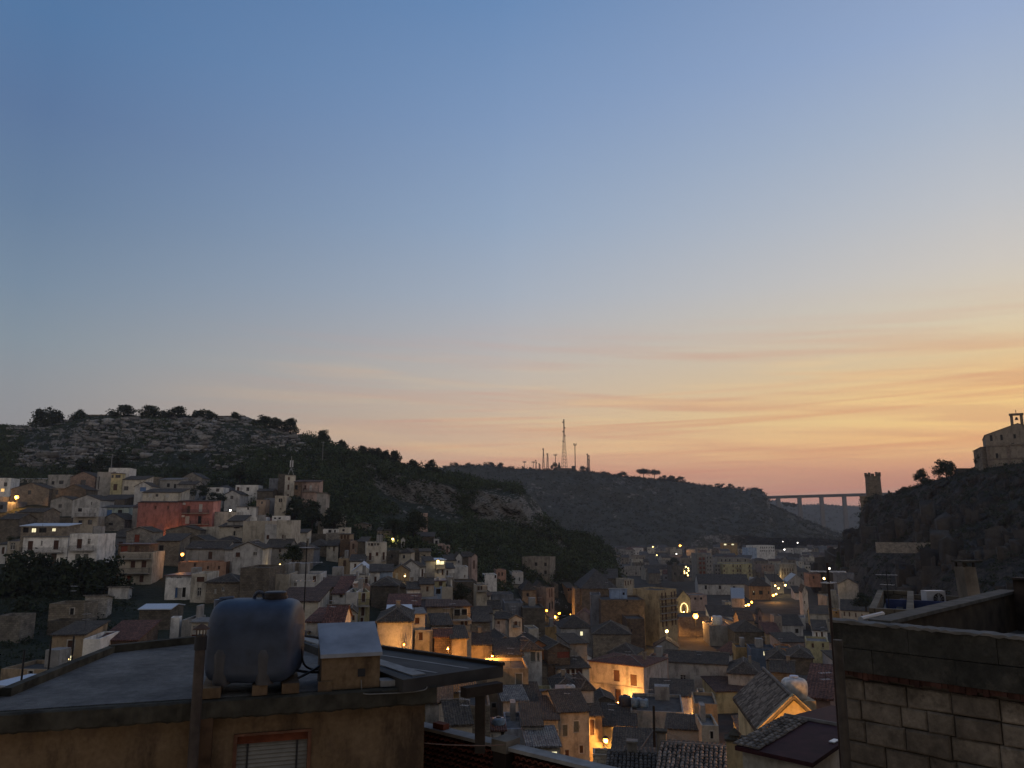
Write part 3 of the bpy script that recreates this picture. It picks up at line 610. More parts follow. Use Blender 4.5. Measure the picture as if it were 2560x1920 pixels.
H('A', 1825, 2040, 1035, 1110, 238, 'cream', 'flat', 'F', 'low white terrace with a bright white lamp right of the pink house', 'w 1840 1015 1860 1045', 0, 6)
H('B', 0, 132, 540, 640, 276, 'lgrey', 'gablef', 'T', 'grey gabled house with a small square window left of the white terrace house', 'w 50 550 76 580', 0, 9, 1.4)
H('B', 96, 292, 458, 540, 288, 'white', 'flat', 'D', 'white flat roofed house with brown shutter on the upper right terrace', 'd 108 475 130 515;w 190 478 216 510', 4, 7)
H('B', 285, 422, 512, 560, 284, 'dstone', 'gable', 'T', 'low dark roofed cottage right of the white terrace house', '', 4, 7, 1.)
H('B', 345, 432, 570, 660, 262, 'slate', 'flat', 'F', 'slate blue house with one pale window beside the twin window house', 'w 368 583 388 636', 0, 6)
H('B', 432, 532, 550, 722, 254, 'beige', 'flat', 'F', 'beige house with twin narrow windows left of the cream tower', 'w 466 574 478 606;w 482 574 494 606', 4, 7)
tw = H('B', 515, 603, 372, 640, 284, 'cream', 'cap', 'D', 'tall cream tower house carrying a small antenna frame on its roof', 's 541 390 557 418;s 540 455 556 500;s 540 538 556 572', 14, 7, ref='cream tower house', side='s 2 3 20 21.3;s 2 3 15 16.3' if 0 else '')
H('B', 462, 516, 362, 540, 292, 'dstone', 'flat', 'D', 'dark unplastered block pressed against the cream tower', '', 0, 7)
H('B', 385, 462, 400, 530, 296, 'slate', 'flat', 'D', 'dark slate coloured shed left of the unplastered block by the tower', '', 0, 7)
pr = H('B', 664, 822, 432, 545, 278, 'rose', 'shed', 'B', 'pale pink house with red tiled eaves right of the cream tower', 'd 690 460 708 496;h 736 460 757 506', 4, 7, .9, ref='pale pink house', balc=((685, 510, 815),))
H('B', 603, 662, 432, 540, 276, 'brown', 'shed', 'B', '', 'w 610 460 634 498', 4, 7, .9, into=pr)
H('B', 800, 882, 548, 600, 268, 'grey', 'shedb', 'F', 'small grey outbuilding at the foot of the pale pink house', '', 0, 5, .8)
H('B', 105, 275, 648, 712, 256, 'white', 'cap', 'F', 'low white house with grey green awning below the white terrace house', 'w 198 648 212 672', 0, 6)
H('B', 275, 357, 586, 706, 258, (.36, .27, .2), 'flat', 'F', 'small pinkish beige house right of the green awning', 'w 315 600 330 622', 0, 6)
H('B', 0, 180, 735, 790, 240, 'cream', 'flat', 'F', 'long cream retaining terrace with pale flat roof above the dark shed roof', '', 0, 5)
H('B', 20, 155, 770, 940, 226, 'grey', 'shed', 'T', 'grey two storey house with dark shed roof left of the big blank wall', 'w 76 804 130 830;w 82 858 98 900;w 108 858 124 900', 4, 8, 1.6)
H('B', 155, 346, 768, 965, 205, 'beige', 'flat', 'F', 'big blank stained beige wall house with flat roof', '', 0, 11, ref='blank beige house', stone=False)
H('B', 346, 448, 800, 980, 203, 'lgrey', 'flat', 'F', 'pale grey house with one brown shuttered window right of the blank beige wall', 's 364 890 387 926', 0, 8)
H('B', 449, 572, 762, 972, 201, 'cream', 'flat', 'F', 'pale cream house with stained right edge and a low brown window', 's 497 888 515 920', 0, 9)
H('B', 232, 348, 736, 768, 222, 'white', 'flat', 'F', 'small white roof room above the blank beige house', '', 0, 5)
H('B', 414, 530, 724, 766, 224, 'white', 'flat', 'F', 'white roof room with dark openings above the stained cream house', 'w 430 738 450 752;w 470 738 490 752', 0, 5)
H('B', 595, 712, 872, 962, 226, 'cream', 'shed', 'T', 'small cream house with stained wall and sloping grey roof right of the stained cream house', '', 4, 7, .9)
H('B', 712, 880, 882, 965, 238, 'dstone', 'flat', 'D', 'dark grey blank wall house left of the grey block house', '', 0, 7)
H('B', 876, 1000, 872, 985, 232, 'grey', 'flat', 'F', 'grey block house under the white cluttered terrace', '', 3, 8, stone=True)
H('B', 855, 990, 838, 876, 246, 'white', 'flat', 'F', 'white cluttered terrace with small roof pieces above the grey block house', 'k 900 845 925 870;w 950 845 965 868', 0, 5)
H('B', 990, 1078, 826, 900, 246, 'cream', 'flat', 'F', 'small cream upper house right of the white cluttered terrace', 'w 1020 840 1040 860', 5, 6)
H('B', 996, 1086, 885, 1000, 224, 'tan', 'cap', 'D', 'tan house with three brown doors under a thin slab', 'd 1003 890 1022 935;d 1030 890 1050 935;d 1058 890 1076 935', 3, 7)
H('B', 1122, 1240, 800, 880, 276, 'stone', 'gablef', 'T', 'old brown stone house standing back under the trees', '', 0, 8, .6)
H('B', 1322, 1436, 852, 940, 268, 'stone', 'shed', 'T', 'old stone house just left of the yellow wall lamp', 'w 1360 880 1375 905', 3, 7, 1., ref='yellow wall lamp')
H('B', 1086, 1152, 945, 1080, 206, (.34, .24, .18), 'flat', 'B', 'narrow house with peeling pinkish front left of the white loggia house', 'd 1105 965 1122 1012;w 1130 1000 1143 1040', 6, 8)
H('B', 1000, 1085, 930, 1050, 210, 'brown', 'flat', 'B', 'deep brown house with bare brick wall left of the peeling pink front', '', 6, 8)
H('B', 1152, 1226, 950, 1080, 204, 'dstone', 'shed', 'T', 'dark narrow house squeezed beside the white loggia house', '', 3, 8, 1)
H('B', 886, 985, 985, 1050, 210, 'cream', 'gable', 'T', 'low cream cottage with a little arch door', 'w 900 990 915 1012;d 940 990 955 1030', 6, 8, 1.4)
H('B', 700, 890, 985, 1050, 216, 'stone', 'hip', 'T', 'stone cottage under a wide dark pyramid roof', 'w 760 1005 775 1030', 0, 9, 1.6)
H('B', 1225, 1402, 955, 1150, 190, 'cream', 'flat', 'F', 'cream white three storey house with a glazed roof loggia and two balconies', 'w 1238 960 1258 984;w 1262 960 1284 984;w 1288 960 1310 984;w 1314 960 1338 984;s 1250 1044 1272 1108;s 1308 1040 1330 1070;s 1368 1040 1386 1106', 12, 9, ref='white loggia house', balc=((1240, 1110, 1290), (1358, 1110, 1400)))
H('B', 1510, 1614, 1042, 1140, 220, 'beige', 'hip', 'T', 'square beige house with grey pyramid roof and one low window', 'w 1544 1064 1562 1092', 0, 8, 1.)
H('B', 1402, 1510, 1030, 1130, 226, 'dstone', 'flat', 'D', 'dark stone house between the loggia house and the square beige house', 'w 1440 1060 1455 1085', 3, 8)
H('B', 1692, 1785, 1035, 1120, 240, 'beige', 'shed', 'T', 'ruined pale stone house with broken roof edge', 'k 1720 1060 1740 1085', 8, 7, .6, stone=True)
H('B', 1614, 1692, 1010, 1130, 246, 'dstone', 'flat', 'D', 'dark stone house left of the ruined pale stone house', '', 3, 7)
sp_ = H('B', 1812, 1908, 968, 1090, 284, 'rose', 'flat', 'B', 'stepped pinkish house climbing the slope below the ruined watchtower', 'w 1822 1000 1836 1045;w 1850 985 1880 1020;w 1855 1035 1875 1070', 10, 8, ref='stepped pinkish house')
H('B', 1814, 1858, 925, 975, 288, 'lgrey', 'flat', 'F', '', 'k 1824 938 1846 970', 10, 6, into=sp_, part='upper_storey'); H('B', 1905, 1952, 978, 1080, 280, 'rose', 'flat', 'B', '', 's 1920 1000 1934 1040', 10, 7, into=sp_)
H('B', 1640, 1815, 905, 1000, 290, 'dstone', 'shed', 'T', 'long dark stone house behind the stepped pinkish house', '', 4, 8, 1.4)
H('B', 1672, 1758, 700, 900, 306, 'rose', 'flat', 'D', 'ruined watchtower of peeling stone with two small arched openings', 'k 1674 712 1690 738;k 1698 712 1715 738;k 1705 780 1718 820', 24, 5, name='watchtower', cat='ruined tower', ref='ruined watchtower', stone=True)
H('B', 1528, 1562, 930, 1000, 262, 'lgrey', 'gablef', 'T', 'tiny pale roadside chapel right of the yellow wall lamp', 'k 1538 950 1552 985', 6, 3, .8, cat='chapel', name='chapel')
H('B', 70, 325, 1010, 1170, 168, 'lgrey', 'gablef', 'T', 'big grey white gabled house with two wide windows above the water tank', 's 94 1040 132 1080;w 244 1036 278 1072', 6, 10, 1.3, ref='grey white gabled house')
H('B', 0, 70, 1020, 1160, 172, 'lgrey', 'shed', 'T', 'narrow grey house joined to the big grey white gable', '', 4, 8, 1)
H('B', 350, 560, 1000, 1090, 182, 'grey', 'gable', 'T', 'grey house with wide dark roofs behind the orange tree', 'w 470 1010 490 1040', 4, 9, 1.7)
H('B', 560, 720, 1010, 1080, 186, 'stone', 'hip', 'T', 'stone house under a reddish hip roof right of the orange tree', 'w 650 1030 668 1060', 4, 8, 1.3)
H('B', 985, 1088, 1092, 1200, 187, 'tan', 'flat', 'F', 'tan house with one brown door left of the small white lean-to', 'd 1028 1108 1052 1160', 6, 8)
H('B', 1088, 1216, 1118, 1200, 184, 'white', 'shed', 'T', 'white lean-to cottage with a single brown door', 'd 1122 1138 1142 1176', 8, 7, 1.1)
H('B', 380, 556, 1228, 1385, 150, 'beige', 'flat', 'F', 'long low house with a blank pale wall behind the water tank', '', 4, 9, ref='blank pale wall behind the tank')
H('B', 556, 830, 1228, 1385, 152, 'lgrey', 'flat', 'F', 'grey stained terrace house with one open brown door', 'd 762 1245 790 1296;w 600 1300 625 1335', 6, 9)
H('B', 128, 380, 1172, 1425, 146, 'dstone', 'flat', 'D', 'tall dark unplastered block with a pale pilaster above the water tank', '', 0, 10)
wg = H('B', 1106, 1262, 1200, 1340, 167, 'white', 'gablef', 'W', 'white house with a pale blue gable roof on the mid slope', 's 1200 1255 1218 1325', 8, 10, 1.4, ref='white blue roofed house')
H('B', 1262, 1342, 1212, 1335, 165, 'white', 'shed', 'T', 'white annex with tall arched door right of the pale blue gable', 's 1296 1250 1316 1312', 10, 8, 1.1)
H('B', 1342, 1452, 1208, 1325, 168, 'blue', 'shed', 'T', 'bluish white wall house behind a fence of plants', '', 8, 8, 1.)
H('B', 1152, 1256, 1240, 1340, 158, 'cream', 'flat', 'F', 'cream house with two brown doors on a roof terrace', 'd 1186 1256 1202 1320;d 1216 1252 1240 1326', 10, 7, balc=((1112, 1330, 1258),))
H('B', 1455, 1602, 1205, 1310, 176, 'tan', 'gablef', 'T', 'tan cottage with white door and small lit lamp', 'h 1480 1218 1502 1292;L 1556 1222 1572 1246', 8, 9, 1.2)
H('B', 1540, 1692, 1170, 1285, 192, 'lgrey', 'gablef', 'T', 'grey house with a big plain gable end on the mid slope', '', 8, 9, 1.5)
H('B', 1692, 1735, 1168, 1265, 193, 'white', 'shed', 'T', 'thin white house front right of the big plain grey gable', 'd 1705 1185 1722 1250', 22, 7, .9)
vr = H('B', 1820, 1912, 1108, 1260, 202, 'lgrey', 'cap', 'W', 'house with a brightly lit yellow veranda under a pale blue sheet roof', 'P 1830 1114 1902 1150;w 1838 1186 1852 1228;s 1880 1190 1896 1235', 14, 9, ref='lit veranda house', balc=((1822, 1176, 1910),))
H('B', 1738, 1820, 1120, 1270, 200, 'slate', 'shed', 'T', '', '', 14, 8, .8, into=vr)
H('B', 1912, 2002, 1112, 1180, 236, 'cream', 'shed', 'T', 'cream row house with small windows left of the bright white gable', 'w 1935 1130 1948 1150;w 1970 1128 1982 1150', 10, 8, 1.2)
H('B', 2002, 2058, 1085, 1180, 238, 'white', 'gablef', 'T', 'bright white narrow gable house beside the tall thin house', 'w 2022 1110 2034 1132', 10, 9, 1.3, ref='bright white gable')
H('B', 1988, 2108, 1165, 1290, 210, 'lgrey', 'flat', 'F', 'plain pale block house below the bright white gable', 'w 2075 1235 2085 1258', 8, 8)
H('B', 1872, 1988, 1180, 1290, 206, 'white', 'shed', 'D', 'white house with a dark awning over its terrace', 'w 1885 1200 1900 1240;w 1920 1196 1935 1236', 10, 8, .9, balc=((1872, 1256, 1985),))
H('B', 2140, 2188, 1075, 1215, 234, 'rose', 'gablef', 'T', 'tall thin peeling house with a long arched window', 'd 2152 1110 2168 1182', 28, 8, .8, ref='tall thin house')
H('B', 2064, 2140, 1080, 1210, 236, 'dstone', 'shed', 'T', 'dark walled house joined left of the tall thin peeling house', '', 6, 9, 1.)
yb_ = H('B', 1140, 1252, 1385, 1660, 124, 'yellow', 'flat', 'F', 'yellow green three storey house with grey flank and stacked balconies', 's 1184 1395 1212 1468;s 1182 1502 1210 1590;s 1178 1606 1202 1660', 16, 8, ref='yellow green balcony house', balc=((1142, 1500, 1250),), ext=14)
H('B', 1042, 1140, 1385, 1640, 122, 'lgrey', 'flat', 'F', '', '', 4, 8, into=yb_, ext=14)
H('B', 1115, 1262, 1332, 1385, 131, (.38, .26, .2), 'flat', 'F', 'pinkish roof terrace with a low parapet behind the yellow green house', '', 14, 6)
H('B', 932, 1042, 1400, 1520, 129, 'white', 'shed', 'R', 'white walled house with red brown roof left of the yellow green house', 'w 995 1405 1020 1428', 2, 9, 2.0)
H('B', 790, 932, 1345, 1540, 134, 'dstone', 'shed', 'B', 'dark walled house with red brown roof beside the white one', '', 0, 9, 2.0)
H('B', 1112, 1172, 1288, 1350, 152, 'white', 'flat', 'F', 'small bright white box on the terraces', 'k 1150 1300 1164 1340', 8, 5)
H('B', 800, 1110, 1255, 1330, 156, 'grey', 'flat', 'F', 'long grey stained wall house with flat roof below the pale blue gable', '', 6, 8)
# --- the white pair with balconies, lower left
wb = H('A', 175, 565, 1255, 1530, 176, 'white', 'cap', 'F', 'long white house with lit yellow windows in its dark roof storey', 's 217 1287 262 1365;w 328 1285 344 1328;s 440 1282 485 1360;d 425 1395 478 1500', 4, 9, ref='white house with lit windows', balc=((178, 1385, 535),))
H('A', 175, 575, 1160, 1252, 179, 'stone', 'shed', 'W', '', 'k 190 1170 240 1215;P 264 1176 304 1214;k 330 1172 395 1215;P 440 1176 474 1206', 4, 6, .5, into=wb, part='roof_storey')
H('A', 578, 826, 1225, 1500, 174, 'white', 'flat', 'F', 'white house with a balcony right of the lit roof storey', 's 645 1270 690 1352;w 735 1268 762 1316;g 640 1400 682 1480;g 712 1400 756 1470', 4, 9, balc=((590, 1368, 800),))
H('A', 40, 172, 1290, 1530, 180, 'beige', 'flat', 'F', 'beige house with one dark window left of the long white house', 'w 66 1302 108 1362;d 60 1450 100 1530', 4, 9)
H('A', -40, 38, 1320, 1500, 184, 'lgrey', 'shed', 'T', 'pale house at the left picture edge next to the beige house', 'd 0 1340 24 1400', 4, 9, 1)
H('A', 150, 370, 1040, 1130, 222, 'stone', 'gable', 'T', 'old brown stone house behind the pale sheet roof of the white house', '', 0, 8, 1.2)
H('A', -30, 150, 1100, 1250, 212, 'dstone', 'gable', 'T', 'dark stone house at the left picture edge below the orange lamp', '', 0, 8, 1.4)
H('A', 1010, 1300, 1385, 1680, 162, 'beige', 'flat', 'F', 'three storey beige house with stacked balconies beside the dark trees', 's 1112 1462 1152 1520;s 1206 1460 1248 1520;r 1088 1588 1132 1650;s 1198 1586 1234 1645', 8, 8, ref='three storey beige house', balc=((1010, 1565, 1285), (1010, 1440, 1285)))
H('A', 1020, 1285, 1320, 1385, 166, 'brown', 'cap', 'R', 'brown roof storey with red shutters over the three storey beige house', 'r 1040 1330 1100 1382;d 1160 1330 1200 1380', 8, 6)
H('A', 1085, 1300, 1210, 1330, 196, 'grey', 'gablef', 'T', 'round gabled grey house with an orange door', 'r 1155 1232 1200 1298', 4, 8, 1.1, stone=True)
H('A', 1330, 1530, 1290, 1620, 186, 'stone', 'shed', 'T', 'tall brown rubble house with dark doors right of the beige balconies', 'k 1352 1325 1392 1400;k 1350 1412 1396 1480;k 1350 1490 1394 1540', 8, 9, 1.5, stone=True)
H('A', 1425, 1720, 1195, 1270, 220, 'stone', 'gablef', 'T', 'wide stone barn with low round gable right below the pink house', '', 4, 9, 1.2)
H('A', 1560, 1800, 1300, 1400, 200, 'dstone', 'gablef', 'T', 'dark house with broad low gable and one tiny window above the small warm lamp', 'w 1655 1285 1675 1320', 0, 9, 1.6)
H('A', 1600, 1950, 1355, 1460, 182, 'grey', 'gable', 'T', 'grey stone house with a lit lamp at its left corner and dark roof', 'd 1795 1380 1830 1445', 4, 9, 1.5)
H('A', 1720, 1890, 1165, 1270, 226, 'cream', 'flat', 'F', 'cream house with dark door under the terrace right of the pink house', 'd 1730 1180 1750 1230;k 1925 1180 1950 1195', 2, 7)
H('A', 1890, 2090, 1165, 1270, 224, 'beige', 'shed', 'T', 'beige house under a dark tilted roof left of the blank beige wall', 'w 2010 1150 2065 1178;w 2015 1200 2030 1240', 4, 7, 1.0)
H('A', 1800, 2080, 1300, 1390, 204, 'dstone', 'hip', 'T', 'dark cottage with hipped roof right of the broad low gable', '', 4, 9, 1.4)
H('A', 1535, 1950, 1470, 1560, 168, (.42, .25, .17), 'flat', 'B', 'long salmon coloured wall house with three small windows', 'd 1668 1480 1688 1510;w 1785 1505 1800 1535;d 1880 1505 1898 1535', 6, 6, ref='long salmon house', stone=False)
H('A', 1420, 1645, 1590, 1760, 152, 'lgrey', 'cap', 'R', 'low white house with a wrecked red tile porch and blue door', 'w 1510 1600 1560 1635;b 1508 1545 1530 1590', 4, 8)
H('F', 1420, 1640, 20, 190, 150, 'white', 'flat', 'F', 'white house with blue framed glass door beside climbing plants', 'q 1508 100 1530 190;h 1530 105 1565 188;k 1570 100 1600 185', 4, 8)
H('F', 1642, 1775, -20, 185, 148, 'cream', 'flat', 'F', 'cream house with dark double window and low door', 's 1688 8 1755 52;w 1700 100 1735 175', 5, 8)
H('F', 1775, 2060, 55, 190, 147, 'stone', 'hip', 'T', 'low stone house with dark hipped roof left of the unplastered block', 'w 1910 95 1935 130;h 1845 110 1865 150', 4, 8, 2.0)
# --- lower left gullies
H('F', 412, 715, 240, 395, 128, (.23, .205, .165), 'flat', 'F', 'ruined beige wall house with one tall black window', 'k 597 280 630 335', 4, 5, stone=True, ref='ruined beige house')
H('F', 400, 720, 390, 520, 124, 'dstone', 'flat', 'D', 'dark stone terrace wall under the ruined beige house', '', 3, 4, cat='wall', name='terrace_wall')
H('F', 425, 705, 515, 790, 104, 'tan', 'shed', 'T', 'tan house lit by a bright white wall lamp beside its door', 's 565 560 622 640;P 570 690 612 780', 8, 8, 1.2, ref='tan lamp-lit house')
H('F', 705, 850, 545, 720, 103, 'white', 'flat', 'F', 'small white box house right of the tan lamp-lit house', 'k 690 560 702 615', 8, 7)
H('F', 850, 1175, 560, 700, 107, 'brown', 'shed', 'R', 'low house with red brown roof behind the flat roof', '', 6, 8, 2.6)
H('F', -60, 160, 345, 560, 118, (.2, .19, .17), 'flat', 'F', 'plain pale stone block at the lower left picture edge', '', 3, 4, stone=True)
H('F', 720, 915, 200, 360, 134, 'lgrey', 'shedb', 'F', 'broken pale wall with sloping top beside the ruined beige house', '', 12, 3, .9, cat='wall', name='ruined_wall', stone=True)
H('F', 930, 1105, 120, 200, 150, 'lgrey', 'shedb', 'F', 'pale garden wall with rising top below the three storey beige house', '', 8, 2, .8, cat='wall', name='garden_wall')
H('F', 1190, 1460, 290, 480, 126, 'dstone', 'gable', 'W', 'dark shed with a pale sheet roof in the gully left of the tank', '', 4, 6, .8)
H('F', 1460, 1490, 360, 590, 116, 'white', 'flat', 'F', 'thin white chimney wall rising left of the steel vent pipe', '', 14, 2, cat='wall', name='gable_wall')
H('F', 1560, 1650, 380, 560, 116, 'grey', 'flat', 'D', 'grey narrow house beside the thin white wall', '', 4, 6)
H('F', 1645, 1820, 405, 560, 112, 'cream', 'cap', 'F', 'cream hut with open white doorway behind the steel vent pipe', 'h 1655 430 1690 500;r 1650 500 1700 550', 4, 5)
H('F', 0, 420, 800, 900, 96, 'tan', 'flat', 'D', 'low tan terrace house beyond the roof edge with a chimney', 'k 240 815 278 865', -5, 6)
H('F', -120, 150, 960, 1050, 84, 'lgrey', 'shedb', 'W', 'shed with pale blue sheet roof at the left edge beyond the flat roof', '', -8, 6, .2)
# --- lower town, middle distance, seen over the tank and the pergola
H('G', 1135, 1305, 405, 510, 98, 'cream', 'gable', 'R', 'cream house under a bright red tiled roof just right of the water tank', 's 1208 405 1250 472', 4, 7, 1.6, ref='red roofed cream house')
H('G', 985, 1135, 400, 540, 99, 'lgrey', 'shed', 'R', 'pale grey flank house joined to the bright red tiled roof', '', 0, 7, 1.5)
H('G', 1335, 1412, 320, 480, 112, 'beige', 'gablef', 'T', 'peeling cream gable house between the red roof and the yellow green house', 's 1380 340 1400 385', 10, 6, .9)
H('G', 1885, 2012, 335, 470, 116, 'cream', 'cap', 'F', 'cream house with a bluish roof terrace and tank above the tan row', 's 1925 362 1962 415', 10, 8, ref='cream terrace house')
H('G', 1690, 1890, 300, 345, 121, 'grey', 'cap', 'W', 'pale blue roof deck left of the cream terrace house', '', 8, 7)
H('G', 1690, 1965, 262, 300, 140, 'stone', 'shed', 'R', 'low stone house with a wide red brown tiled roof above the pale blue deck', 'w 1740 270 1752 285', 6, 8, 2.2)
H('G', 1935, 2110, 205, 290, 150, (.13, .14, .19), 'cap', 'F', 'dark blue walled house with a pale white corner above the red brown roof', 'k 2060 210 2085 240', 6, 8)
H('G', 1600, 1900, 395, 470, 108, 'grey', 'hip', 'T', 'low house under a broad dark pyramid roof left of the cream terrace house', '', 6, 11, 2.3)
H('B', 1580, 1690, 1362, 1410, 152, 'white', 'gable', 'T', 'long white low wall house under dark roofs in mid slope', '', 8, 9, 1.8)
H('B', 1690, 1812, 1318, 1410, 154, 'beige', 'gable', 'T', 'beige gable fronted house with one brown door right of the long low white wall', 'd 1746 1335 1766 1380', 8, 9, 1.6)
H('B', 1820, 1915, 1290, 1345, 163, 'yellow', 'cap', 'R', 'small yellow upper room with brown door under a red slab', 'd 1855 1292 1885 1330', 8, 6)
H('B', 1815, 1880, 1345, 1470, 160, 'blue', 'flat', 'F', 'deep blue house front below the small yellow upper room', 'k 1830 1355 1870 1400', 8, 7)
H('B', 1880, 1975, 1338, 1475, 161, 'beige', 'flat', 'F', 'blank beige stained block right of the deep blue front', '', 8, 8)
H('B', 1270, 1500, 1330, 1460, 158, 'dstone', 'hip', 'T', 'dark house under the widest hip roof right of the yellow green house', '', 6, 11, 2.2)
H('B', 1440, 1580, 1340, 1400, 170, 'stone', 'hip', 'T', 'dark stone house with a second hip roof below the tan cottage', '', 8, 9, 1.8)
tn = H('H', 300, 478, 375, 520, 126, 'cream', 'flat', 'F', 'tan three storey house with brown sheet roof, plant filled terrace and lamp-lit cream front', 'd 384 390 412 468;s 418 384 442 428', 14, 6, ref='tan terrace house', balc=((312, 478, 470),))
H('H', 92, 300, 270, 440, 128, 'tan', 'shed', 'B', '', '', 6, 7, .7, into=tn); H('H', 300, 470, 268, 372, 129, 'tan', 'shed', 'B', '', 'h 270 285 296 310;k 330 290 380 345;k 395 290 440 340', 14, 5, .7, into=tn, part='upper_storey')
balcony(tn, .1, tn['_w'] * .98, tn['_h'] - .05)
H('H', 145, 304, 432, 580, 118, 'cream', 'shed', 'T', 'low cream house washed in orange light with a brown door', 'd 206 455 240 526;w 163 482 176 502', 10, 7, 1.5, ref='low cream house in orange light')
H('H', -10, 142, 468, 592, 115, 'beige', 'flat', 'F', 'beige house with an arched brown window and tanks on its roof', 's 20 488 56 556;w -2 512 16 548', 6, 7)
gr = H('H', 805, 916, 375, 485, 170, 'cream', 'gablef', 'T', 'neat cream pedimented gable house with a small balcony', 's 850 394 876 430', 22, 9, 1.3, ref='pedimented gable house', balc=((835, 440, 890),))
H('H', 680, 805, 372, 480, 171, 'lgrey', 'gable', 'T', '', 's 702 390 724 415', -4, 9, 1.6, into=gr)
H('H', 556, 740, 288, 335, 190, 'cream', 'gable', 'T', 'cream low wall house beneath a dark roof behind the pedimented gable', '', 10, 8, 1.5)
H('H', 765, 926, 232, 360, 202, 'slate', 'flat', 'D', 'dark slate walled house behind the pedimented gable', '', 4, 10)
H('H', 926, 1115, 275, 470, 198, 'dstone', 'flat', 'D', 'huge dark blank house at the left of the lamp-lit street', '', 6, 10, ref='dark blank house by the lamp-lit street')
H('H', 480, 660, 325, 440, 166, 'slate', 'gable', 'T', 'slate coloured cottage left of the pedimented gable house', 'w 600 370 616 392', 6, 8, 1.6)
H('H', 480, 640, 400, 470, 150, 'stone', 'shed', 'T', 'dark cottage with lean-to roof below the slate cottage', '', 6, 7, 1.3)
H('H', 310, 440, 545, 620, 112, 'tan', 'shed', 'T', 'tan low house with stone wall in front of the orange-lit cream house', '', 8, 7, 1.4)
H('H', 160, 310, 530, 600, 113, 'brown', 'gable', 'R', 'dark brown shed roofed house below the low cream house', '', 8, 6, 1.2)
H('H', 430, 660, 600, 660, 132, 'tan', 'gable', 'T', 'tan house under a long dark roof left of the orange gable', '', 8, 9, 2.4)
H('H', 668, 870, 590, 660, 138, 'orange', 'gablef', 'T', 'orange plastered gable house on the left of two', '', 12, 10, 1.9, ref='left orange gable')
H('H', 975, 1140, 615, 700, 144, 'orange', 'gablef', 'T', 'orange plastered gable house on the right of two', 'w 1010 590 1022 610', 12, 10, 2.0, ref='right orange gable')
H('H', 1140, 1332, 640, 720, 142, 'brown', 'gablef', 'T', 'rough dark brown gable house with red shed front', 'r 1220 660 1330 715', 14, 9, 1.8)
H('H', 920, 1088, 640, 790, 132, 'lgrey', 'hip', 'T', 'grey house with white framed double doors beneath a dark hip roof', 'g 990 660 1032 742;g 1048 665 1066 740', 12, 10, 2.0, ref='white framed door house', det=2)
H('H', 690, 920, 690, 800, 130, 'dstone', 'shed', 'T', 'dark house with sloping roof left of the white framed doors', '', 8, 8, 2.6)
H('H', 1330, 1480, 590, 700, 148, 'grey', 'shed', 'T', 'grey house with a long sloping roof edge right of the brown gable', '', 14, 8, 1.2)
H('H', 330, 515, 880, 1000, 106, 'beige', 'flat', 'F', 'beige house with brown door half hidden by the pergola post', 's 350 880 388 945', 6, 8)
H('H', 440, 612, 840, 1010, 108, 'stone', 'flat', 'D', 'stone house directly behind the pergola post', 's 470 850 500 940', 6, 8)
la = H('H', 610, 972, 800, 1130, 120, 'tan', 'flat', 'D', 'tall tan house glowing orange from the street lamp right of the pergola post', 'g 862 848 915 950;k 655 1100 690 1140', 4, 9, ref='glowing tan house', det=2)
H('H', 180, 512, 1010, 1100, 98, 'ochre', 'shed', 'T', 'low ochre house with brown shed roof lit orange behind the pergola', '', 4, 7, 1.6)
H('H', 1225, 1502, 805, 1030, 141, 'cream', 'shed', 'T', 'cream house with a louvred brown upper gallery under a lumpy dark roof', 's 1300 800 1330 900;s 1345 795 1375 890;s 1385 790 1440 880', 12, 9, 2.0, ref='louvred gallery house')
H('H', 975, 1225, 770, 1030, 142, 'stone', 'shed', 'T', 'blank brown stone house left of the louvred gallery', '', 4, 9, 2.2)
tb = H('H', 1500, 1975, 735, 1105, 157, (.42, .38, .35), 'hip', 'R', 'big pale two storey house with four brown windows and red tiled roof', 's 1718 785 1770 882;s 1862 805 1916 900;s 1728 945 1778 1048;s 1872 968 1922 1062', -34, 11, 1.5, ref='big pale four window house', ext=4, det=2)
ln = MB(); ln.box((-.05, -.09, tb['_h'] * .5), (tb['_w'] + .05, -.004, tb['_h'] * .5 + .2)); ln.build('string_course', CEM, tb, (.3, .27, .24))
H('H', 1985, 2130, 720, 960, 160, (.34, .22, .17), 'flat', 'F', 'pinkish brick house end joined right of the big pale four window house', '', -20, 8)
lc = H('I', 340, 908, 738, 1010, 172, (.42, .40, .37), 'gable', 'T', 'long pale church hall with two arched dark windows and dark tiled roof', 'w 493 845 543 905;w 703 866 757 952', -18, 11, 2.6, ref='long pale church hall', det=1)
H('I', 906, 1185, 838, 1010, 163, (.42, .40, .37), 'hip', 'T', '', '', -16, 12, 3.0, into=lc)
lo = H('I', 228, 604, 1030, 1190, 136, 'white', 'shed', 'T', 'low cream annex washed by orange light at its right corner', '', -12, 7, 2.2, ref='low annex in orange light')
H('I', 640, 704, 1010, 1080, 146, 'beige', 'flat', 'D', 'small beige stair house right of the low orange-lit annex', 'k 650 1018 670 1070', -10, 4)
H('I', 612, 812, 1100, 1260, 122, 'tan', 'flat', 'D', 'tan blank wall house beside the hidden orange lamp', '', -10, 8)
H('I', 370, 672, 1320, 1420, 108, 'grey', 'shed', 'T', 'grey house with broad dark roof and gable flank in the lower town', '', -14, 6, .7, ref='broad dark roof house')
H('I', 672, 822, 1290, 1420, 104, 'beige', 'flat', 'F', 'beige flank house with one dark slot window beside the broad dark roof', 'k 748 1340 774 1405', -6, 6)
H('I', 60, 520, 1160, 1290, 122, 'grey', 'flat', 'D', 'flat roofed grey house carrying blue tanks in the lower town', '', -10, 12, ref='flat roof with blue tanks')
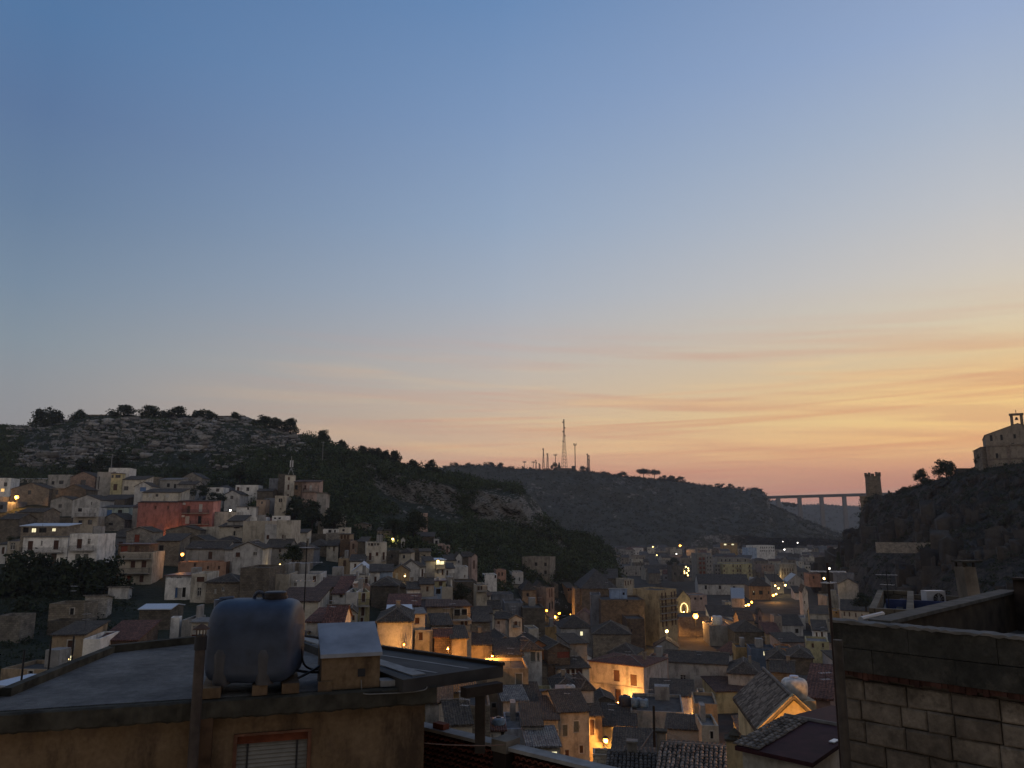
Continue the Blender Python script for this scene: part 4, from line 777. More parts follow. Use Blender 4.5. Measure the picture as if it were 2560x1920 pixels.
H('H', 1610, 1905, 1295, 1510, 118, 'yellow', 'shed', 'T', 'yellow house front glowing beside the brightest orange street lamp', 'd 1720 1345 1764 1452;d 1780 1350 1818 1412', -8, 8, 2.2, ref='glowing yellow house', det=2)
H('H', 1500, 1612, 1215, 1500, 117, 'tan', 'shed', 'T', 'stained tan house left of the brightest orange street lamp', 'd 1506 1240 1544 1375', 0, 8, 1.6, det=2)
bg_ = H('H', 1228, 1502, 1180, 1620, 106, (.42, .36, .28), 'gable', 'T', 'tall pale house with green shutters beside a lit underpass', 'g 1270 1290 1312 1388;g 1366 1262 1412 1356;s 1290 1508 1322 1572;s 1415 1474 1447 1540', 8, 12, 2.6, ref='tall green shutter house', det=2)
H('H', 1088, 1228, 1245, 1505, 104, 'beige', 'shed', 'T', '', 's 1215 1330 1228 1400', -2, 9, 1.5, into=bg_)
H('H', 790, 1090, 1150, 1300, 112, 'stone', 'shed', 'T', 'stone house with a rough dark roof left of the tall green shutter house', 'k 1040 1200 1080 1240', 4, 9, 2.8)
H('H', 752, 960, 1085, 1200, 110, 'lgrey', 'shed', 'F', 'pale hut with a light sloping canvas roof by the small orange lamp', '', 8, 6, 1.2)
H('H', 1190, 1430, 985, 1100, 124, 'grey', 'hip', 'T', 'grey house with laundry terrace and hip roof below the louvred gallery', '', 2, 9, 2.2, ref='laundry terrace house')
H('H', 1430, 1538, 975, 1100, 122, 'lgrey', 'hip', 'T', 'pale grey cube house at the right of the laundry terrace', '', 6, 8, 1.8)
H('H', 1030, 1190, 1020, 1100, 121, 'yellow', 'flat', 'F', 'low yellow terrace wall house left of the laundry terrace', '', 2, 6)
H('H', 1540, 1720, 1085, 1150, 128, 'dstone', 'gablef', 'T', 'small dark gable silhouetted against an orange glow', '', 0, 6, 1.2)
H('H', 770, 930, 1322, 1480, 94, (.5, .5, .52), 'flat', 'F', 'bluish white curved terrace house in the lower town', '', 2, 8)
H('H', 930, 1088, 1300, 1480, 93, 'lgrey', 'shed', 'T', 'pale grey house with low roof left of the tall green shutter house', 'w 870 1285 900 1300', 2, 8, 1.2)
H('H', 628, 765, 1340, 1480, 90, 'white', 'shed', 'R', 'small white house with red brown roof and black door by the pergola post', 'k 733 1330 762 1425;w 648 1368 668 1398', 4, 4, .5, det=2)
H('H', 262, 485, 1290, 1420, 80, 'beige', 'gable', 'T', 'low beige house with a big dark mossy roof left of the pergola post', '', 10, 9, 2.2, ref='mossy roof house')
H('H', 450, 640, 1120, 1400, 86, 'stone', 'flat', 'D', 'tall stone wall house right behind the pergola post', '', 4, 6)
H('H', 80, 300, 1100, 1200, 92, 'grey', 'shed', 'T', 'grey house with dark roof beside the corner of the orange roof house', '', 4, 7, 1.6)
H('H', 970, 1240, 1480, 1600, 88, 'cream', 'shed', 'F', 'low cream house with lit yellow doorway beneath the tall green shutter house', 's 1020 1478 1065 1515;P 1110 1520 1225 1560', 4, 6, .8)
H('H', 1530, 1740, 1540, 1700, 74, 'beige', 'flat', 'F', 'broken pale wall house at the bottom edge below the street lamp', '', -6, 2, 1.2, stone=True)
H('H', 1700, 2080, 1600, 1720, 78, 'stone', 'shed', 'T', 'rubble walled house with a ruined roof of loose tiles', '', -10, 8, 1.6)
# --- behind: street with lamps and the middle valley
H('4', 0, 196, 485, 700, 300, 'lgrey', 'flat', 'F', 'white stained block against the dark wooded slope', 'w 120 580 136 640', 8, 9, ref='white stained block')
H('C', 455, 560, 1440, 1560, 262, 'white', 'flat', 'F', 'small white terrace house with open stair under the wooded slope', 'w 540 1440 556 1470', 8, 8)
H('C', 555, 640, 1400, 1500, 282, 'salmon', 'flat', 'F', 'salmon house with two small windows beside the white stained block', 'w 572 1420 584 1450;w 600 1420 612 1450', 8, 8)
H('C', 380, 475, 1530, 1625, 186, 'beige', 'flat', 'F', 'beige house with three shutters and balcony in the mid slope', 's 395 1540 410 1575;s 420 1538 435 1572', 10, 8, balc=((385, 1580, 480),))
H('C', 195, 385, 1500, 1600, 190, 'dstone', 'flat', 'D', 'long dark blank house left of the three shutter house', '', 8, 9)
H('4', 380, 600, 800, 1090, 292, 'dstone', 'hip', 'T', 'dark house with a broad ridge roof left of the lamp-lit street', '', 6, 12, 3)
H('4', 180, 420, 790, 1000, 280, 'stone', 'hip', 'T', 'stone house with small white gable left of the lamp-lit street', 'w 250 850 290 910', 6, 12, 2.6)
H('4', 0, 200, 700, 760, 300, 'beige', 'gable', 'T', 'long pale wall with dark roof under the white stained block', '', 8, 8, 1.4)
H('4', 596, 735, 760, 1190, 285, (.3, .22, .17), 'flat', 'D', 'street house with rows of brown shutters left above the orange lamps', 's 640 780 660 930;s 680 770 705 920;k 640 1020 665 1160;k 690 1000 712 1130', 38, 9)
H('4', 735, 800, 690, 1010, 310, 'dstone', 'flat', 'D', 'dark windowless tower like house above the orange lamps', '', 6, 8)
H('4', 842, 968, 740, 1010, 322, 'white', 'flat', 'F', 'white street house with two tall windows above the orange lamps', 's 872 800 892 880;s 922 790 944 880;s 880 950 900 1000;s 935 940 955 990', 10, 9, ref='white street house')
H('4', 965, 1092, 765, 1160, 312, (.40, .22, .11), 'shed', 'T', 'orange street house right of the white street house', 'k 968 775 1000 815;k 1010 765 1040 805;k 1050 770 1080 850', 10, 9, 1.4)
H('4', 1062, 1240, 480, 670, 352, 'grey', 'flat', 'F', 'grey box house with one square black window under the wooded slope', 'k 1185 490 1216 525', 4, 10)
H('4', 1240, 1432, 415, 590, 376, 'grey', 'gable', 'F', 'long grey house with grey roof above the grey box house', '', 6, 12, 2)
H('4', 1432, 1502, 400, 575, 376, 'cream', 'flat', 'F', 'cream end with dark doors right of the long grey house', 'k 1450 430 1475 490', 20, 9)
H('4', 1090, 1400, 770, 1190, 290, 'stone', 'flat', 'D', 'shadowed stone house with a brown balcony window right of the street lamps', 's 1250 930 1290 1060;s 1130 1040 1150 1090', 2, 10)
H('4', 1200, 1830, 765, 900, 288, 'dstone', 'hip', 'D', 'wide hall under a huge dark pyramid roof in the valley', '', 2, 22, 6, ref='huge dark pyramid roof')
H('4', 1540, 1830, 590, 760, 330, 'dstone', 'gable', 'D', 'dark gabled hall with a white verge behind the huge pyramid roof', '', -8, 12, 3.4)
H('4', 1935, 2112, 610, 760, 318, 'beige', 'flat', 'F', 'pale ribbed façade house in the valley', 's 1955 640 1975 720;s 2000 640 2020 715;s 2045 630 2065 700', 16, 8)
H('4', 1745, 1856, 360, 570, 420, 'rose', 'flat', 'F', 'slim red and white striped house above the valley roofs', 'r 1815 400 1830 500', 14, 7)
H('4', 1705, 1992, 808, 925, 246, (.24, .32, .46), 'shedb', 'W', 'pale blue rooftop hut above the dark brick block', 'w 1912 835 1950 880', -2, 5, .6, ref='pale blue rooftop hut')
H('4', 1545, 2300, 965, 1450, 238, 'brown', 'flat', 'D', 'huge blank brown brick block left of the lit balconies', 'k 1985 960 2020 1000', 0, 14, ref='huge brown brick block')
H('4', 1370, 1545, 880, 1460, 244, 'slate', 'flat', 'D', 'dark block added for the shadow gap left of the huge brick block', '', -4, 10)  # a gap in shadow, drawn as a dark house
H('4', 1990, 2300, 1290, 1640, 226, 'brown', 'flat', 'D', 'brown stone house with one small window below the huge brick block', 'k 2060 1470 2085 1520', 0, 10)
H('H', 1250, 1524, 448, 560, 216, 'lgrey', 'hip', 'T', 'grey house with a single lit window below the orange street lamps', 'P 1420 482 1442 516', 4, 11, 2.6, ref='grey single lit window house')
H('H', 1530, 1860, 500, 620, 205, 'stone', 'hip', 'T', 'row of rough dark roofs right of the single lit window', '', -4, 12, 2.4)
H('H', 1115, 1215, 440, 500, 210, 'ochre', 'flat', 'D', 'ochre yard wall house under the orange street lamps', '', 6, 6)
H('H', 975, 1060, 455, 510, 180, 'cream', 'flat', 'F', 'small cream roof box under the orange street lamps', '', 10, 6)
ap = H('I', 310, 470, 125, 600, 246, (.40, .30, .17), 'flat', 'D', 'five storey apartment block with rows of lamp-lit balconies', ';'.join(f's {x + k * 4} {y - k} {x + 14 + k * 4} {y + 48 - k}' for y in (150, 215, 275, 338, 400) for k, x in enumerate((335, 362, 410, 436))), 42, 10, ref='lamp-lit balcony block', balc=tuple((318, y + 52, 462) for y in (150, 215, 275, 338)))
H('I', 465, 582, 195, 420, 300, (.40, .33, .2), 'gablef', 'T', 'church front with a glowing oval niche under a domed top', '', 4, 5, 2.8, ref='glowing niche church front', cat='church', name='church')
H('I', 478, 745, 355, 640, 268, 'stone', 'flat', 'D', 'broad stone house with a curved parapet beneath the strongest orange lamp', '', 8, 12, 3.0, ref='strongest orange lamp')
H('I', 580, 720, 165, 280, 320, 'rose', 'flat', 'F', 'dim pinkish house right of the church front', 'w 610 185 630 205;w 660 185 680 205', 0, 10)
H('I', 645, 1086, 68, 160, 420, 'lgrey', 'gable', 'D', 'very long pale low building with a dark roof and three dark windows', 'k 700 80 720 115;k 822 80 842 112;k 945 85 965 110', -6, 14, 4.5, ref='very long low building')
H('6', 508, 890, 860, 1080, 395, (.42, .24, .12), 'hip', 'T', 'orange house flooded with lamp light at the end of the lit road', 'k 565 950 610 1020;P 580 950 596 968;k 680 940 745 1010;k 835 950 860 1000', -8, 14, 4, ref='orange lamp-flooded house')
H('6', 890, 1105, 790, 1000, 425, 'cream', 'shed', 'T', 'cream house lit by white lamps at the bend of the lit road', 'w 925 850 945 880', -4, 12, 3)
H('6', 205, 425, 1075, 1190, 335, (.42, .36, .3), 'gable', 'G', 'pale barn with shining sheet roof beside the lit road', '', -14, 14, 3.6)
H('6', 90, 200, 1140, 1260, 322, 'beige', 'flat', 'F', 'small beige house with black doorway left of the pale barn', 'k 135 1180 160 1240', -6, 8)
H('6', 1175, 1480, 790, 890, 455, (.42, .4, .38), 'gablef', 'G', 'pale warehouse with ribbed side and wide gable beyond the lit road', 'k 1210 780 1225 830;k 1260 790 1272 840', -10, 16, 4)
H('6', 1045, 1335, 480, 670, 520, 'beige', 'flat', 'F', 'cream three storey block with balconies beyond the lit road', ';'.join(f's {x} {y} {x + 18} {y + 50}' for x in (1075, 1120, 1165, 1210, 1255) for y in (560, 620)), -4, 14)
H('6', 720, 965, 500, 600, 545, (.3, .22, .18), 'flat', 'D', 'dull reddish brown block left of the cream balconies', 'w 760 530 780 560;w 860 530 880 560', 0, 14)
H('6', 60, 565, 478, 730, 505, 'yellow', 'flat', 'F', 'yellow apartment block with brown balconies', ';'.join(f's {x} {y} {x + 22} {y + 40}' for x in (70, 225, 300, 350, 510) for y in (500, 580, 650)), -2, 16, ref='yellow apartment block', balc=((275, 560, 385), (275, 640, 385), (490, 560, 560), (490, 640, 560)))
H('6', -40, 505, 385, 480, 525, 'grey', 'flat', 'D', 'grey upper storey block with a dark round opening behind the yellow apartments', ';'.join(f'k {x} 400 {x + 22} 440' for x in (20, 90, 160, 300, 430)), -2, 16)
gt = H('5', 1275, 1425, 305, 720, 500, (.27, .25, .22), 'flat', 'F', 'tall grey tower block with dark red balconies', ';'.join(f'r {x} {y} {x + 40} {y + 45}' for x in (1310, 1370) for y in (370, 450, 530, 610, 680)), 0, 16, ref='grey tower block', balc=tuple((1290, y, 1420) for y in (420, 500, 580, 660)))
H('5', 1425, 1545, 330, 730, 502, 'grey', 'flat', 'F', 'plain grey tower block with small windows right of the red balconies', ';'.join(f'w {x} {y} {x + 16} {y + 30}' for x in (1450, 1500) for y in (360, 430, 500, 570, 640)), 6, 14)
H('5', 1570, 1740, 480, 730, 512, 'grey', 'flat', 'F', 'grey block with column windows between the tower and the yellow apartments', ';'.join(f'k {x} {y} {x + 20} {y + 34}' for x in (1590, 1640, 1690) for y in (500, 570, 640)), 4, 14)
H('6', 485, 640, 205, 340, 700, 'blue', 'flat', 'F', 'blank bluish white end wall of the long school', '', 12, 10)
H('6', 575, 950, 165, 320, 740, 'white', 'flat', 'F', 'long white school with rows of small windows in the far valley', ';'.join(f'k {x} {y} {x + 16} {y + 26}' for x in (700, 735, 770, 805, 850, 890, 925) for y in (190, 245)), 14, 12, ref='long white school')
H('6', 55, 300, 125, 165, 880, 'ochre', 'flat', 'F', 'long thin ochre building lit by lamps below the far ridge', 'P 70 135 110 158;k 140 135 170 155;P 200 136 240 156', 0, 12)
H('6', 1545, 1755, 655, 850, 420, (.34, .19, .14), 'flat', 'D', 'dull red blank house near the rooftop aerial', 'k 1610 690 1640 740', -8, 12)
H('6', 1460, 1592, 515, 590, 560, 'cream', 'flat', 'F', 'small pale house with two windows at the foot of the right cliff', 'w 1490 530 1510 560;w 1540 530 1560 560', -10, 10)
H('6', 1355, 1455, 445, 500, 600, 'cream', 'flat', 'F', 'pale cube house at the foot of the right cliff', 'w 1385 460 1400 480', -10, 10)
H('6', 1300, 1420, 985, 1060, 330, 'lgrey', 'shed', 'T', 'grey cottage right of the lit road among dark roofs', '', -10, 9, 2)
H('6', 1440, 1530, 960, 1230, 300, 'lgrey', 'gablef', 'T', 'pale stained gable end near the rooftop aerial', 'k 1460 1120 1475 1170', -14, 12, 2)
H('6', 665, 725, 1330, 1520, 268, (.34, .22, .18), 'gablef', 'T', 'slim reddish bell gable tower among dark roofs', 'k 680 1400 695 1450', -4, 4, 1.4, name='bell_tower', cat='bell tower', ref='slim reddish bell gable')
H('6', 940, 1075, 1380, 1560, 240, (.27, .23, .2), 'flat', 'D', 'tapering grey stair tower among dark roofs', 'k 1030 1500 1045 1550', -6, 5, name='stair_tower', cat='tower', ref='grey stair tower')
H('6', 340, 640, 1500, 1560, 262, 'tan', 'hip', 'T', 'low tan house with one lit corner left of the reddish bell gable', '', -6, 12, 3)
H('6', 1960, 2100, 1290, 1400, 262, 'ochre', 'flat', 'F', 'small ochre house below the right cliff', 'w 2000 1310 2030 1340', -12, 8)
H('6', 2095, 2215, 1290, 1390, 255, 'beige', 'flat', 'F', 'beige house with ribbed front below the right cliff', 'k 2130 1310 2145 1360;k 2165 1310 2180 1360', -18, 8)
H('J', 440, 600, 190, 300, 290, 'grey', 'gablef', 'T', 'dim grey gabled house at the foot of the right cliff', '', -20, 10, 1.8)
H('J', 460, 690, 400, 480, 250, 'beige', 'shed', 'T', 'row house with many shutters just over the block wall', 's 480 410 492 445;s 520 412 532 448;s 570 418 582 452;s 620 425 632 455', -24, 8, 2.4)
H('I', 1000, 1130, 385, 470, 260, 'tan', 'gable', 'T', 'tan house with pink chimney right of the grey stair tower', '', -6, 10, 2.4)
H('I', 745, 955, 430, 640, 248, 'slate', 'flat', 'D', 'long dark blank house right of the strongest orange lamp', '', -4, 12)
H('I', 960, 1210, 480, 600, 236, 'dstone', 'hip', 'T', 'dark house with wide rough roof below the grey stair tower', '', -6, 12, 2.6)
H('I', 1232, 1360, 500, 545, 232, 'tan', 'shed', 'R', 'tan cottage with red roof near the grey stair tower', 'w 1280 510 1295 535', -8, 9, 2)
H('I', 1320, 1462, 622, 735, 195, (.42, .2, .09), 'flat', 'D', 'orange house with a white door left of the yellow twin house', 'h 1405 670 1435 712', -12, 7, ref='orange white door house')
H('I', 1100, 1320, 630, 740, 196, (.10, .14, .2), 'flat', 'D', 'dark blue house with one bright lit window', 'P 1208 645 1244 686', -10, 8, ref='dark blue house with lit window')
H('I', 968, 1090, 615, 660, 205, 'ochre', 'flat', 'D', 'low ochre wall house left of the dark blue house', '', -8, 7)
H('I', 1640, 1760, 470, 545, 200, 'white', 'shed', 'T', 'white twin window house under a dark roof near the rooftop aerial', 's 1660 485 1676 530;s 1705 480 1720 530', -18, 7, 1.6)
H('I', 1580, 1775, 560, 650, 186, 'yellow', 'flat', 'F', 'yellow twin house with bright lower band near the rooftop aerial', 's 1625 580 1645 618;s 1715 575 1732 610', -18, 8, ref='yellow twin house')
H('I', 1240, 1440, 725, 800, 180, 'stone', 'hip', 'T', 'stone house under a wide dark hip roof right of the long church hall', '', -16, 11, 2.8)
H('I', 1440, 1640, 700, 800, 170, 'dstone', 'hip', 'T', 'very dark house below the yellow twin house', '', -16, 10, 2.4)
H('I', 1270, 1480, 830, 960, 140, 'stone', 'gable', 'T', 'stone house hidden behind the white roof tank', '', -20, 9, 2.2)
H('I', 1590, 1790, 1050, 1200, 66, (.24, .16, .14), 'shed', 'R', 'dull pink house with a worn red tile roof behind the white roof tank', '', -26, 7, 2.4, ref='worn red tile roof')
LAMPS = [(42, 1243, 268, 0, 700, 'orange street lamp at the left edge before the brown barn', 1.3), (456, 1386, 172, 0, 90, 'small warm lamp over the salmon wall house'), (393, 1331, 229.5, 0, 95, 'orange lamp at the foot of the big pink house', .6), (466, 1322, 230, 0, 80, 'second orange lamp under the balcony of the pink house', .5), (576, 1276, 240, 2, 60, 'white lamp on the terrace right of the pink house', .8), (982, 1348, 262, 1, 160, 'yellow lamp on a post above the white loggia house'), (700, 1412, 174, 1, 40, 'tiny pale lamp under the leafy green tree', .7), (1095, 1403, 200, 1, 60, 'yellow lamp inside the lit veranda', .9),
    (1012, 1440, 174, 1, 20, 'tiny lamp by the white door of the tan cottage', .6), (169, 1648, 101, 1, 60, 'bright white green lamp beside the tan house door', .8),
    (1387, 1542, 292, 0, 500, 'orange lamp lowest in the street cluster'), (1398, 1534, 298, 0, 300, 'orange lamp second from bottom in the street cluster', .9), (1401, 1526, 306, 0, 300, 'orange lamp at the top of the close street trio', .9), (1427, 1522, 312, 0, 600, 'orange lamp right of the close street trio'), (1367, 1526, 280, 0, 160, 'narrow orange lamp at the left end of the lamp-lit street', .6), (1426, 1536, 300, 0, 0, 'faint white dot lamp under the right street lamp', .35),
    (1256, 1768, 115, 0, 600, 'small orange lamp on the street beside the glowing tan house', .8), (1514, 1851, 115.5, 0, 520, 'brightest orange lamp before the glowing yellow house', 1.3), (1545, 1757, 150, 0, 900, 'hidden orange lamp at the foot of the four window house', .5), (1727, 1789, 131, 0, 420, 'hidden orange lamp at the corner of the low annex', .6), (2045, 1826, 43.5, 0, 230, 'hidden orange lamp below the pale glowing gable', .4), (1378, 1886, 99, 0, 150, 'orange lamp under the balcony by the green shutter house', .5), (1120, 1622, 108, 0, 380, 'orange lamp in the lane below the cream terrace row', .5), (1010, 1612, 106, 0, 160, 'orange lamp beside the beige arched window house', .4), (1230, 1640, 128, 0, 300, 'orange lamp in the lane before the orange gables', .4),
    (1739, 1540, 262, 0, 1300, 'strongest orange lamp before the curved parapet wall', 1.9), (1667, 1578, 236, 1, 900, 'yellow lamp at the foot of the balcony block', 1.3), (1709, 1530, 296, 1, 200, 'small lamp inside the glowing church niche', .4),
    (1632, 1367, 860, 1, 0, 'far yellow lamp at the left of the valley end', .7), (1700, 1364, 880, 0, 2500, 'far orange lamp lighting roofs at the valley end', .8), (1642, 1388, 760, 1, 0, 'far pale lamp left of the bulb lit tree', .6), (1691, 1385, 780, 2, 0, 'far white lamp above the bulb lit tree', .6), (1849, 1440, 496, 2, 60, 'white lamp on the yellow apartment block', .7), (1994, 1357, 930, 2, 0, 'far white lamp in the upper right of the valley town', .6), (1957, 1354, 900, 2, 0, 'far faint white lamp right of the long school', .4), (1961, 1374, 760, 2, 0, 'bright white lamp just right of the long school', .7), (2099, 1369, 520, 1, 1500, 'big yellow lamp at the foot of the right cliff', 1.3), (2101, 1375, 515, 1, 0, 'lower yellow lamp of the pair at the right cliff', .9), (2118, 1341, 470, 1, 500, 'yellow lamp beside the cliff end', .8),
    (1943, 1438, 520, 1, 300, 'hazy yellow lamp above the bend of the lit road', 1.), (1957, 1454, 440, 1, 120, 'upper white lamp at the bend of the lit road', .7), (1938, 1464, 415, 1, 300, 'left white lamp at the bend of the lit road', .8), (1963, 1463, 418, 1, 250, 'right white lamp at the bend of the lit road', .9), (1946, 1471, 405, 1, 200, 'lower white lamp at the bend of the lit road', .7), (1933, 1488, 380, 0, 900, 'orange lamp on the lit road beside the flooded house', .9), (1940, 1485, 384, 1, 300, 'warm lamp close right of the orange road lamp', .8), (1871, 1512, 322, 0, 600, 'orange lamp lowest on the lit road'), (1879, 1505, 332, 0, 300, 'second orange lamp up the lit road', .8), (1864, 1514, 318, 1, 60, 'slim warm lamp by the pale barn', .6), (2073, 1421, 300, 2, 40, 'white lamp just right of the rooftop aerial', .9), (2060, 1446, 290, 1, 160, 'tall yellow lamp hidden behind the rooftop aerial', 1.), (1892, 1447, 445, 2, 0, 'small white strip lamp above the very long low building', .5), (1719, 1513, 318, 2, 0, 'tiny white lamp on the dim pinkish house', .4)]
# --- the rest of the packed town: smaller houses between the ones above
frng = random.Random(23)
UP_ = {}
def project(x, y, z):
    f = y * CP + z * SP; return 1280 + F * x / f, 960 - F * (z * CP - y * SP) / f
def depth_ok(x, y, r):
    return all((x - c[4][0]) ** 2 + (y - c[4][1]) ** 2 > (r + c[4][2] * .8) ** 2 for c in HOUSES)
def hides(b, d):
    if any(b[0] - 5 < q[0] < b[2] + 5 and b[1] - 24 < q[1] < b[3] and d < q[2] + 6 for q in LAMPS): return True
    for _, q, dq, _, _ in HOUSES:
        if dq > d - 3:
            ix = min(b[2], q[2]) - max(b[0], q[0]); iy = min(b[3], q[3] - 6) - max(b[1] - 26 * min(1, 120 / d), q[1])
            if ix > 0 and iy > 0 and ix * iy > .07 * (q[2] - q[0]) * (q[3] - q[1]): return True
    return False
NH = len(HOUSES); used = set(); CNAME = dict(cream='cream', white='whitish', grey='grey', lgrey='pale grey', stone='brown stone', dstone='dark stone', beige='beige', tan='tan', rose='pinkish', slate='slate grey', yellow='yellowish', salmon='salmon')
RNAME = dict(flat='flat roofed', gable='gable roofed', gablef='gable fronted', hip='hip roofed', shed='lean-to roofed')
def in_view(px, py): return -40 < px < 2250 and py < 1930
def try_house(d, px, far):
    k = (px - 1280) / 1963.6; x = k * d; z = ground(x, d)
    w = frng.uniform(6, 11) if not far else frng.uniform(7, 14); dep = frng.uniform(7, 10); h = frng.choice([3.4, 4, 6, 6.6, 7.2]) if not far else frng.choice([4, 6, 6.5, 7, 7.5])
    if d < 60: return
    if not depth_ok(x, d + 4, w * .5): return
    cx, cy = project(x, d, z); tx, ty = project(x, d, z + h)
    s = F / d * 1.0; b = (cx - w / 2 * s, ty - 5, cx + w / 2 * s, cy)
    if hides(b, d) or not in_view(cx, ty): return
    wall = frng.choice(['cream', 'beige', 'grey', 'lgrey', 'stone', 'stone', 'dstone', 'tan', 'grey', 'rose', 'slate', 'yellow', 'lgrey', 'white'] if not far else ['grey', 'lgrey', 'beige', 'stone', 'cream', 'grey', 'slate', 'dstone', 'stone'])
    roof = frng.choice(['flat', 'gable', 'gable', 'gablef', 'hip', 'shed', 'shed'] if not far else ['flat', 'flat', 'gable', 'hip', 'shed'])
    yaw = frng.uniform(-8, 14) if px < 1300 else frng.uniform(-28, 14)
    wins = []; n = int(w / 3.2)
    for i in range(n):
        for j in range(int(h / 3.1)):
            if frng.random() < .6:
                u = (i + .5) / n; x0_ = b[0] + (b[2] - b[0]) * (u - .06); x1_ = b[0] + (b[2] - b[0]) * (u + .06); zz = .9 + j * 3.1
                if j == 0 and frng.random() < .35: zz = .1; kd, hh = 'd', 2.1
                else: kd, hh = frng.choice('wwssk'), 1.35
                wins.append(f'{kd} {x0_:.1f} {cy - (cy - ty) * (zz + hh) / h:.1f} {x1_:.1f} {cy - (cy - ty) * zz / h:.1f}')
    # describe it by its look and the nearest house one can name
    size = 'low' if h < 4.5 else 'tall' if h > 9 else ''
    head = f'{CNAME[wall]} {RNAME[roof]} house'; head = (size + ' ' + head).strip(); lab = None; grp = None
    if d > 520:
        lab = f'small {CNAME[wall]} {RNAME[roof]} house in the packed far end of the valley town'; grp = f'far {CNAME[wall]} {RNAME[roof]} houses'
    else:
        near = sorted((((cx - (q[0] + q[2]) / 2) ** 2 + ((ty - q[1]) * 1.6) ** 2) ** .5, i) for i, (_, q, dq, rf, _) in enumerate(HOUSES[:NH]) if rf)
        for _, i in near[:6]:
            q = HOUSES[i][1]; dx = cx - (q[0] + q[2]) / 2; dy = (ty + cy) / 2 - (q[1] + q[3]) / 2
            rel = ('left of' if dx < 0 else 'right of') if abs(dx) > 1.3 * abs(dy) else ('above' if dy < 0 else 'below')
            far_ = 'just ' if abs(dx) + abs(dy) < 90 else ''
            lab = f'{head} {far_}{rel} the {HOUSES[i][3]}'
            if lab not in used: break
        else: return
        used.add(lab)
    if d >= INDIV:
        merged_house(x, d, z, w, dep, h, R(yaw), wall, roof, far); HOUSES.append((None, b, d, None, (x, d + dep / 2, max(w, dep) * .62))); return True
    used.add(lab) if d <= 520 else None
    return H('p', b[0], b[2], ty, cy, d, wall, roof, frng.choice('TTTTDRB') if roof != 'flat' else frng.choice('FFD'), lab, ';'.join(wins), yaw, dep, frng.uniform(1.1, 2.2), group=grp, det=1 if d < 215 else 0)
INDIV = 232
REST = MB(); RCOL = []
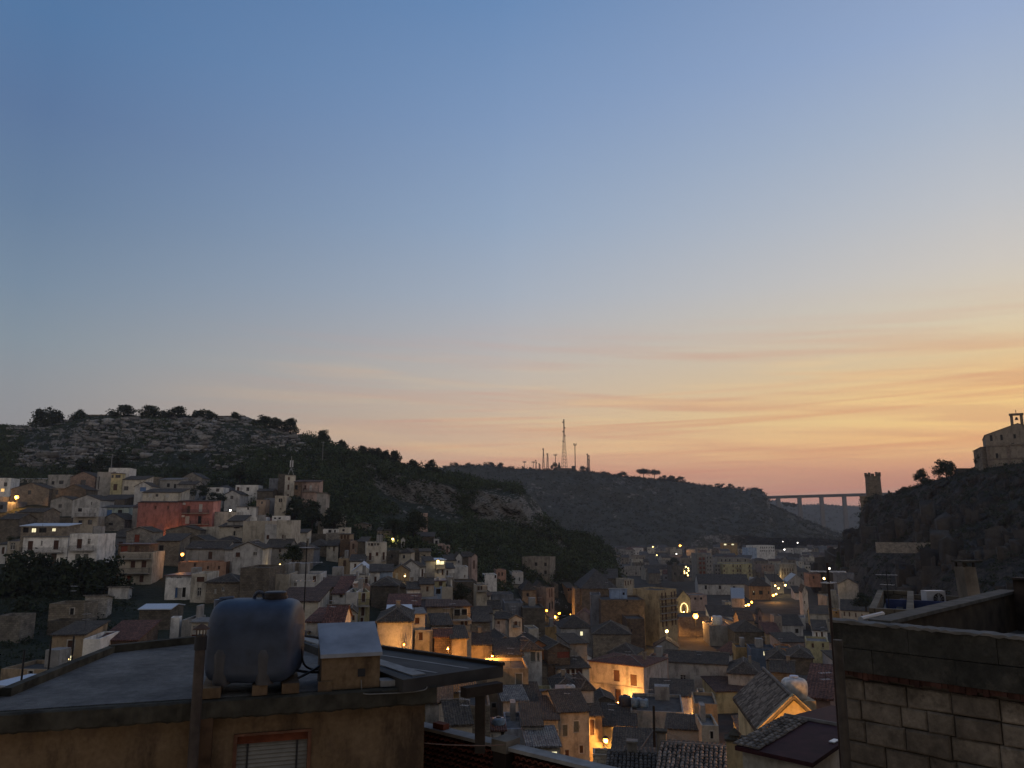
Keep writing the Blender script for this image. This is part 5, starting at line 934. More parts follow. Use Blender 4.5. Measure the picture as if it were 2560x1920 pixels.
def merged_house(x, y, z, w, dep, h, yaw, wall, roof, far):
    c, s = math.cos(yaw), math.sin(yaw); T_ = lambda p: (x + p[0] * c - p[1] * s - w / 2 * c, y + p[0] * s + p[1] * c - w / 2 * s, z + p[2])
    def q(col, *p): REST.quad(*[T_(k) for k in p]); RCOL.append(col)
    v = frng.uniform(.85, 1.15); wc = tuple(k * v for k in WALLC[wall]); rcol = ROOFC[frng.choice('TTTTDRB') if roof != 'flat' else frng.choice('FFD')]; dk = (.025, .022, .02); rs = frng.uniform(1.5, 3)
    n = max(1, int(w / 3.2)); nf_ = max(1, int(h / 3.1)); xs = [0]; zs = [-3]
    for i in range(n): xs += [w * (i + .36) / n, w * (i + .64) / n]
    for j in range(nf_): zs += [j * 3.1 + .9, j * 3.1 + 2.3]
    xs.append(w); zs.append(h); zs = [k for k in zs if k <= h]
    for i in range(len(xs) - 1):
        for j in range(len(zs) - 1):
            hole = i % 2 == 1 and j % 2 == 1 and frng.random() < .65; yy = .25 if hole else 0
            q(dk if hole else wc, (xs[i], yy, zs[j]), (xs[i + 1], yy, zs[j]), (xs[i + 1], yy, zs[j + 1]), (xs[i], yy, zs[j + 1]))
            if hole: q(wc, (xs[i], 0, zs[j]), (xs[i], .25, zs[j]), (xs[i], .25, zs[j + 1]), (xs[i], 0, zs[j + 1])); q(wc, (xs[i + 1], .25, zs[j]), (xs[i + 1], 0, zs[j]), (xs[i + 1], 0, zs[j + 1]), (xs[i + 1], .25, zs[j + 1])); q(wc, (xs[i], 0, zs[j]), (xs[i + 1], 0, zs[j]), (xs[i + 1], .25, zs[j]), (xs[i], .25, zs[j]))
    q(wc, (w, 0, -3), (w, dep, -3), (w, dep, h), (w, 0, h)); q(wc, (0, dep, -3), (0, 0, -3), (0, 0, h), (0, dep, h)); q(wc, (w, dep, -3), (0, dep, -3), (0, dep, h), (w, dep, h))
    if roof == 'flat':
        q(rcol, (.2, .2, h - .4), (w - .2, .2, h - .4), (w - .2, dep - .2, h - .4), (.2, dep - .2, h - .4))
        for a, b_, e, f in ((0, 0, w, .2), (0, dep - .2, w, dep), (0, .2, .2, dep - .2), (w - .2, .2, w, dep - .2)): q(wc, (a, b_, h), (e, b_, h), (e, f, h), (a, f, h))
        q(wc, (w - .2, .2, h - .4), (w - .2, dep - .2, h - .4), (w - .2, dep - .2, h), (w - .2, .2, h)); q(wc, (.2, dep - .2, h - .4), (w - .2, dep - .2, h - .4), (w - .2, dep - .2, h), (.2, dep - .2, h))
        if frng.random() < .5: a = frng.uniform(.1, .6) * w; REST.box(*[T_((a, dep * .5, h - .4)), T_((a + 2.2, dep * .8, h + 1.8))]); RCOL.extend([wc] * 6)
    elif roof in ('gable', 'hip'):
        o_ = 0 if roof == 'gable' else min(w, dep) * .4
        q(rcol, (-.3, -.3, h - .1), (w + .3, -.3, h - .1), (w - o_, dep / 2, h + rs), (o_, dep / 2, h + rs)); q(rcol, (w + .3, dep + .3, h - .1), (-.3, dep + .3, h - .1), (o_, dep / 2, h + rs), (w - o_, dep / 2, h + rs))
        q(wc if not o_ else rcol, (w, 0, h), (w, dep, h), (w - o_, dep / 2, h + rs - .05)); q(wc if not o_ else rcol, (0, dep, h), (0, 0, h), (o_, dep / 2, h + rs - .05))
    elif roof == 'gablef':
        q(rcol, (w / 2, -.3, h + rs), (w + .3, -.3, h - .1), (w + .3, dep + .3, h - .1), (w / 2, dep + .3, h + rs)); q(rcol, (-.3, -.3, h - .1), (w / 2, -.3, h + rs), (w / 2, dep + .3, h + rs), (-.3, dep + .3, h - .1)); q(wc, (0, 0, h), (w, 0, h), (w / 2, 0, h + rs - .05))
    else:
        q(rcol, (-.3, -.3, h - .1), (w + .3, -.3, h - .1), (w + .3, dep + .3, h + rs), (-.3, dep + .3, h + rs)); q(wc, (w, 0, h), (w, dep, h), (w, dep, h + rs - .05)); q(wc, (0, dep, h), (0, 0, h), (0, dep, h + rs - .05))
cnt = 0
for i in range(5200):
    if cnt > 165: break
    u = frng.random()
    if u < .30: d, px = frng.uniform(88, 300), frng.uniform(-20, 1150)
    elif u < .62: d, px = frng.uniform(128, 270), frng.uniform(1080, 2120)
    elif u < .80: d, px = frng.uniform(270, 520), frng.uniform(1180, 2110)
    else: d, px = frng.uniform(520, 930), frng.uniform(1500, 2120)
    k = (px - 1280) / 1963.6
    if d > 260 and ground(k * d, d) > -22 and px > 760: continue
    if 100 < d < 172 and px < 290: continue                     # the wooded gully
    if d > 500 and float(RIGHT.height(k * d, d)[0]) > -38: continue
    if d < 520 and float(RIGHT.height(k * d, d)[0]) > -33: continue
    if try_house(d, px, d > 300): cnt += 1
nf = 0
for i in range(4500):
    if nf > 120: break
    d, px = frng.uniform(430, 940), frng.uniform(1480, 2110); k = (px - 1280) / 1963.6
    if float(RIGHT.height(k * d, d)[0]) > -38 or float(FARH.height(k * d, d)[0]) > -35: continue
    if try_house(d, px, True): nf += 1
def M_attr():
    m, t, b = newmat('town_plaster'); a = t.add('ShaderNodeVertexColor', layer_name='Col'); p = t.add('ShaderNodeNewGeometry').outputs['Position']
    n1 = t.noise(p, .5, 5, .65); n2 = t.noise(t.mapping(p, (1.4, 1.4, .2)), 1., 4); c = t.mix(1, a.outputs[0], t.ramp(n1, [(.3, .55), (.7, 1.2)]), 'MULTIPLY'); c = t.mix(.7, c, t.ramp(n2, [(.36, .55), (.55, 1.05)]), 'MULTIPLY')
    t.put(b.inputs['Base Color'], c); return m
ro = REST.build('far_houses', M_attr()); ca = ro.data.color_attributes.new('Col', 'FLOAT_COLOR', 'CORNER')
cc = []
for pl, c_ in zip(ro.data.polygons, RCOL): cc += [*c_, 1.] * pl.loop_total
ca.data.foreach_set('color', cc); kind(ro, 'stuff')
print('houses', len(HOUSES), NH, cnt, nf, sum(1 for o in bpy.data.objects if o.get('category') == 'house'))
# ------------------------------------------------------------------ near things
def M_island(name, lo, hi, rough=.9, sc=2.5, bump=.02):
    m, t, b = newmat(name); g = t.add('ShaderNodeNewGeometry'); n = t.noise(seedvec(t), sc, 6, .65)
    c = t.mix(g.outputs['Random Per Island'], lo, hi); c = t.mix(1, c, t.ramp(n, [(.3, .5), (.7, 1.25)]), 'MULTIPLY')
    t.put(b.inputs['Base Color'], c); b.inputs['Roughness'].default_value = rough; t.put(b.inputs['Normal'], t.bump(n, bump, .8)); return m
IST = M_island('loose_clay_tiles', (.075, .062, .05), (.26, .22, .18), .9, 4); ISR = M_island('terracotta_tiles', (.10, .028, .018), (.20, .07, .045), .7, 4)
def M_blocks(name, lo, hi, mortar, stain, zs):
    m, t, b = newmat(name); g = t.add('ShaderNodeNewGeometry'); v = t.obj(); sp = t.add('ShaderNodeSeparateXYZ'); t.put(sp.inputs[0], v)
    n = t.noise(v, 1.7, 7, .7); n2 = t.noise(v, 9, 5, .7); n3 = t.noise(t.mapping(v, (1, 1, 1), (7, 2, 5)), 2.6, 6, .72); n4 = t.noise(t.mapping(v, (.9, .9, .4), (1, 9, 4)), 1.3, 6, .7)
    c = t.mix(g.outputs['Random Per Island'], lo, hi); c = t.mix(1, c, t.ramp(n, [(.3, .45), (.7, 1.25)]), 'MULTIPLY'); c = t.mix(t.ramp(n3, [(.52, 0.), (.62, .75)]), c, mortar)
    c = t.mix(t.ramp(t.math('ADD', n4, t.math('MULTIPLY', t.math('ADD', sp.outputs[2], zs), .28)), [(.50, 0.), (.66, .9)]), c, stain); c = t.mix(1, c, t.ramp(n2, [(.3, .65), (.7, 1.2)]), 'MULTIPLY')
    t.put(b.inputs['Base Color'], c); b.inputs['Roughness'].default_value = .95; t.put(b.inputs['Normal'], t.bump(t.math('ADD', n2, t.math('MULTIPLY', n3, 1.5)), .03, .9)); return m
ISB = M_blocks('limestone_blocks', (.13, .107, .082), (.22, .185, .142), (.10, .083, .064), (.035, .025, .016), .95); ISD = M_blocks('old_concrete_blocks', (.038, .037, .031), (.060, .057, .047), (.07, .064, .052), (.016, .014, .010), .3)
def M_wallpaint():
    m, t, b = newmat('stained_ochre_render'); v = t.obj(); s = t.add('ShaderNodeSeparateXYZ'); t.put(s.inputs[0], v)
    n1 = t.noise(v, .9, 6, .7); n2 = t.noise(t.mapping(v, (1.1, 1.1, .35)), 1., 6, .7); n3 = t.noise(v, 14, 4); n4 = t.noise(t.mapping(v, (1., 1., .5), (3, 3, 3)), 2.3, 5, .7)
    c = t.mix(t.ramp(n1, [(.35, 0.), (.65, 1.)]), (.15, .097, .049), (.205, .142, .083)); c = t.mix(t.ramp(n2, [(.50, 0.), (.64, .85)]), c, (.05, .032, .02)); c = t.mix(t.ramp(n4, [(.54, 0.), (.62, .6)]), c, (.12, .08, .05))
    c = t.mix(1, c, t.ramp(n3, [(.3, .8), (.7, 1.1)]), 'MULTIPLY'); t.put(b.inputs['Base Color'], c); t.put(b.inputs['Normal'], t.bump(n3, .015, .7)); return m
OCH = M_wallpaint()
def M_felt():
    m, t, b = newmat('roofing_felt'); v = t.obj(); n1 = t.noise(v, .8, 6, .7); n2 = t.noise(v, 7, 5, .7); n3 = t.noise(v, 60, 2)
    c = t.mix(t.ramp(n1, [(.35, 0.), (.65, 1.)]), (.07, .067, .062), (.175, .167, .153)); c = t.mix(1, c, t.ramp(n2, [(.3, .7), (.7, 1.25)]), 'MULTIPLY'); c = t.mix(1, c, t.ramp(n3, [(.3, .75), (.7, 1.2)]), 'MULTIPLY')
    t.put(b.inputs['Base Color'], c); b.inputs['Roughness'].default_value = .85; t.put(b.inputs['Normal'], t.bump(t.math('ADD', n2, n3), .02, .7)); return m
FELT = M_felt(); MOSS = M_simple('mossy_concrete', (.06, .055, .042), .95, .15, .6, 3.5, 0, .03); COPE = M_simple('pale_coping', (.26, .255, .24), .9, .2, .35, 3, 0, .02)
DKW = M_simple('dark_timber', (.03, .022, .016), .75, .2, .4, 5); RUB = M_simple('black_hose', (.012, .012, .013), .5, .4, .1)
# --- the ochre house with the flat roof
ZR = -2.75
O0 = Q(0, 1777, ZR); O1 = Q(1064, 1716, ZR - .04); U = Vector((O1.x - O0.x, O1.y - O0.y, 0)).normalized(); N = Vector((-U.y, U.x, 0))
OH = empty('house', (O1.x, O1.y, ZR), math.atan2(U.y, U.x), 'ochre rendered house in front with flat felt roof and one roller shutter', 'house')
def loc(v): d = Vector((v.x - O1.x, v.y - O1.y, v.z - ZR)); return Vector((d.dot(U), d.dot(N), d.z))
def wallpt(px, py, off=0.):            # a picture point on the front wall plane
    r = ray(px, py); t = (O1.dot(N) + off) / Vector((r.x, r.y, 0)).dot(N); return loc(r * t)
roofp = [loc(Q(*q, ZR)) for q in ((1061, 1715), (690, 1584), (270, 1631), (0, 1742), (-150, 1803))]
xl = -11.5
poly = [(xl, 0), (0, 0), (roofp[1].x, roofp[1].y), (roofp[2].x, roofp[2].y), (roofp[3].x, roofp[3].y), (xl, 1.0)]
m = MB(); m.prism(poly, -.28, 0); m.build('roof', FELT, OH)
wA, wB = wallpt(588, 1838), wallpt(776, 1838); wz0 = -2.6
m = MB()
xs = [xl, wA.x, wB.x, 0]; zs = [-7.6, wz0, wA.z, -.28]
for i in range(3):
    for j in range(3):
        if i == 1 and j == 1: continue
        m.quad((xs[i], .06, zs[j]), (xs[i + 1], .06, zs[j]), (xs[i + 1], .06, zs[j + 1]), (xs[i], .06, zs[j + 1]))
y = .26
m.quad((wA.x, .06, wz0), (wA.x, y, wz0), (wA.x, y, wA.z), (wA.x, .06, wA.z)); m.quad((wB.x, y, wz0), (wB.x, .06, wz0), (wB.x, .06, wA.z), (wB.x, y, wA.z)); m.quad((wA.x, y, wA.z), (wB.x, y, wA.z), (wB.x, .06, wA.z), (wA.x, .06, wA.z))
rp = [p for p in poly]
for a, b in zip(rp[1:], rp[2:] + rp[:1]):
    m.quad((a[0], a[1] + .06, -7.6), (b[0], b[1] - .0, -7.6), (b[0], b[1], -.28), (a[0], a[1] + .06, -.28))
m.build('wall', OCH, OH)
m = MB(); nx_ = 170
for k in range(nx_ + 1):
    x = xl + k * (.16 - xl) / nx_; e = [random.uniform(-.014, .014) for _ in range(4)]; m.v += [(x, -.10 + e[0], -.31 + e[1]), (x, -.17 + e[2], -.27 + e[1]), (x, -.17 + e[2], -.035 + e[3] * .6), (x, -.12, -.012), (x, .055, -.012), (x, .055, -.31 + e[1])]
m.f = [(6 * k + j, 6 * k + 6 + j, 6 * k + 6 + (j + 1) % 6, 6 * k + (j + 1) % 6) for k in range(nx_) for j in range(6)] + [tuple(range(6 * nx_ + 5, 6 * nx_ - 1, -1))]; m.m = [0] * len(m.f); m.build('cornice', MOSS, OH)
def kerb(a, b, w, h, z=.002, out=1):
    a, b = Vector((a[0], a[1], 0)), Vector((b[0], b[1], 0)); t = (b - a).normalized(); n = Vector((-t.y, t.x, 0)) * out * w
    k = MB(); k.prism([(a.x, a.y), (b.x, b.y), (b.x + n.x, b.y + n.y), (a.x + n.x, a.y + n.y)] if out > 0 else [(b.x, b.y), (a.x, a.y), (a.x + n.x, a.y + n.y), (b.x + n.x, b.y + n.y)], z, z + h); return k
kerb(poly[4], poly[3], .16, .13, out=-1).build('kerb', MOSS, OH); kerb(poly[5], poly[4], .16, .13, out=-1).build('kerb', MOSS, OH); kerb(poly[3], poly[2], .16, .15, out=-1).build('kerb', MOSS, OH)
kerb(poly[2], poly[1], .26, .17, out=-1).build('parapet', COPE, OH)
xb = wallpt(950, 1715).x
m = MB(); m.box((xb, -.04, .002), (.02, .22, .10)); m.build('parapet', COPE, OH)
m = MB(); pa = wallpt(486, 1800); pb = wallpt(534, 1800); m.box((pa.x, -.16, -7.6), (pb.x, .055, -.275)); m.build('chimney_breast', M_simple('sooty_render', (.10, .06, .035), .9, .15, .5, 3), OH)
m = MB(); t_ = .035
for a, b, z0, z1 in ((wA.x - .02, wA.x + t_, wz0, wA.z), (wB.x - t_, wB.x + .02, wz0, wA.z)): m.box((a, .03, z0), (b, .20, z1))
m.box((wA.x + t_, .03, wA.z - t_), (wB.x - t_, .20, wA.z)); sh = m.build('window_frame', M_simple('rusty_frame', (.16, .075, .045), .8, .2, .4, 6), OH)
m = MB(); m.box((wA.x + t_, .12, wA.z - .17), (wB.x - t_, .19, wA.z - t_ - .002)); m.build('lintel', M_simple('rust_red_board', (.16, .05, .025), .85, .2, .4, 5), OH)
m = MB(); z = wA.z - .175
while z > wz0 + .03:
    m.quad((wA.x + t_, .15, z - .052), (wB.x - t_, .15, z - .052), (wB.x - t_, .175, z), (wA.x + t_, .175, z)); m.quad((wA.x + t_, .175, z - .062), (wB.x - t_, .175, z - .062), (wB.x - t_, .15, z - .052), (wA.x + t_, .15, z - .052)); z -= .062
s_ = m.build('roller_shutter', M_simple('grey_slats', (.23, .225, .20), .6, .3, .25, 4), OH)
m = MB()
for f in (.17, .83): x = wA.x + (wB.x - wA.x) * f; m.box((x - .015, .135, wz0), (x + .015, .149, wA.z - .18))
m.build('guide_strip', IRON, s_)
m = MB(); zz = -.285; hd_ = wallpt(905, 1683); pts = [hd_ + Vector((0, -.05, -.02)), hd_ + Vector((.02, -.07, -.28))]
# steel flue in front of the wall
fl = wallpt(503, 1562, -.42); fb = Vector((fl.x, -.28, -7.5)); FLU = empty('vent_pipe', (O1.x + U.x * fl.x - N.x * .28, O1.y + U.y * fl.x - N.y * .28, ZR - 7.4), OH.rotation_euler.z, 'tall dark vent pipe with a small conical cap standing before the ochre wall', 'vent pipe')
ft = (1300 - 1572) / F * (O1.y + U.y * fl.x - .28) - (ZR - 7.4)
m = MB(); m.tube([(0, 0, 0), (0, 0, ft)], .078, 14); m.build('pipe', PIPE, FLU, smooth=False)
m = MB(); m.tube([(0, 0, ft - .22), (0, 0, ft - .02)], .092, 14); m.build('collar', IRON, FLU)
m = MB(); m.lathe([(.125, ft + .085), (.12, ft + .10), (.02, ft + .165)], 14)
for k in range(4): a = k * math.pi / 2 + .4; m.box((.07 * math.cos(a) - .008, .07 * math.sin(a) - .008, ft - .02), (.07 * math.cos(a) + .008, .07 * math.sin(a) + .008, ft + .09))
m.build('cap', M_simple('rusty_cap', (.10, .06, .04), .8, .2, .4), FLU)
# water tank on masonry piers
tc = wallpt(637, 1700, .45); TK = empty('water_tank', tuple(Vector((O1.x, O1.y, ZR)) + U * tc.x + N * .50 + Vector((0, 0, .16))), OH.rotation_euler.z - .27, 'big horizontal blue grey plastic water tank with a dark screw lid', 'water tank')
L2, RH = .70, .645; m = MB(); seg = 40; prof = [(-1, .0), (-1., .55), (-.985, .74), (-.94, .86), (-.86, .94), (-.72, .985), (-.5, 1.), (-.2, 1.), (.2, 1.), (.5, 1.), (.72, .985), (.86, .94), (.94, .86), (.985, .74), (1., .55), (1., 0)]
n0 = 0
for px_, rr in prof:
    for j in range(seg):
        w = 2 * math.pi * j / seg; c, s = math.cos(w), math.sin(w); e_ = 2.7 if s > 0 else 7.; q = (abs(c) ** e_ + abs(s) ** e_) ** (-1 / e_)
        m.v.append((px_ * L2, rr * .60 * c * q, RH + rr * RH * s * q))
for i in range(len(prof) - 1):
    for j in range(seg):
        k = (j + 1) % seg; m.f.append((i * seg + j, i * seg + k, (i + 1) * seg + k, (i + 1) * seg + j)); m.m.append(0)
body = m.build('tank_body', PLAST, TK, (.036, .050, .078), smooth=True)
for x0_ in (-.40, .28):
    m = MB(); pl = [(-.135, -.1), (-.135, -.47), (-.10, -.525), (-.05, -.548), (.05, -.548), (.10, -.525), (.135, -.47), (.135, -.1)]; m.v = [(x0_ + a * s, b * s2, z) for z, s, s2 in ((0, 1, 1.06), (.30, 1, 1.115), (.46, .97, 1.13), (.54, .8, 1.10), (.58, .5, 1.06)) for a, b in pl]; m.f = [(r * 8 + k, r * 8 + k + 1, r * 8 + k + 9, r * 8 + k + 8) for r in range(4) for k in range(7)] + [tuple(range(32, 40))]; m.m = [0] * len(m.f); m.build('moulded_foot', PLAST, TK, (.07, .07, .075), smooth=True)
m = MB(); m.lathe([(.20, 0), (.20, .05), (.185, .055), (.185, .115), (.16, .13)], 22, (.27, 0, 2 * RH - .02)); m.build('lid', M_simple('lid_plastic', (.012, .010, .010), .5, .4, .1), TK)
m = MB()
for k in range(8): a = math.pi * k / 7; b_ = math.pi * (k + 1) / 7; m.tube([(.0 + .085 * math.cos(a), 0, 2 * RH - .01 + .11 * math.sin(a)), (.0 + .085 * math.cos(b_), 0, 2 * RH - .01 + .11 * math.sin(b_))], .03, 8) if k < 7 else None
m.build('lifting_lug', PLAST, TK, (.07, .08, .10))
m = MB(); m.tube([(-.66, 0, 1.14), (-.66, 0, 1.27)], .09, 12); m.tube([(-.66, 0, 1.27), (-.42, 0, 1.29)], .035, 8); m.build('inlet', PLAST, TK, (.08, .10, .14))
for a, b in ((505, 552), (630, 668), (704, 747)):
    p, q = wallpt(a, 1730, -.02), wallpt(b, 1730, -.02)
    pr_ = MB(); pr_.box((p.x, -.10, 0.003), (q.x, .95, .158)); o = pr_.build('pier', OCH, None); o.location = OH.location; o.rotation_euler = OH.rotation_euler
    tag(o, {505: 'leftmost masonry pier under the tank beside the vent pipe', 630: 'middle masonry pier under the water tank', 704: 'right masonry pier under the water tank nearest the hoses'}[a], 'pier', 'masonry piers carrying the water tank')
# masonry roof housing with sloping lid
ha, hb = wallpt(802, 1722), wallpt(948, 1722); zf = wallpt(875, 1640).z
HS = empty('roof_housing', tuple(Vector((O1.x, O1.y, ZR)) + U * ha.x), OH.rotation_euler.z, 'small masonry roof housing with a pale sloping lid right of the water tank', 'roof housing')
wd = hb.x - ha.x; m = MB(); dp = .95; zb_ = zf + .34
m.quad((0, -.02, .0), (wd, -.02, .0), (wd, -.02, zf), (0, -.02, zf)); m.quad((wd, -.02, 0), (wd, dp, 0), (wd, dp, zb_), (wd, -.02, zf)); m.quad((0, dp, 0), (0, -.02, 0), (0, -.02, zf), (0, dp, zb_)); m.quad((wd, dp, 0), (0, dp, 0), (0, dp, zb_), (wd, dp, zb_))
m.box((-.05, -.06, -.06), (wd * .18, -.021, zf * .28)); m.build('wall', OCH, HS)
m = MB(); s = (zb_ - zf) / (dp + .02)
q = [(-.03, -.06, zf - .03 * s + .003), (wd + .03, -.06, zf - .03 * s + .003), (wd + .03, dp + .05, zb_ + .05 * s + .003), (-.03, dp + .05, zb_ + .05 * s + .003)]; u_ = [(a, b, c + .06) for a, b, c in q]
m.quad(*u_); m.quad(*q[::-1])
for i in range(4): m.quad(q[i], q[(i + 1) % 4], u_[(i + 1) % 4], u_[i])
m.build('lid', M_simple('zinc_lid', (.27, .285, .31), .7, .3, .3, 2.2), HS)
m = MB(); hx = wallpt(903, 1690).x - ha.x; m.box((hx - .06, -.032, zf * .36), (hx + .06, -.0205, zf * .60)); m.build('duct_opening', IRON, HS)
def hang(name, pts, r, mat, label, cat, group=None):
    m = MB(); P_ = [Vector(p) for p in pts]; out = []
    for i in range(len(P_) - 1):
        p0, p1, p2, p3 = P_[max(i - 1, 0)], P_[i], P_[i + 1], P_[min(i + 2, len(P_) - 1)]
        for k in range(6):
            t = k / 6; out.append(.5 * ((2 * p1) + (p2 - p0) * t + (2 * p0 - 5 * p1 + 4 * p2 - p3) * t * t + (3 * p1 - p0 - 3 * p2 + p3) * t ** 3))
    out.append(P_[-1]); m.tube(out, r, 6); return tag(m.build(name, mat), label, cat, group)
W = lambda px, py, off: (lambda v: Vector((O1.x, O1.y, ZR)) + U * v.x + N * v.y + Vector((0, 0, v.z)))(wallpt(px, py, off))
hang('hose', [W(741, 1500, .55), W(748, 1545, .5), W(751, 1610, .5), W(760, 1660, .6), W(785, 1674, .7), W(806, 1668, .8)], .018, RUB, 'black hose looping from the tank shoulder down to the roof housing', 'hose', 'black hoses between tank and roof housing')
hang('hose', [W(742, 1676, .4), W(770, 1680, .5), W(806, 1680, .6)], .024, RUB, 'black hose running level along the roof behind the tank foot', 'hose', 'black hoses between tank and roof housing')
hang('hose', [W(744, 1696, .3), W(775, 1680, .4), W(795, 1668, .5), W(808, 1656, .6)], .02, RUB, 'black hose crossing diagonally up to the roof housing', 'hose', 'black hoses between tank and roof housing')
hang('cable', [W(903, 1700, -.06), W(905, 1728, -.06), W(915, 1735, -.2), W(960, 1734, -.2), W(1020, 1731, -.2), W(1062, 1724, -.2), W(1068, 1712, -.1)], .009, M_simple('grey_cable', (.2, .19, .17), .6, .3, .1), 'thin pale cable running along the cornice from the roof housing', 'cable')
for i, (px, py, h_) in enumerate(((52, 1716, .62), (119, 1690, .64), (178, 1666, .58))):
    b = Q(px, py, ZR - .1); m = MB(); m.tube([(0, 0, -.3), (0, 0, h_)], .017, 6); o = m.build('fence_post', IRON, None, loc=b)
    tag(o, ('thin dark post at the left end outside the roof kerb', 'thin dark post outside the roof kerb, middle of three', 'thin dark post outside the roof kerb nearest the lit door')[i], 'post', 'thin posts along the flat roof')
# --- pergola roof beside it
ZP = -2.60; pg = [(-.16, 14.7), (-5.5, 18.82), (-1.8, 13.43)]
PG = empty('pergola', (-.16, 14.7, ZP), 0, 'dark flat pergola roof on one stout timber post beside the ochre house', 'pergola')
lp = [(x + .16, y - 14.7) for x, y in pg]
m = MB(); m.prism([lp[0], lp[1], lp[2]], -.20, 0); m.build('roof_slab', M_simple('dark_bitumen', (.04, .039, .037), .8, .3, .5, 2), PG)
e1 = Vector((*lp[1], 0)); e2 = Vector((*lp[2], 0))
m = MB()
for f in (.30, .62):
    a = e2 * f; d = e1.normalized(); p = a + d * .15; q_ = a + d * (1 - f) * e1.length * .96; n = Vector((-d.y, d.x, 0)) * .03
    m.quad(*[(v.x, v.y, .006) for v in (p - n, q_ - n, q_ + n, p + n)])
m.build('seam', COPE, PG)
m = MB(); n = Vector((-e1.y, e1.x, 0)).normalized() * -.10
m.prism([(v.x, v.y) for v in (Vector((.03, 0, 0)), Vector((.03, 0, 0)) + n * -1, e1 - n, e1)][::-1], .004, .06); m.build('edge_board', DKW, PG)
pp_ = P(1201, 1694, 14.05) - Vector((-.16, 14.7, ZP)); m = MB(); m.box((pp_.x - .085, pp_.y - .085, -1.29), (pp_.x + .085, pp_.y + .085, -.37)); m.build('post', DKW, PG)
m = MB(); d = (Vector((.0, .0, 0)) - e2).normalized(); nn = Vector((-d.y, d.x, 0)) * .09; c0 = pp_ - d * .35; c0.z = 0; c1 = pp_ + d * .42; c1.z = 0
m.prism([(v.x, v.y) for v in (c0 - nn, c1 - nn, c1 + nn, c0 + nn)], -.365, -.202); m.build('beam', DKW, PG)
# --- terrace parapet with terracotta screen
ZC = -3.90; ta, tb_ = Q(1064, 1812, ZC), Q(1515, 1920, ZC); td = (tb_ - ta).normalized(); tn_ = Vector((td.y, -td.x, 0))
TP = empty('terrace_parapet', tuple(ta), math.atan2(td.y, td.x), 'terrace parapet with red clay tile screen and pale coping below the pergola', 'parapet')
ln_ = 5.2; m = MB(); m.box((-.4, -.14, -.06), (ln_, .14, 0)); m.build('coping', COPE, TP)
m = MB(); m.box((-.4, .04, -3.5), (ln_, .12, -.062)); m.build('backing_wall', M_simple('dark_red_render', (.05, .016, .012), .9, .1, .3), TP)
pd = loc(Vector((0, 0, 0))) if 0 else None
pz = pp_ + Vector((-.16, 14.7, ZP)) - ta; px0 = pz.dot(td)
m = MB(); m.box((px0 - .17, -.19, -.10), (px0 + .17, .19, .10)); m.build('pedestal_cap', M_simple('stone_cap', (.17, .15, .12), .9, .2, .35), TP)
m = MB(); m.box((px0 - .15, -.17, -3.5), (px0 + .15, .16, -.102)); m.build('pier', M_simple('dark_pier', (.03, .022, .018), .9, .1, .3), TP)
m = MB(); rr = .062; row_ = 0; z = -.13
while z > -1.9:
    x = -.35 + (row_ % 2) * .065
    while x < ln_:
        if abs(x - px0) > .22:
            j = random.uniform(-.012, .012); ns = 6
            for k in range(ns):
                a, b = math.pi * k / ns, math.pi * (k + 1) / ns
                A_ = [(x + r * math.cos(w), y_, z - .05 + r * math.sin(w)) for w, r, y_ in ((a, rr, -.10 + j), (b, rr, -.10 + j), (b, rr, .039), (a, rr, .039))]
                B_ = [(x + r * math.cos(w), y_, z - .05 + r * math.sin(w)) for w, r, y_ in ((a, rr - .014, -.10 + j), (b, rr - .014, -.10 + j), (b, rr - .014, .039), (a, rr - .014, .039))]
                m.quad(*A_); m.quad(*B_[::-1]); m.quad(A_[0], A_[1], B_[1], B_[0])
        x += .13
    z -= .098; row_ += 1
m.build('tile_screen', ISR, TP)
rb_ = P(1117, 1829, 14.1); m = MB(); m.box((-.14, -.08, -.05), (.14, .08, .05)); o = m.build('brick', M_simple('red_brick', (.16, .05, .03), .9, .2, .3), None); o.location = ta + td * .42 + Vector((0, 0, .051)); o.rotation_euler = TP.rotation_euler; tag(o, 'single red brick lying on the terrace coping left of the pergola post', 'brick')
hang('rope', [W(1062, 1858, .05), P(1120, 1862, 13.0), P(1200, 1864, 13.0), P(1260, 1862, 12.9)], .008, M_simple('rope_fibre', (.2, .13, .1), .9, .1, .2), 'thin sagging washing line in front of the tile screen', 'rope')
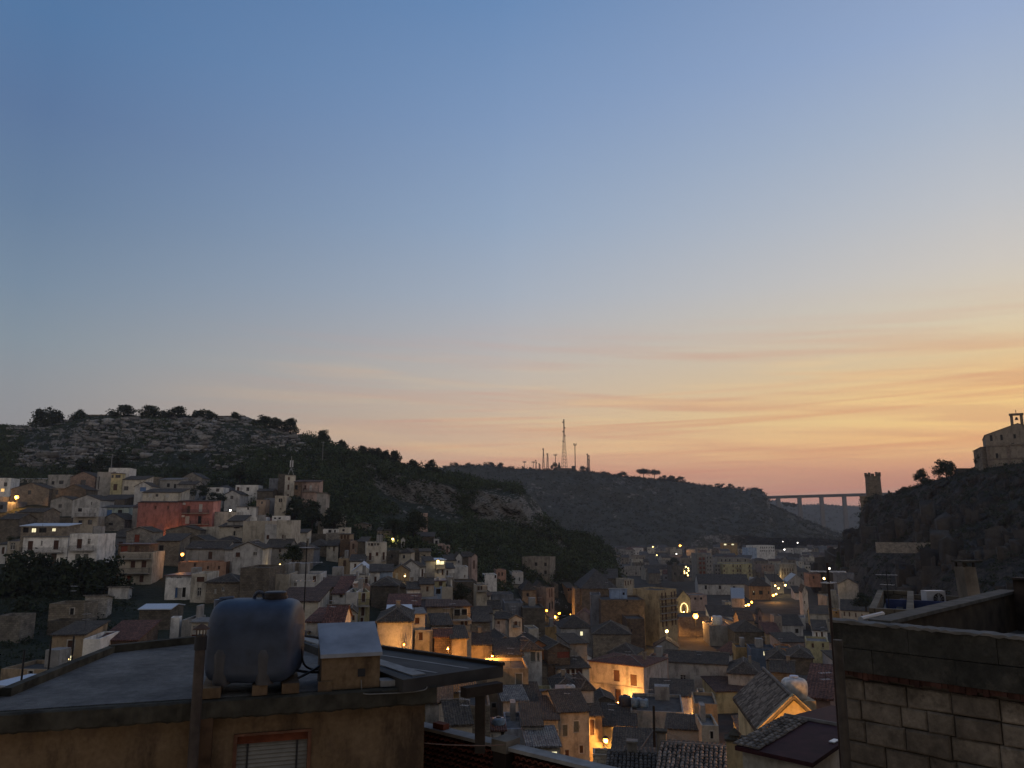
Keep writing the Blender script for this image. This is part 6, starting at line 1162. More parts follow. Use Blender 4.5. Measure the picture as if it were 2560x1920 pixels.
# --- limestone house at the right edge
ZT = -1.28; c0 = Q(2075, 1548, ZT); c1 = Q(2560, 1592, ZT); bu = Vector((c1.x - c0.x, c1.y - c0.y, 0)).normalized(); bn = Vector((-bu.y, bu.x, 0))
BH = empty('house', tuple(c0), math.atan2(bu.y, bu.x), 'raw limestone block house at the right edge with a dark concrete parapet', 'house')
def bl(v): d = v - c0; return Vector((d.dot(bu), d.dot(bn), d.z))
XR = 5.5; m = MB(); m.box((.04, .10, -8.), (XR, .30, -.62)); m.box((.04, .30, -8.), (.24, 1.2, -.62)); wall_ = m.build('wall', M_simple('mortar', (.085, .071, .055), .95, .1, .4, 4, 0, .02), BH)
m = MB(); z = -.72; r_i = 0; random.seed(4)
while z > -5.2:
    hgt = random.uniform(.24, .27); x = .06 - (r_i % 2) * .24 - random.uniform(0, .1)
    while x < XR:
        L = random.choice([.5, .5, .48, .3, .56]); a, b = max(x, .05), min(x + L, XR)
        if b - a > .06:
            g, y0 = .006, .055 + random.uniform(-.012, .014); j = [random.uniform(-.012, .012) for _ in range(4)]; i0 = len(m.v)
            F_ = [(a + g, y0 + .018, z - hgt + g + j[0]), (b - g, y0 + .018, z - hgt + g + j[1]), (b - g, y0 + .018, z - g + j[2] * .5), (a + g, y0 + .018, z - g + j[3] * .5)]
            I_ = [(a + g + .02, y0, z - hgt + g + .02 + j[0]), (b - g - .02, y0, z - hgt + g + .02 + j[1]), (b - g - .02, y0, z - g - .02), (a + g + .02, y0, z - g - .02)]
            B_ = [(p[0], .099, p[2]) for p in F_]; m.v += I_ + F_ + B_; m.f.append((i0, i0 + 1, i0 + 2, i0 + 3)); m.m.append(0)
            for o_ in (0, 4):
                for k in range(4): k2 = (k + 1) % 4; m.f.append((i0 + o_ + k, i0 + o_ + 4 + k, i0 + o_ + 4 + k2, i0 + o_ + k2)); m.m.append(0)
        x += L
    z -= hgt; r_i += 1
m.build('block_courses', ISB, BH)
m = MB(); x = 0.
for rz0, rz1, o_ in ((-.33, -.035, 0), (-.62, -.34, .45)):
    x = -o_
    while x < XR:
        a, b = max(x, .0), min(x + .95, XR); m.box((a + .003, 0 + random.uniform(-.006, .006), rz0), (b - .003, .16, rz1)); x += .95
m.build('parapet', ISD, BH)
m = MB(); nx_ = 110
for k in range(nx_ + 1):
    x = -.02 + k * (XR + .02) / nx_; e = [random.uniform(-.012, .012) for _ in range(4)]; m.v += [(x, -.02 + e[0], -.036 + e[1]), (x, -.02 + e[0] * .7, e[2] - .004), (x, .2 + e[3], e[1] * .6), (x, .2 + e[3], -.036)]
m.f = [(4 * k + j, 4 * k + 4 + j, 4 * k + 4 + (j + 1) % 4, 4 * k + (j + 1) % 4) for k in range(nx_) for j in range(4)] + [(0, 1, 2, 3)]; m.m = [0] * len(m.f); m.build('coping', M_simple('worn_coping', (.15, .14, .125), .95, .2, .4, 4, 0, .02), BH)
m = MB()
for k in range(90):
    x = k * XR / 90; m.box((x, .0 + random.uniform(0, .03), -.665 - random.uniform(0, .05)), (x + XR / 90 - .004, .10, -.625))
m.build('brick_course', M_island('red_rubble', (.045, .017, .012), (.075, .032, .022)), BH)
ip = bl(Q(2233, 1553, ZT)); m = MB(); m.box((ip.x - .22, .21, -.70), (ip.x, 6.4, -.03)); m.build('parapet', M_simple('dark_plaster', (.062, .045, .03), .95, .15, .5, 3, 0, .02), BH)
m = MB(); m.box((ip.x - .25, .21, -.028), (ip.x + .03, 6.42, .02)); m.build('coping', M_simple('worn_coping2', (.11, .10, .085), .95, .2, .4, 4, 0, .02), BH)
m = MB(); m.box((ip.x + .002, .302, -.85), (XR, 6.4, -.66)); m.build('roof', FELT, BH)
m = MB(); m.box((ip.x + .04, 6.1, -.655), (XR + 3, 6.35, .22)); m.box((ip.x + .04, 6.05, .222), (XR + 3, 6.4, .26)); m.build('parapet', M_simple('dark_plaster3', (.06, .045, .035), .95, .15, .5, 3, 0, .02), BH)
m = MB(); a_, b_ = bl(Q(2128, 1553, ZT)), bl(Q(2178, 1541, ZT)); m.tube([(a_.x, a_.y + .3, -.0), (b_.x, b_.y + .4, .0)], .035, 8); o = m.build('pipe', M_simple('white_pipe', (.4, .4, .4), .5, .4, .1), None); o.location = c0; o.rotation_euler = BH.rotation_euler; tag(o, 'short pale plastic pipe lying across the block parapet', 'pipe')
PA = P(2116, 1915, 9.3); m = MB(); m.tube([(0, 0, -3), (-.0, .0, 1.36)], .052, 10); o = m.build('drain_pipe', M_simple('drain', (.055, .045, .035), .7, .3, .5, 6), None, loc=PA); tag(o, 'thick grimy drain pipe climbing the corner of the limestone wall', 'pipe')
# aerials
def aerial(base, h, booms, label, r=.02, lean=0., name='tv_antenna', mast_mat=None, group='television aerials on the roofs'):
    t = empty(name, tuple(base), 0, label, 'antenna', group)
    m = MB(); m.tube([(0, 0, 0), (lean * h, 0, h)], r, 8); m.build('mast', mast_mat or IRON, t)
    for z, ang, L, n_, el in booms:
        b = MB(); d = Vector((math.cos(ang), math.sin(ang), 0)); q = Vector((-d.y, d.x, 0)); c = Vector((lean * z, 0, z)); b.tube([c - d * L * .5, c + d * L * .5], r * .55, 6)
        for k in range(n_):
            p = c + d * L * (-.46 + .92 * k / max(n_ - 1, 1)); b.tube([p - q * el * .5, p + q * el * .5], r * .35, 5)
        b.build('boom', M_simple('aluminium', (.45, .45, .46), .4, .5, .1) if 'alu' not in bpy.data.materials else bpy.data.materials['alu'], t)
    return t
al = M_simple('alu', (.45, .45, .46), .4, .5, .1)
bp = P(757, 1592, 17.6); hh = (1592 - 1366) / F * 17.6
aerial(bp, hh, [(hh * .77, .25, .72, 7, .42), (hh * .58, .1, .40, 5, .3), (hh * .93, -.6, .22, 3, .26)], 'tall thin television aerial rising behind the water tank', .014)
bp = P(2104, 1930, 9.45); hh = 2.33
aerial(bp, hh, [(hh * .955, math.pi - .25, .40, 6, .22), (hh * .90, .9, .16, 3, .14)], 'tall rusty aerial mast at the corner of the limestone house', .017, -.0, mast_mat=M_simple('rusty_mast', (.035, .02, .016), .7, .3, .5, 8))
# neighbour roof beyond the parapet
nb = H('J', 690, 905, 384, 560, 24, (.15, .13, .10), 'flat', 'F', 'low beige house beyond the block parapet with a blue lined roof', '', -27, 7, det=0, stone=True, ext=6)
m = MB(); m.box((nb['_w'] * .3, 3.42, nb['_h'] - .44), (nb['_w'] + 1.6, 3.5, nb['_h'] - .02)); m.build('blue_roof_lining', M_simple('blue_paint', (.035, .05, .13), .7, .3, .3, 3), nb)
nb2 = H('J', 905, 1560, 392, 560, 26, 'dstone', 'flat', 'D', 'rough stone neighbour house carrying an outdoor cooling unit', '', -28, 6, det=0, ext=6)
ac = empty('air_conditioner', tuple(P(2319, 1517, 26.5)), R(6), 'white outdoor cooling unit with round dark fan on a rooftop', 'air conditioner'); aw = 50 / 1964 * 26.5; ah = 37 / F * 26.5
m = MB(); m.box((0, 0, 0), (aw, .3, ah)); m.build('casing', MET, ac, (.42, .43, .45))
m = MB(); m.lathe([(.19, 0), (.19, .012)], 24); o = m.build('fan', IRON, ac); o.rotation_euler = (R(90), 0, 0); o.location = (aw * .62, -.002, ah * .48)
m = MB()
for k in range(6): m.box((-.012, -.18, .013), (.012, .18, .02)); break
for k in range(5):
    a = k * math.pi / 5; m.tube([(-.17 * math.cos(a), -.17 * math.sin(a), .018), (.17 * math.cos(a), .17 * math.sin(a), .018)], .008, 4)
m.lathe([(.05, .012), (.05, .03)], 12); m.build('grille', M_simple('grille_grey', (.3, .3, .3), .5, .3, .1), o)
cb = P(2428, 1500, 26); ch = empty('chimney', tuple(cb), R(8), 'leaning tapered roof chimney under a flat slab cap at the right', 'chimney'); s = 26 / F
m = MB(); m.v = [(-.17, -.2, -1), (.3, -.2, -1), (.3, .25, -1), (-.17, .25, -1), (-.32, -.2, 1.05), (.12, -.2, 1.05), (.12, .25, 1.05), (-.32, .25, 1.05)]; m.f = [(0, 1, 5, 4), (1, 2, 6, 5), (2, 3, 7, 6), (3, 0, 4, 7), (4, 5, 6, 7)]; m.m = [0] * 5; m.build('shaft', PLA, ch, (.22, .19, .15))
m = MB(); m.box((-.36, -.26, 1.2), (.34, .3, 1.25))
for x, y_ in ((-.28, -.16), (.06, -.16), (-.28, .2), (.06, .2)): m.box((x, y_, 1.052), (x + .06, y_ + .05, 1.2))
m.build('cap', MOSS, ch)
aerial(P(2223, 1521, 25), 1.15, [(1.02, -.3, .62, 6, .3), (.72, 2.4, .4, 4, .24)], 'small aerial with two pale booms left of the cooling unit', .014)
# --- close roofs at the bottom right, tiled one by one
def tiles_on(root, x0, x1, y0, y1, zf, keep=None, mat=IST, w=.235, L=.40, r=.1, sw=False):
    m = MB(); nc = int((x1 - x0) / w); s = (zf(y1) - zf(y0)) / (y1 - y0); cs = math.sqrt(1 + s * s); nr = int((y1 - y0) * cs / (L * .82))
    for c in range(nc):
        for k in range(nr):
            x = x0 + (c + .5) * w + random.uniform(-.02, .02); a = y0 + k * L * .82 / cs + random.uniform(-.03, .03)
            if keep and not keep(x, a): continue
            dz = random.uniform(0, .02); r0, r1 = r * 1.05, r * .86; ns = 5; b = min(a + L / cs, y1); i0 = len(m.v); tw_ = random.uniform(-.03, .03)
            for yy, rr_, lift, tx in ((a, r0, .03, 0), (b, r1, .0, tw_)):
                for q in range(ns + 1):
                    th = math.pi * q / ns; m.v.append((x + tx + rr_ * math.cos(th), yy, zf(yy) + .01 + dz + lift + rr_ * .8 * math.sin(th)))
            for q in range(ns): m.f.append((i0 + q, i0 + q + 1, i0 + ns + 2 + q, i0 + ns + 1 + q)); m.m.append(0)
            m.f.append(tuple(range(i0 + ns, i0 - 1, -1))); m.m.append(0)
    if sw: m.v = [(b, a, c) for a, b, c in m.v]; m.f = [f[::-1] for f in m.f]
    return m.build('roof_tiles', mat, root)
k1 = H('I', 1195, 1778, 1335, 1440, 47, (.46, .38, .22), 'gablef', 'T', 'tiled house with a gable glowing yellow from a hidden lamp, below the white roof tank', '', -7, 8.5, 1.7, det=2, ext=6)
w_, h_ = k1['_w'], k1['_h']; tiles_on(k1, -.15, 8.6, -.27, w_ / 2 - .03, lambda y: h_ + y * 1.7 / (w_ / 2) + .16, sw=True)
m = MB()
for sg in (0, 1):
    xa, xb2 = (-.28, w_ / 2) if not sg else (w_ + .28, w_ / 2); za, zb2 = h_ - .28 * 1.7 / (w_ / 2), h_ + 1.7
    m.quad((xa, -.19, za + .16), (xb2, -.19, zb2 + .16), (xb2, -.19, zb2 + .36), (xa, -.19, za + .36)); m.quad((xa, -.19, za + .36), (xb2, -.19, zb2 + .36), (xb2, .12, zb2 + .36), (xa, .12, za + .36)); m.quad((xb2, .12, zb2 + .16), (xa, .12, za + .16), (xa, .12, za + .36), (xb2, .12, zb2 + .36))
m.build('verge', PLA, k1, (.40, .33, .2))
tkb = P(1988, 1746, 50); blk = MB(); blk.box((-.9, -.7, -2.6), (1.0, .8, 0)); o = blk.build('tank_plinth', PLA, None, (.36, .31, .22), loc=tkb); tag(o, 'square rendered plinth under the white rooftop tank', 'plinth')
wt = empty('water_tank', tuple(tkb + Vector((0, 0, .005))), 0, 'squat white rooftop water tank with a pale blue lid', 'water tank')
m = MB(); m.lathe([(.62, 0), (.70, .12), (.77, .5), (.78, .8), (.74, 1.0), (.62, 1.13), (.4, 1.2)], 28); m.build('tank_body', PLAST, wt, (.50, .49, .46), smooth=True)
m = MB(); m.lathe([(.27, 1.19), (.28, 1.28), (.25, 1.33)], 20); m.build('lid', PLAST, wt, (.32, .40, .55))
k2 = H('I', 1032, 1625, 1497, 1700, 33, 'cream', 'gable', 'B', 'near house with dark maroon roof edged by pale loose tiles', '', -44, 9, .28, det=2, ext=6)
w2, h2 = k2['_w'], k2['_h']; [o.data.materials.__setitem__(0, M_simple('maroon_sheet', (.045, .014, .016), .8, .2, .4, 2)) for o in k2.children if o.name.startswith('roof')]; tiles_on(k2, -.3, w2 + 1, -.26, 4.5, lambda y: h2 + y * .28 / 4.5 + .17, lambda x, y: x < .8 or y > 4.05)
for x, y_, a_, L_ in ((2.6, 2.2, .3, .5), (3.3, 1.6, .2, .9)):
    sk = MB(); sk.box((x, y_, h2 + y_ * .062 + .19), (x + .22, y_ + L_, h2 + (y_ + L_) * .062 + .20)); sk.build('skylight', M_simple('pale_sheet', (.55, .62, .68), .3, .6, .1), k2)
k3 = H('I', 330, 905, 1690, 1780, 42, 'stone', 'gable', 'T', 'near house with long rows of pale barrel tiles at the bottom edge', '', -16, 5.4, .5, det=2, ext=6)
w3, h3 = k3['_w'], k3['_h']; tiles_on(k3, -.3, w3 + .3, -.26, 2.7, lambda y: h3 + y * .5 / 2.7 + .16)
k4 = H('I', -120, 330, 1735, 1820, 46, 'stone', 'gable', 'T', 'near house with rough dark tiled roof at the bottom edge below the leaning pole', '', -10, 5.4, .5, det=2, ext=6)
w4, h4 = k4['_w'], k4['_h']; tiles_on(k4, -.3, w4 + .3, -.26, 2.7, lambda y: h4 + y * .5 / 2.7 + .16, None, M_island('dark_clay_tiles', (.045, .04, .034), (.13, .11, .09)))
for (t, x, y, x1, yb, d, c, lab) in (('I', 288, 1352, 368, 1610, 45, (.24, .21, .17), 'pale square chimney with slab cap left of the barrel tile rows'), ('I', 895, 1425, 1045, 1680, 39, (.42, .35, .2), 'thick yellowish chimney with a dark cowl beside the barrel tile roof')):
    X0, Y0 = tp(t, x, y); X1, Y1 = tp(t, x1, yb); a, b = P(X0, Y1, d), P(X1, Y1, d); hh = P(X0, Y0, d).z - a.z; ww = b.x - a.x
    c_ = empty('chimney', tuple(a), R(-14), lab, 'chimney', 'chimneys on the near roofs'); m = MB(); m.box((0, 0, -1), (ww, ww * .9, hh)); m.build('shaft', PLA, c_, c)
    m = MB(); m.box((-.08, -.08, hh + .002), (ww + .08, ww * .9 + .08, hh + .1)); 
    if x > 500: m.lathe([(ww * .34, hh + .1), (ww * .3, hh + .22), (ww * .4, hh + .24), (ww * .2, hh + .42), (.05, hh + .5)], 12, (ww / 2, ww * .45, 0))
    m.build('cap', MOSS, c_)
up = P(1637, 1925, 56); m = MB(); m.tube([(0, 0, -1), (.05, 0, 4.1)], [.11, .08], 8); pl_ = empty('utility_pole', tuple(up), 0, 'dark wooden pole with a pale slanting stay wire', 'utility pole'); m.build('shaft', DKW, pl_)
m = MB(); m.tube([(.03, 0, 2.6), (-2.3, -.6, -.2)], .05, 6); m.build('stay', M_simple('stay_metal', (.16, .15, .14), .7, .3, .2), pl_)
def wire(a, b, sag, label, r=.012):
    a, b = Vector(a), Vector(b); m = MB(); m.tube([a.lerp(b, i / 12) - Vector((0, 0, sag * 4 * (i / 12) * (1 - i / 12))) for i in range(13)], r, 4); return tag(m.build('wire', RUB), label, 'wire', 'overhead wires between the houses')
wire(P(1640, 1815, 56), P(1880, 1880, 38), .4, 'overhead wire from the dark pole to the thick yellowish chimney', .01)
wire(P(1100, 1790, 80), P(1500, 1755, 118), 1.0, 'overhead wire crossing before the glowing tan house', .02)
# laundry and roof tanks in the lower town
m = MB()
for k in range(6):
    x0_, x1_ = k * .3, k * .3 + .3; a, b = math.sin(k * 1.9) * .06, math.sin(k * 1.9 + 1.9) * .06; m.quad((x0_, a, 0), (x1_, b, 0), (x1_, b, 1.5), (x0_, a, 1.5)); m.quad((x1_, b + .01, 0), (x0_, a + .01, 0), (x0_, a + .01, 1.5), (x1_, b + .01, 1.5))
o = m.build('laundry_sheet', M_simple('cotton', (.5, .52, .62), .9, .1, .1), None, loc=P(1388, 1738, 122)); tag(o, 'pale bluish sheet hanging to dry on the laundry terrace', 'laundry')
def drum(px, py, d, w, h, col, label):
    b = P(px, py, d); t = empty('water_tank', tuple(b), 0, label, 'water tank', 'water tanks on the roofs'); m = MB(); m.lathe([(w * .46, -.3), (w * .5, .05), (w * .5, h * .82), (w * .42, h * .95), (w * .2, h)], 16); m.build('tank_body', PLAST, t, col, smooth=True)
    m = MB(); m.lathe([(w * .18, h), (w * .18, h + .12)], 12); m.build('lid', IRON, t)
drum(1590, 1762, 124, 1.5, 1.1, (.14, .22, .30), 'left blue tank on the flat roof below the four window house'); drum(1610, 1764, 123, 1.3, 1.0, (.14, .22, .30), 'right blue tank on the flat roof below the four window house')
drum(1563, 1761, 125, 1.9, 1.3, (.04, .04, .045), 'black tank on the flat roof below the four window house'); drum(1426, 1739, 121, 1.5, 1.6, (.36, .38, .38), 'pale grey tank beside the laundry terrace')
drum(1793, 1560, 250, 3.2, 2.6, (.45, .46, .48), 'round white tank on the long dark house right of the strongest lamp'); drum(1330, 1918, 70, .9, 1.0, (.18, .22, .3), 'small blue tank at the bottom edge beside the terrace coping'); drum(1246, 1815, 92, 1.5, .9, (.14, .2, .26), 'blue grey tank on the low roof beside the pergola post')
drum(1880, 1457, 430, 3, 3, (.3, .3, .32), 'round tank on the cream house at the bend of the lit road')
# ------------------------------------------------------------------ vegetation and rocks
nr = np.random.default_rng(7)
def leaf_quads(C, Rad, q, size, flat=.8, hollow=.35):
    n = len(C); N_ = n * q
    u = nr.normal(size=(N_, 3)); u /= np.linalg.norm(u, axis=1)[:, None]
    rad = (hollow + (1 - hollow) * nr.random(N_) ** .5)[:, None]
    lump = 1 + .35 * np.sin(u[:, :1] * 5 + np.repeat(nr.random(n) * 9, q)[:, None]) * np.sin(u[:, 1:2] * 4 + 1) 
    off = u * rad * lump; off[:, 2] *= flat
    Rr = np.repeat(Rad, q)[:, None]; c = np.repeat(C, q, 0) + off * Rr
    a = nr.normal(size=(N_, 3)); a /= np.linalg.norm(a, axis=1)[:, None]; b = np.cross(a, nr.normal(size=(N_, 3))); b /= np.linalg.norm(b, axis=1)[:, None]
    s = (np.repeat(np.broadcast_to(size, (n,)), q) * nr.uniform(.6, 1.4, N_))[:, None]; a = a * s; b = b * s * .7
    v = np.stack([c - a - b * .3, c + b, c + a - b * .3, c - b], 1).reshape(-1, 3)
    return v, np.arange(N_ * 4).reshape(-1, 4)
def cloud(name, C, Rad, q, size, mat, **k):
    v, f = leaf_quads(np.asarray(C, float), np.asarray(Rad, float), q, size, **k); return np_mesh(name, v, f, mat)
# tree patterns, one metre tall, copied and scaled
def pattern(kind_, seed, mat, leaf=.035, dens=1.):
    r = random.Random(seed); m = MB(); cl = []; rad = []
    if kind_ == 'round':
        m.tube([(0, 0, -.25), (.01, 0, .05), (.0, .01, .25), (.02, 0, .5)], [.035, .03, .024, .012], 7)
        for k in range(9):
            a = k * 2.4 + r.random(); L = r.uniform(.2, .42); z0 = r.uniform(.05, .25); e = Vector((math.cos(a) * L, math.sin(a) * L, z0 + r.uniform(.06, .34))); m.tube([(0, 0, z0), tuple(e * .6 + Vector((0, 0, z0 * .4))), tuple(e)], [.014, .01, .004], 5)
            cl.append(e + Vector((0, 0, .03))); rad.append(r.uniform(.14, .25))
        for k in range(7): a = r.random() * 6.3; q = r.random() * .2; cl.append(Vector((math.cos(a) * q, math.sin(a) * q, r.uniform(.5, .82)))); rad.append(r.uniform(.14, .2))
    elif kind_ == 'umbrella':
        m.tube([(0, 0, -.2), (.02, 0, .2), (.0, .0, .45), (.02, 0, .62)], [.04, .034, .028, .02], 7)
        for k in range(11):
            a = k * 2.4 + r.random() * .5; L = r.uniform(.2, .55); e = Vector((math.cos(a) * L, math.sin(a) * L, r.uniform(.68, .85))); m.tube([(.01, 0, .5), tuple(e)], [.014, .005], 5); cl.append(e); rad.append(r.uniform(.16, .24))
        cl.append(Vector((0, 0, .84))); rad.append(.25)
    elif kind_ == 'cone':
        m.tube([(0, 0, -.1), (0, 0, .95)], [.03, .005], 6)
        for k in range(13): z = .12 + k * .065; cl.append(Vector((r.uniform(-.02, .02), r.uniform(-.02, .02), z))); rad.append(.24 * (1.05 - z) + .02)
    else:
        m.tube([(0, 0, -.2), (0, 0, .4)], [.03, .01], 6)
        for k in range(14): a = r.random() * 6.3; q = r.random() ** .5 * .5; cl.append(Vector((math.cos(a) * q, math.sin(a) * q, r.uniform(.08, .75 - q * .5)))); rad.append(r.uniform(.16, .26))
    t = empty('tree', (0, 0, 0)); o = m.build('trunk', BARK, t)
    v, f = leaf_quads(np.array([tuple(c) for c in cl]), np.array(rad), int(150 * dens), leaf, .85)
    c = np_mesh('crown', v, f, mat); c.parent = t
    return t
PAT = {}
for kd, mt, n in (('round', LEAFD, 3), ('umbrella', LEAFF, 2), ('cone', LEAFD, 1), ('bush', LEAFD, 2)):
    for i in range(n): PAT[kd, i] = [pattern(kd, 10 * n + i, mt), False]
def tree(px, py, d, hpx, kd, label, group, i=0, wide=1., z=None, name='tree', cat='tree'):
    pt = PAT[kd, i % (3 if kd == 'round' else 2 if kd in ('umbrella', 'bush') else 1)]
    b = P(px, py, d); h = hpx / F * d
    if z is None:
        g = ground(b.x, b.y); 
    t = pt[0] if not pt[1] else copy_tree(pt[0]); pt[1] = True
    t.name = name; t.location = b; t.scale = (h * wide, h * wide, h); t.rotation_euler = (0, 0, random.uniform(0, 6.28)); tag(t, label, cat, group); return t
RG = 'trees along the rocky hilltop'
for k, (px, py, hp, w, lab) in enumerate([(98, 1080, 50, 1.0, 'large dark tree at the left end of the rocky hilltop'), (132, 1082, 54, 1.0, 'bushy dark tree joined to the right of the leftmost hilltop tree'), (196, 1062, 34, 1.3, 'round tree left of the low wall on the hilltop'),
        (308, 1046, 28, 1.9, 'broad flat crowned tree on the crest right of the low wall'), (374, 1047, 29, 1.6, 'hilltop tree whose crown lets the sky show between its trunks'), (412, 1046, 15, 1.6, 'small shrub tree right of the see-through hilltop tree'), (446, 1047, 25, 1.7, 'dense dome shaped tree on the crest centre'),
        (498, 1049, 20, 1.6, 'left of two joined low trees before the crest ruins'), (526, 1050, 20, 1.5, 'right of two joined low trees before the crest ruins'), (586, 1049, 14, 1.4, 'little bush tree by the crest ruins'), (662, 1062, 18, 2.0, 'wide low tree where the crest begins to fall'), (694, 1072, 24, 1.5, 'dark tree left of a twin on the falling crest'), (726, 1082, 30, 1.3, 'taller dark tree of a twin on the falling crest'),
        (806, 1110, 30, 1.2, 'lone dark tree standing above the grey antenna pole slope'), (856, 1128, 24, 1.2, 'roundish tree where the slope meets the sunset'), (905, 1140, 20, 1.3, 'small bush tree on the ridge descending to the cliffs'), (932, 1147, 22, 1.3, 'left tree of the clustered trio on the descending ridge'), (950, 1150, 25, 1.1, 'middle tree of the clustered trio on the descending ridge'), (966, 1154, 22, 1.0, 'right tree of the clustered trio on the descending ridge'), (986, 1160, 28, 1.2, 'dark crown tree before the dip of the ridge'), (1034, 1171, 18, 1.4, 'bush tree at the dip of the ridge'), (1080, 1180, 24, 1.1, 'last dark tree above the pale cliffs where the far hill begins')]):
    tree(px, py + 4, 424, hp * 1.12 + 9, 'round', lab, RG, k, w * .95)
FG = 'trees on the far transmitter ridge'
for k, (x, y0, y1, w, lab) in enumerate([(193, 462, 512, 1.0, 'far ridge tree left of all, single and round'), (315, 475, 508, 1.6, 'far ridge low wide grove left of the biggest tree'), (493, 458, 514, 1.2, 'biggest round tree left of the radio masts'), (592, 473, 520, 1.3, 'rounded tree just right of the biggest one, left of the masts'), (680, 497, 522, 1.3, 'small low tree left of the thin masts'), (1062, 470, 535, .8, 'dark tree at the foot of the short mast with a platform'), (1318, 492, 552, 1.2, 'tree just right of the tall single pole mast'),
        (1485, 548, 602, 1.7, 'broad pine right of the twin slim masts'), (1605, 553, 604, 1.2, 'left half of a pair of pines in mid ridge'), (1652, 550, 604, 1.3, 'right half of a pair of pines in mid ridge'), (1830, 540, 608, 1.4, 'large umbrella pine with sky under its crown'), (1922, 550, 612, 1.4, 'second umbrella pine right of the large one'), (1994, 575, 614, 1.4, 'low pine after the two umbrella pines'), (2070, 584, 618, 1.6, 'flat pine at the start of the long falling ridge')]):
    X, Y = tp('C', x, y1); tree(X, Y + 4, 1222, (y1 - y0) / 3.456 * 1.1 + 6, 'umbrella' if k in (10, 11) else 'bush', lab, FG, k, w * (.8 if k in (10, 11) else .85))
X, Y = tp('C', 1099, 520); tree(X, Y + 3, 1221, 18, 'cone', 'little conifer left of the tallest lattice mast', FG, 0, 1.1)
for k, (x, y0, y1, w, lab) in enumerate([(265, 650, 692, 1.4, 'bush on the falling far ridge after the pines'), (350, 655, 700, 1.6, 'second bush on the falling far ridge'), (690, 712, 740, 1.8, 'low bush halfway down the far ridge'), (780, 720, 748, 1.4, 'bush just above the far notch'), (872, 738, 778, 1.0, 'single upright bush in the far notch'), (985, 752, 785, 2.6, 'flat grove on the knoll beside the viaduct'), (1265, 875, 905, 1.3, 'grey green tree beside the first viaduct pier'), (1325, 885, 912, 1.3, 'round tree beneath the viaduct deck')]):
    X, Y = tp('D', x, y1); tree(X, Y + 3, 1235 if x < 1100 else 1500, (y1 - y0) / 3.456 + 4, 'bush', lab, FG, k, w)
CGp = 'trees on the right cliff top'
for k, (x, y0, y1, d, w, lab) in enumerate([(1283, 712, 860, 374, .95, 'smaller round tree on the cliff top against the sunset'), (1500, 622, 795, 350, 1.15, 'larger round tree on the cliff top left of the convent'), (1140, 858, 925, 384, 1.3, 'low bush on the cliff edge right of the round tower'), (1830, 535, 690, 342, .7, 'bush leaning on the convent buttress')]):
    X, Y = tp('E', x, y1); tree(X, Y + 3, d, (y1 - y0) / 3.687 + 5, 'round' if k != 2 else 'bush', lab, CGp, k, w)
MG = 'trees between the houses'
for k, (px, py, d, hp, w, kd, lab) in enumerate([(24, 1520, 150, 135, .9, 'round', 'dark tree mass at the left picture edge below the white balconies'), (88, 1516, 152, 138, .95, 'round', 'big dark tree in front of the long white house'), (150, 1512, 150, 118, 1.0, 'round', 'dark tree below the small white balcony house'), (205, 1505, 152, 110, 1.1, 'round', 'dark tree in front of the garden wall'), (258, 1500, 154, 108, 1.0, 'round', 'dark tree touching the three storey beige house'), (60, 1580, 136, 90, 1.2, 'round', 'lower dark tree in the wooded gully at left'), (180, 1545, 140, 70, 1.3, 'bush', 'bushy growth above the ruined beige house'),
        (732, 1412, 176, 52, 1.15, 'round', 'leafy green tree beside the big grey white gable'), (40, 1360, 200, 26, 1.4, 'bush', 'garden bush by the left picture edge'), (735, 1305, 258, 66, 1.1, 'round', 'big dark tree below the pale pink house'), (780, 1318, 252, 70, 1.0, 'round', 'dark tree down the slope right of the pale pink house'), (835, 1326, 250, 62, 1.2, 'round', 'dark tree above the white cluttered terrace'), (1035, 1345, 284, 72, 1.0, 'round', 'brownish tree hiding the foot of the ruined watchtower'), (985, 1342, 272, 48, 1.2, 'round', 'dark tree behind the yellow wall lamp'),
        (1155, 1500, 168, 44, 1.3, 'round', 'dark round tree right of the blank stained block'), (1684, 1416, 570, 22, 1.6, 'round', 'dark round tree in the far town beside the bulb lit tree'), (1412, 1560, 252, 36, 1.0, 'round', 'tree lit from above by the orange street lamps'), (2165, 1518, 205, 36, 1.7, 'round', 'black domed tree left of the cooling unit'), (2098, 1420, 300, 40, .8, 'cone', 'dark tree behind the rooftop aerial'),
        (500, 1238, 278, 30, 1.5, 'bush', 'bushes over the roof of the big pink house'), (545, 1252, 262, 28, 1.5, 'bush', 'dark shrubs right of the big pink house'), (250, 1180, 322, 46, 1.1, 'round', 'dark tree in the grove behind the stepped white house'), (205, 1184, 322, 42, 1.1, 'round', 'left dark tree of the grove above the village'), (300, 1172, 326, 52, 1.1, 'round', 'tallest dark tree of the grove above the village'), (462, 1150, 350, 22, 1.3, 'bush', 'lone dark bush in the middle of the rocky slope'), (455, 1192, 310, 24, 1.3, 'bush', 'dark bush right of the lonely barn'), (640, 1215, 305, 40, 1.2, 'round', 'dark tree behind the unplastered block by the tower'), (600, 1200, 312, 34, 1.3, 'round', 'dark tree left of the slate shed'), (1700, 1452, 545, 40, .9, 'round', 'tree hung with many warm yellow light bulbs')]):
    lt = tree(px, py, d, hp, kd, lab, MG, k, w)
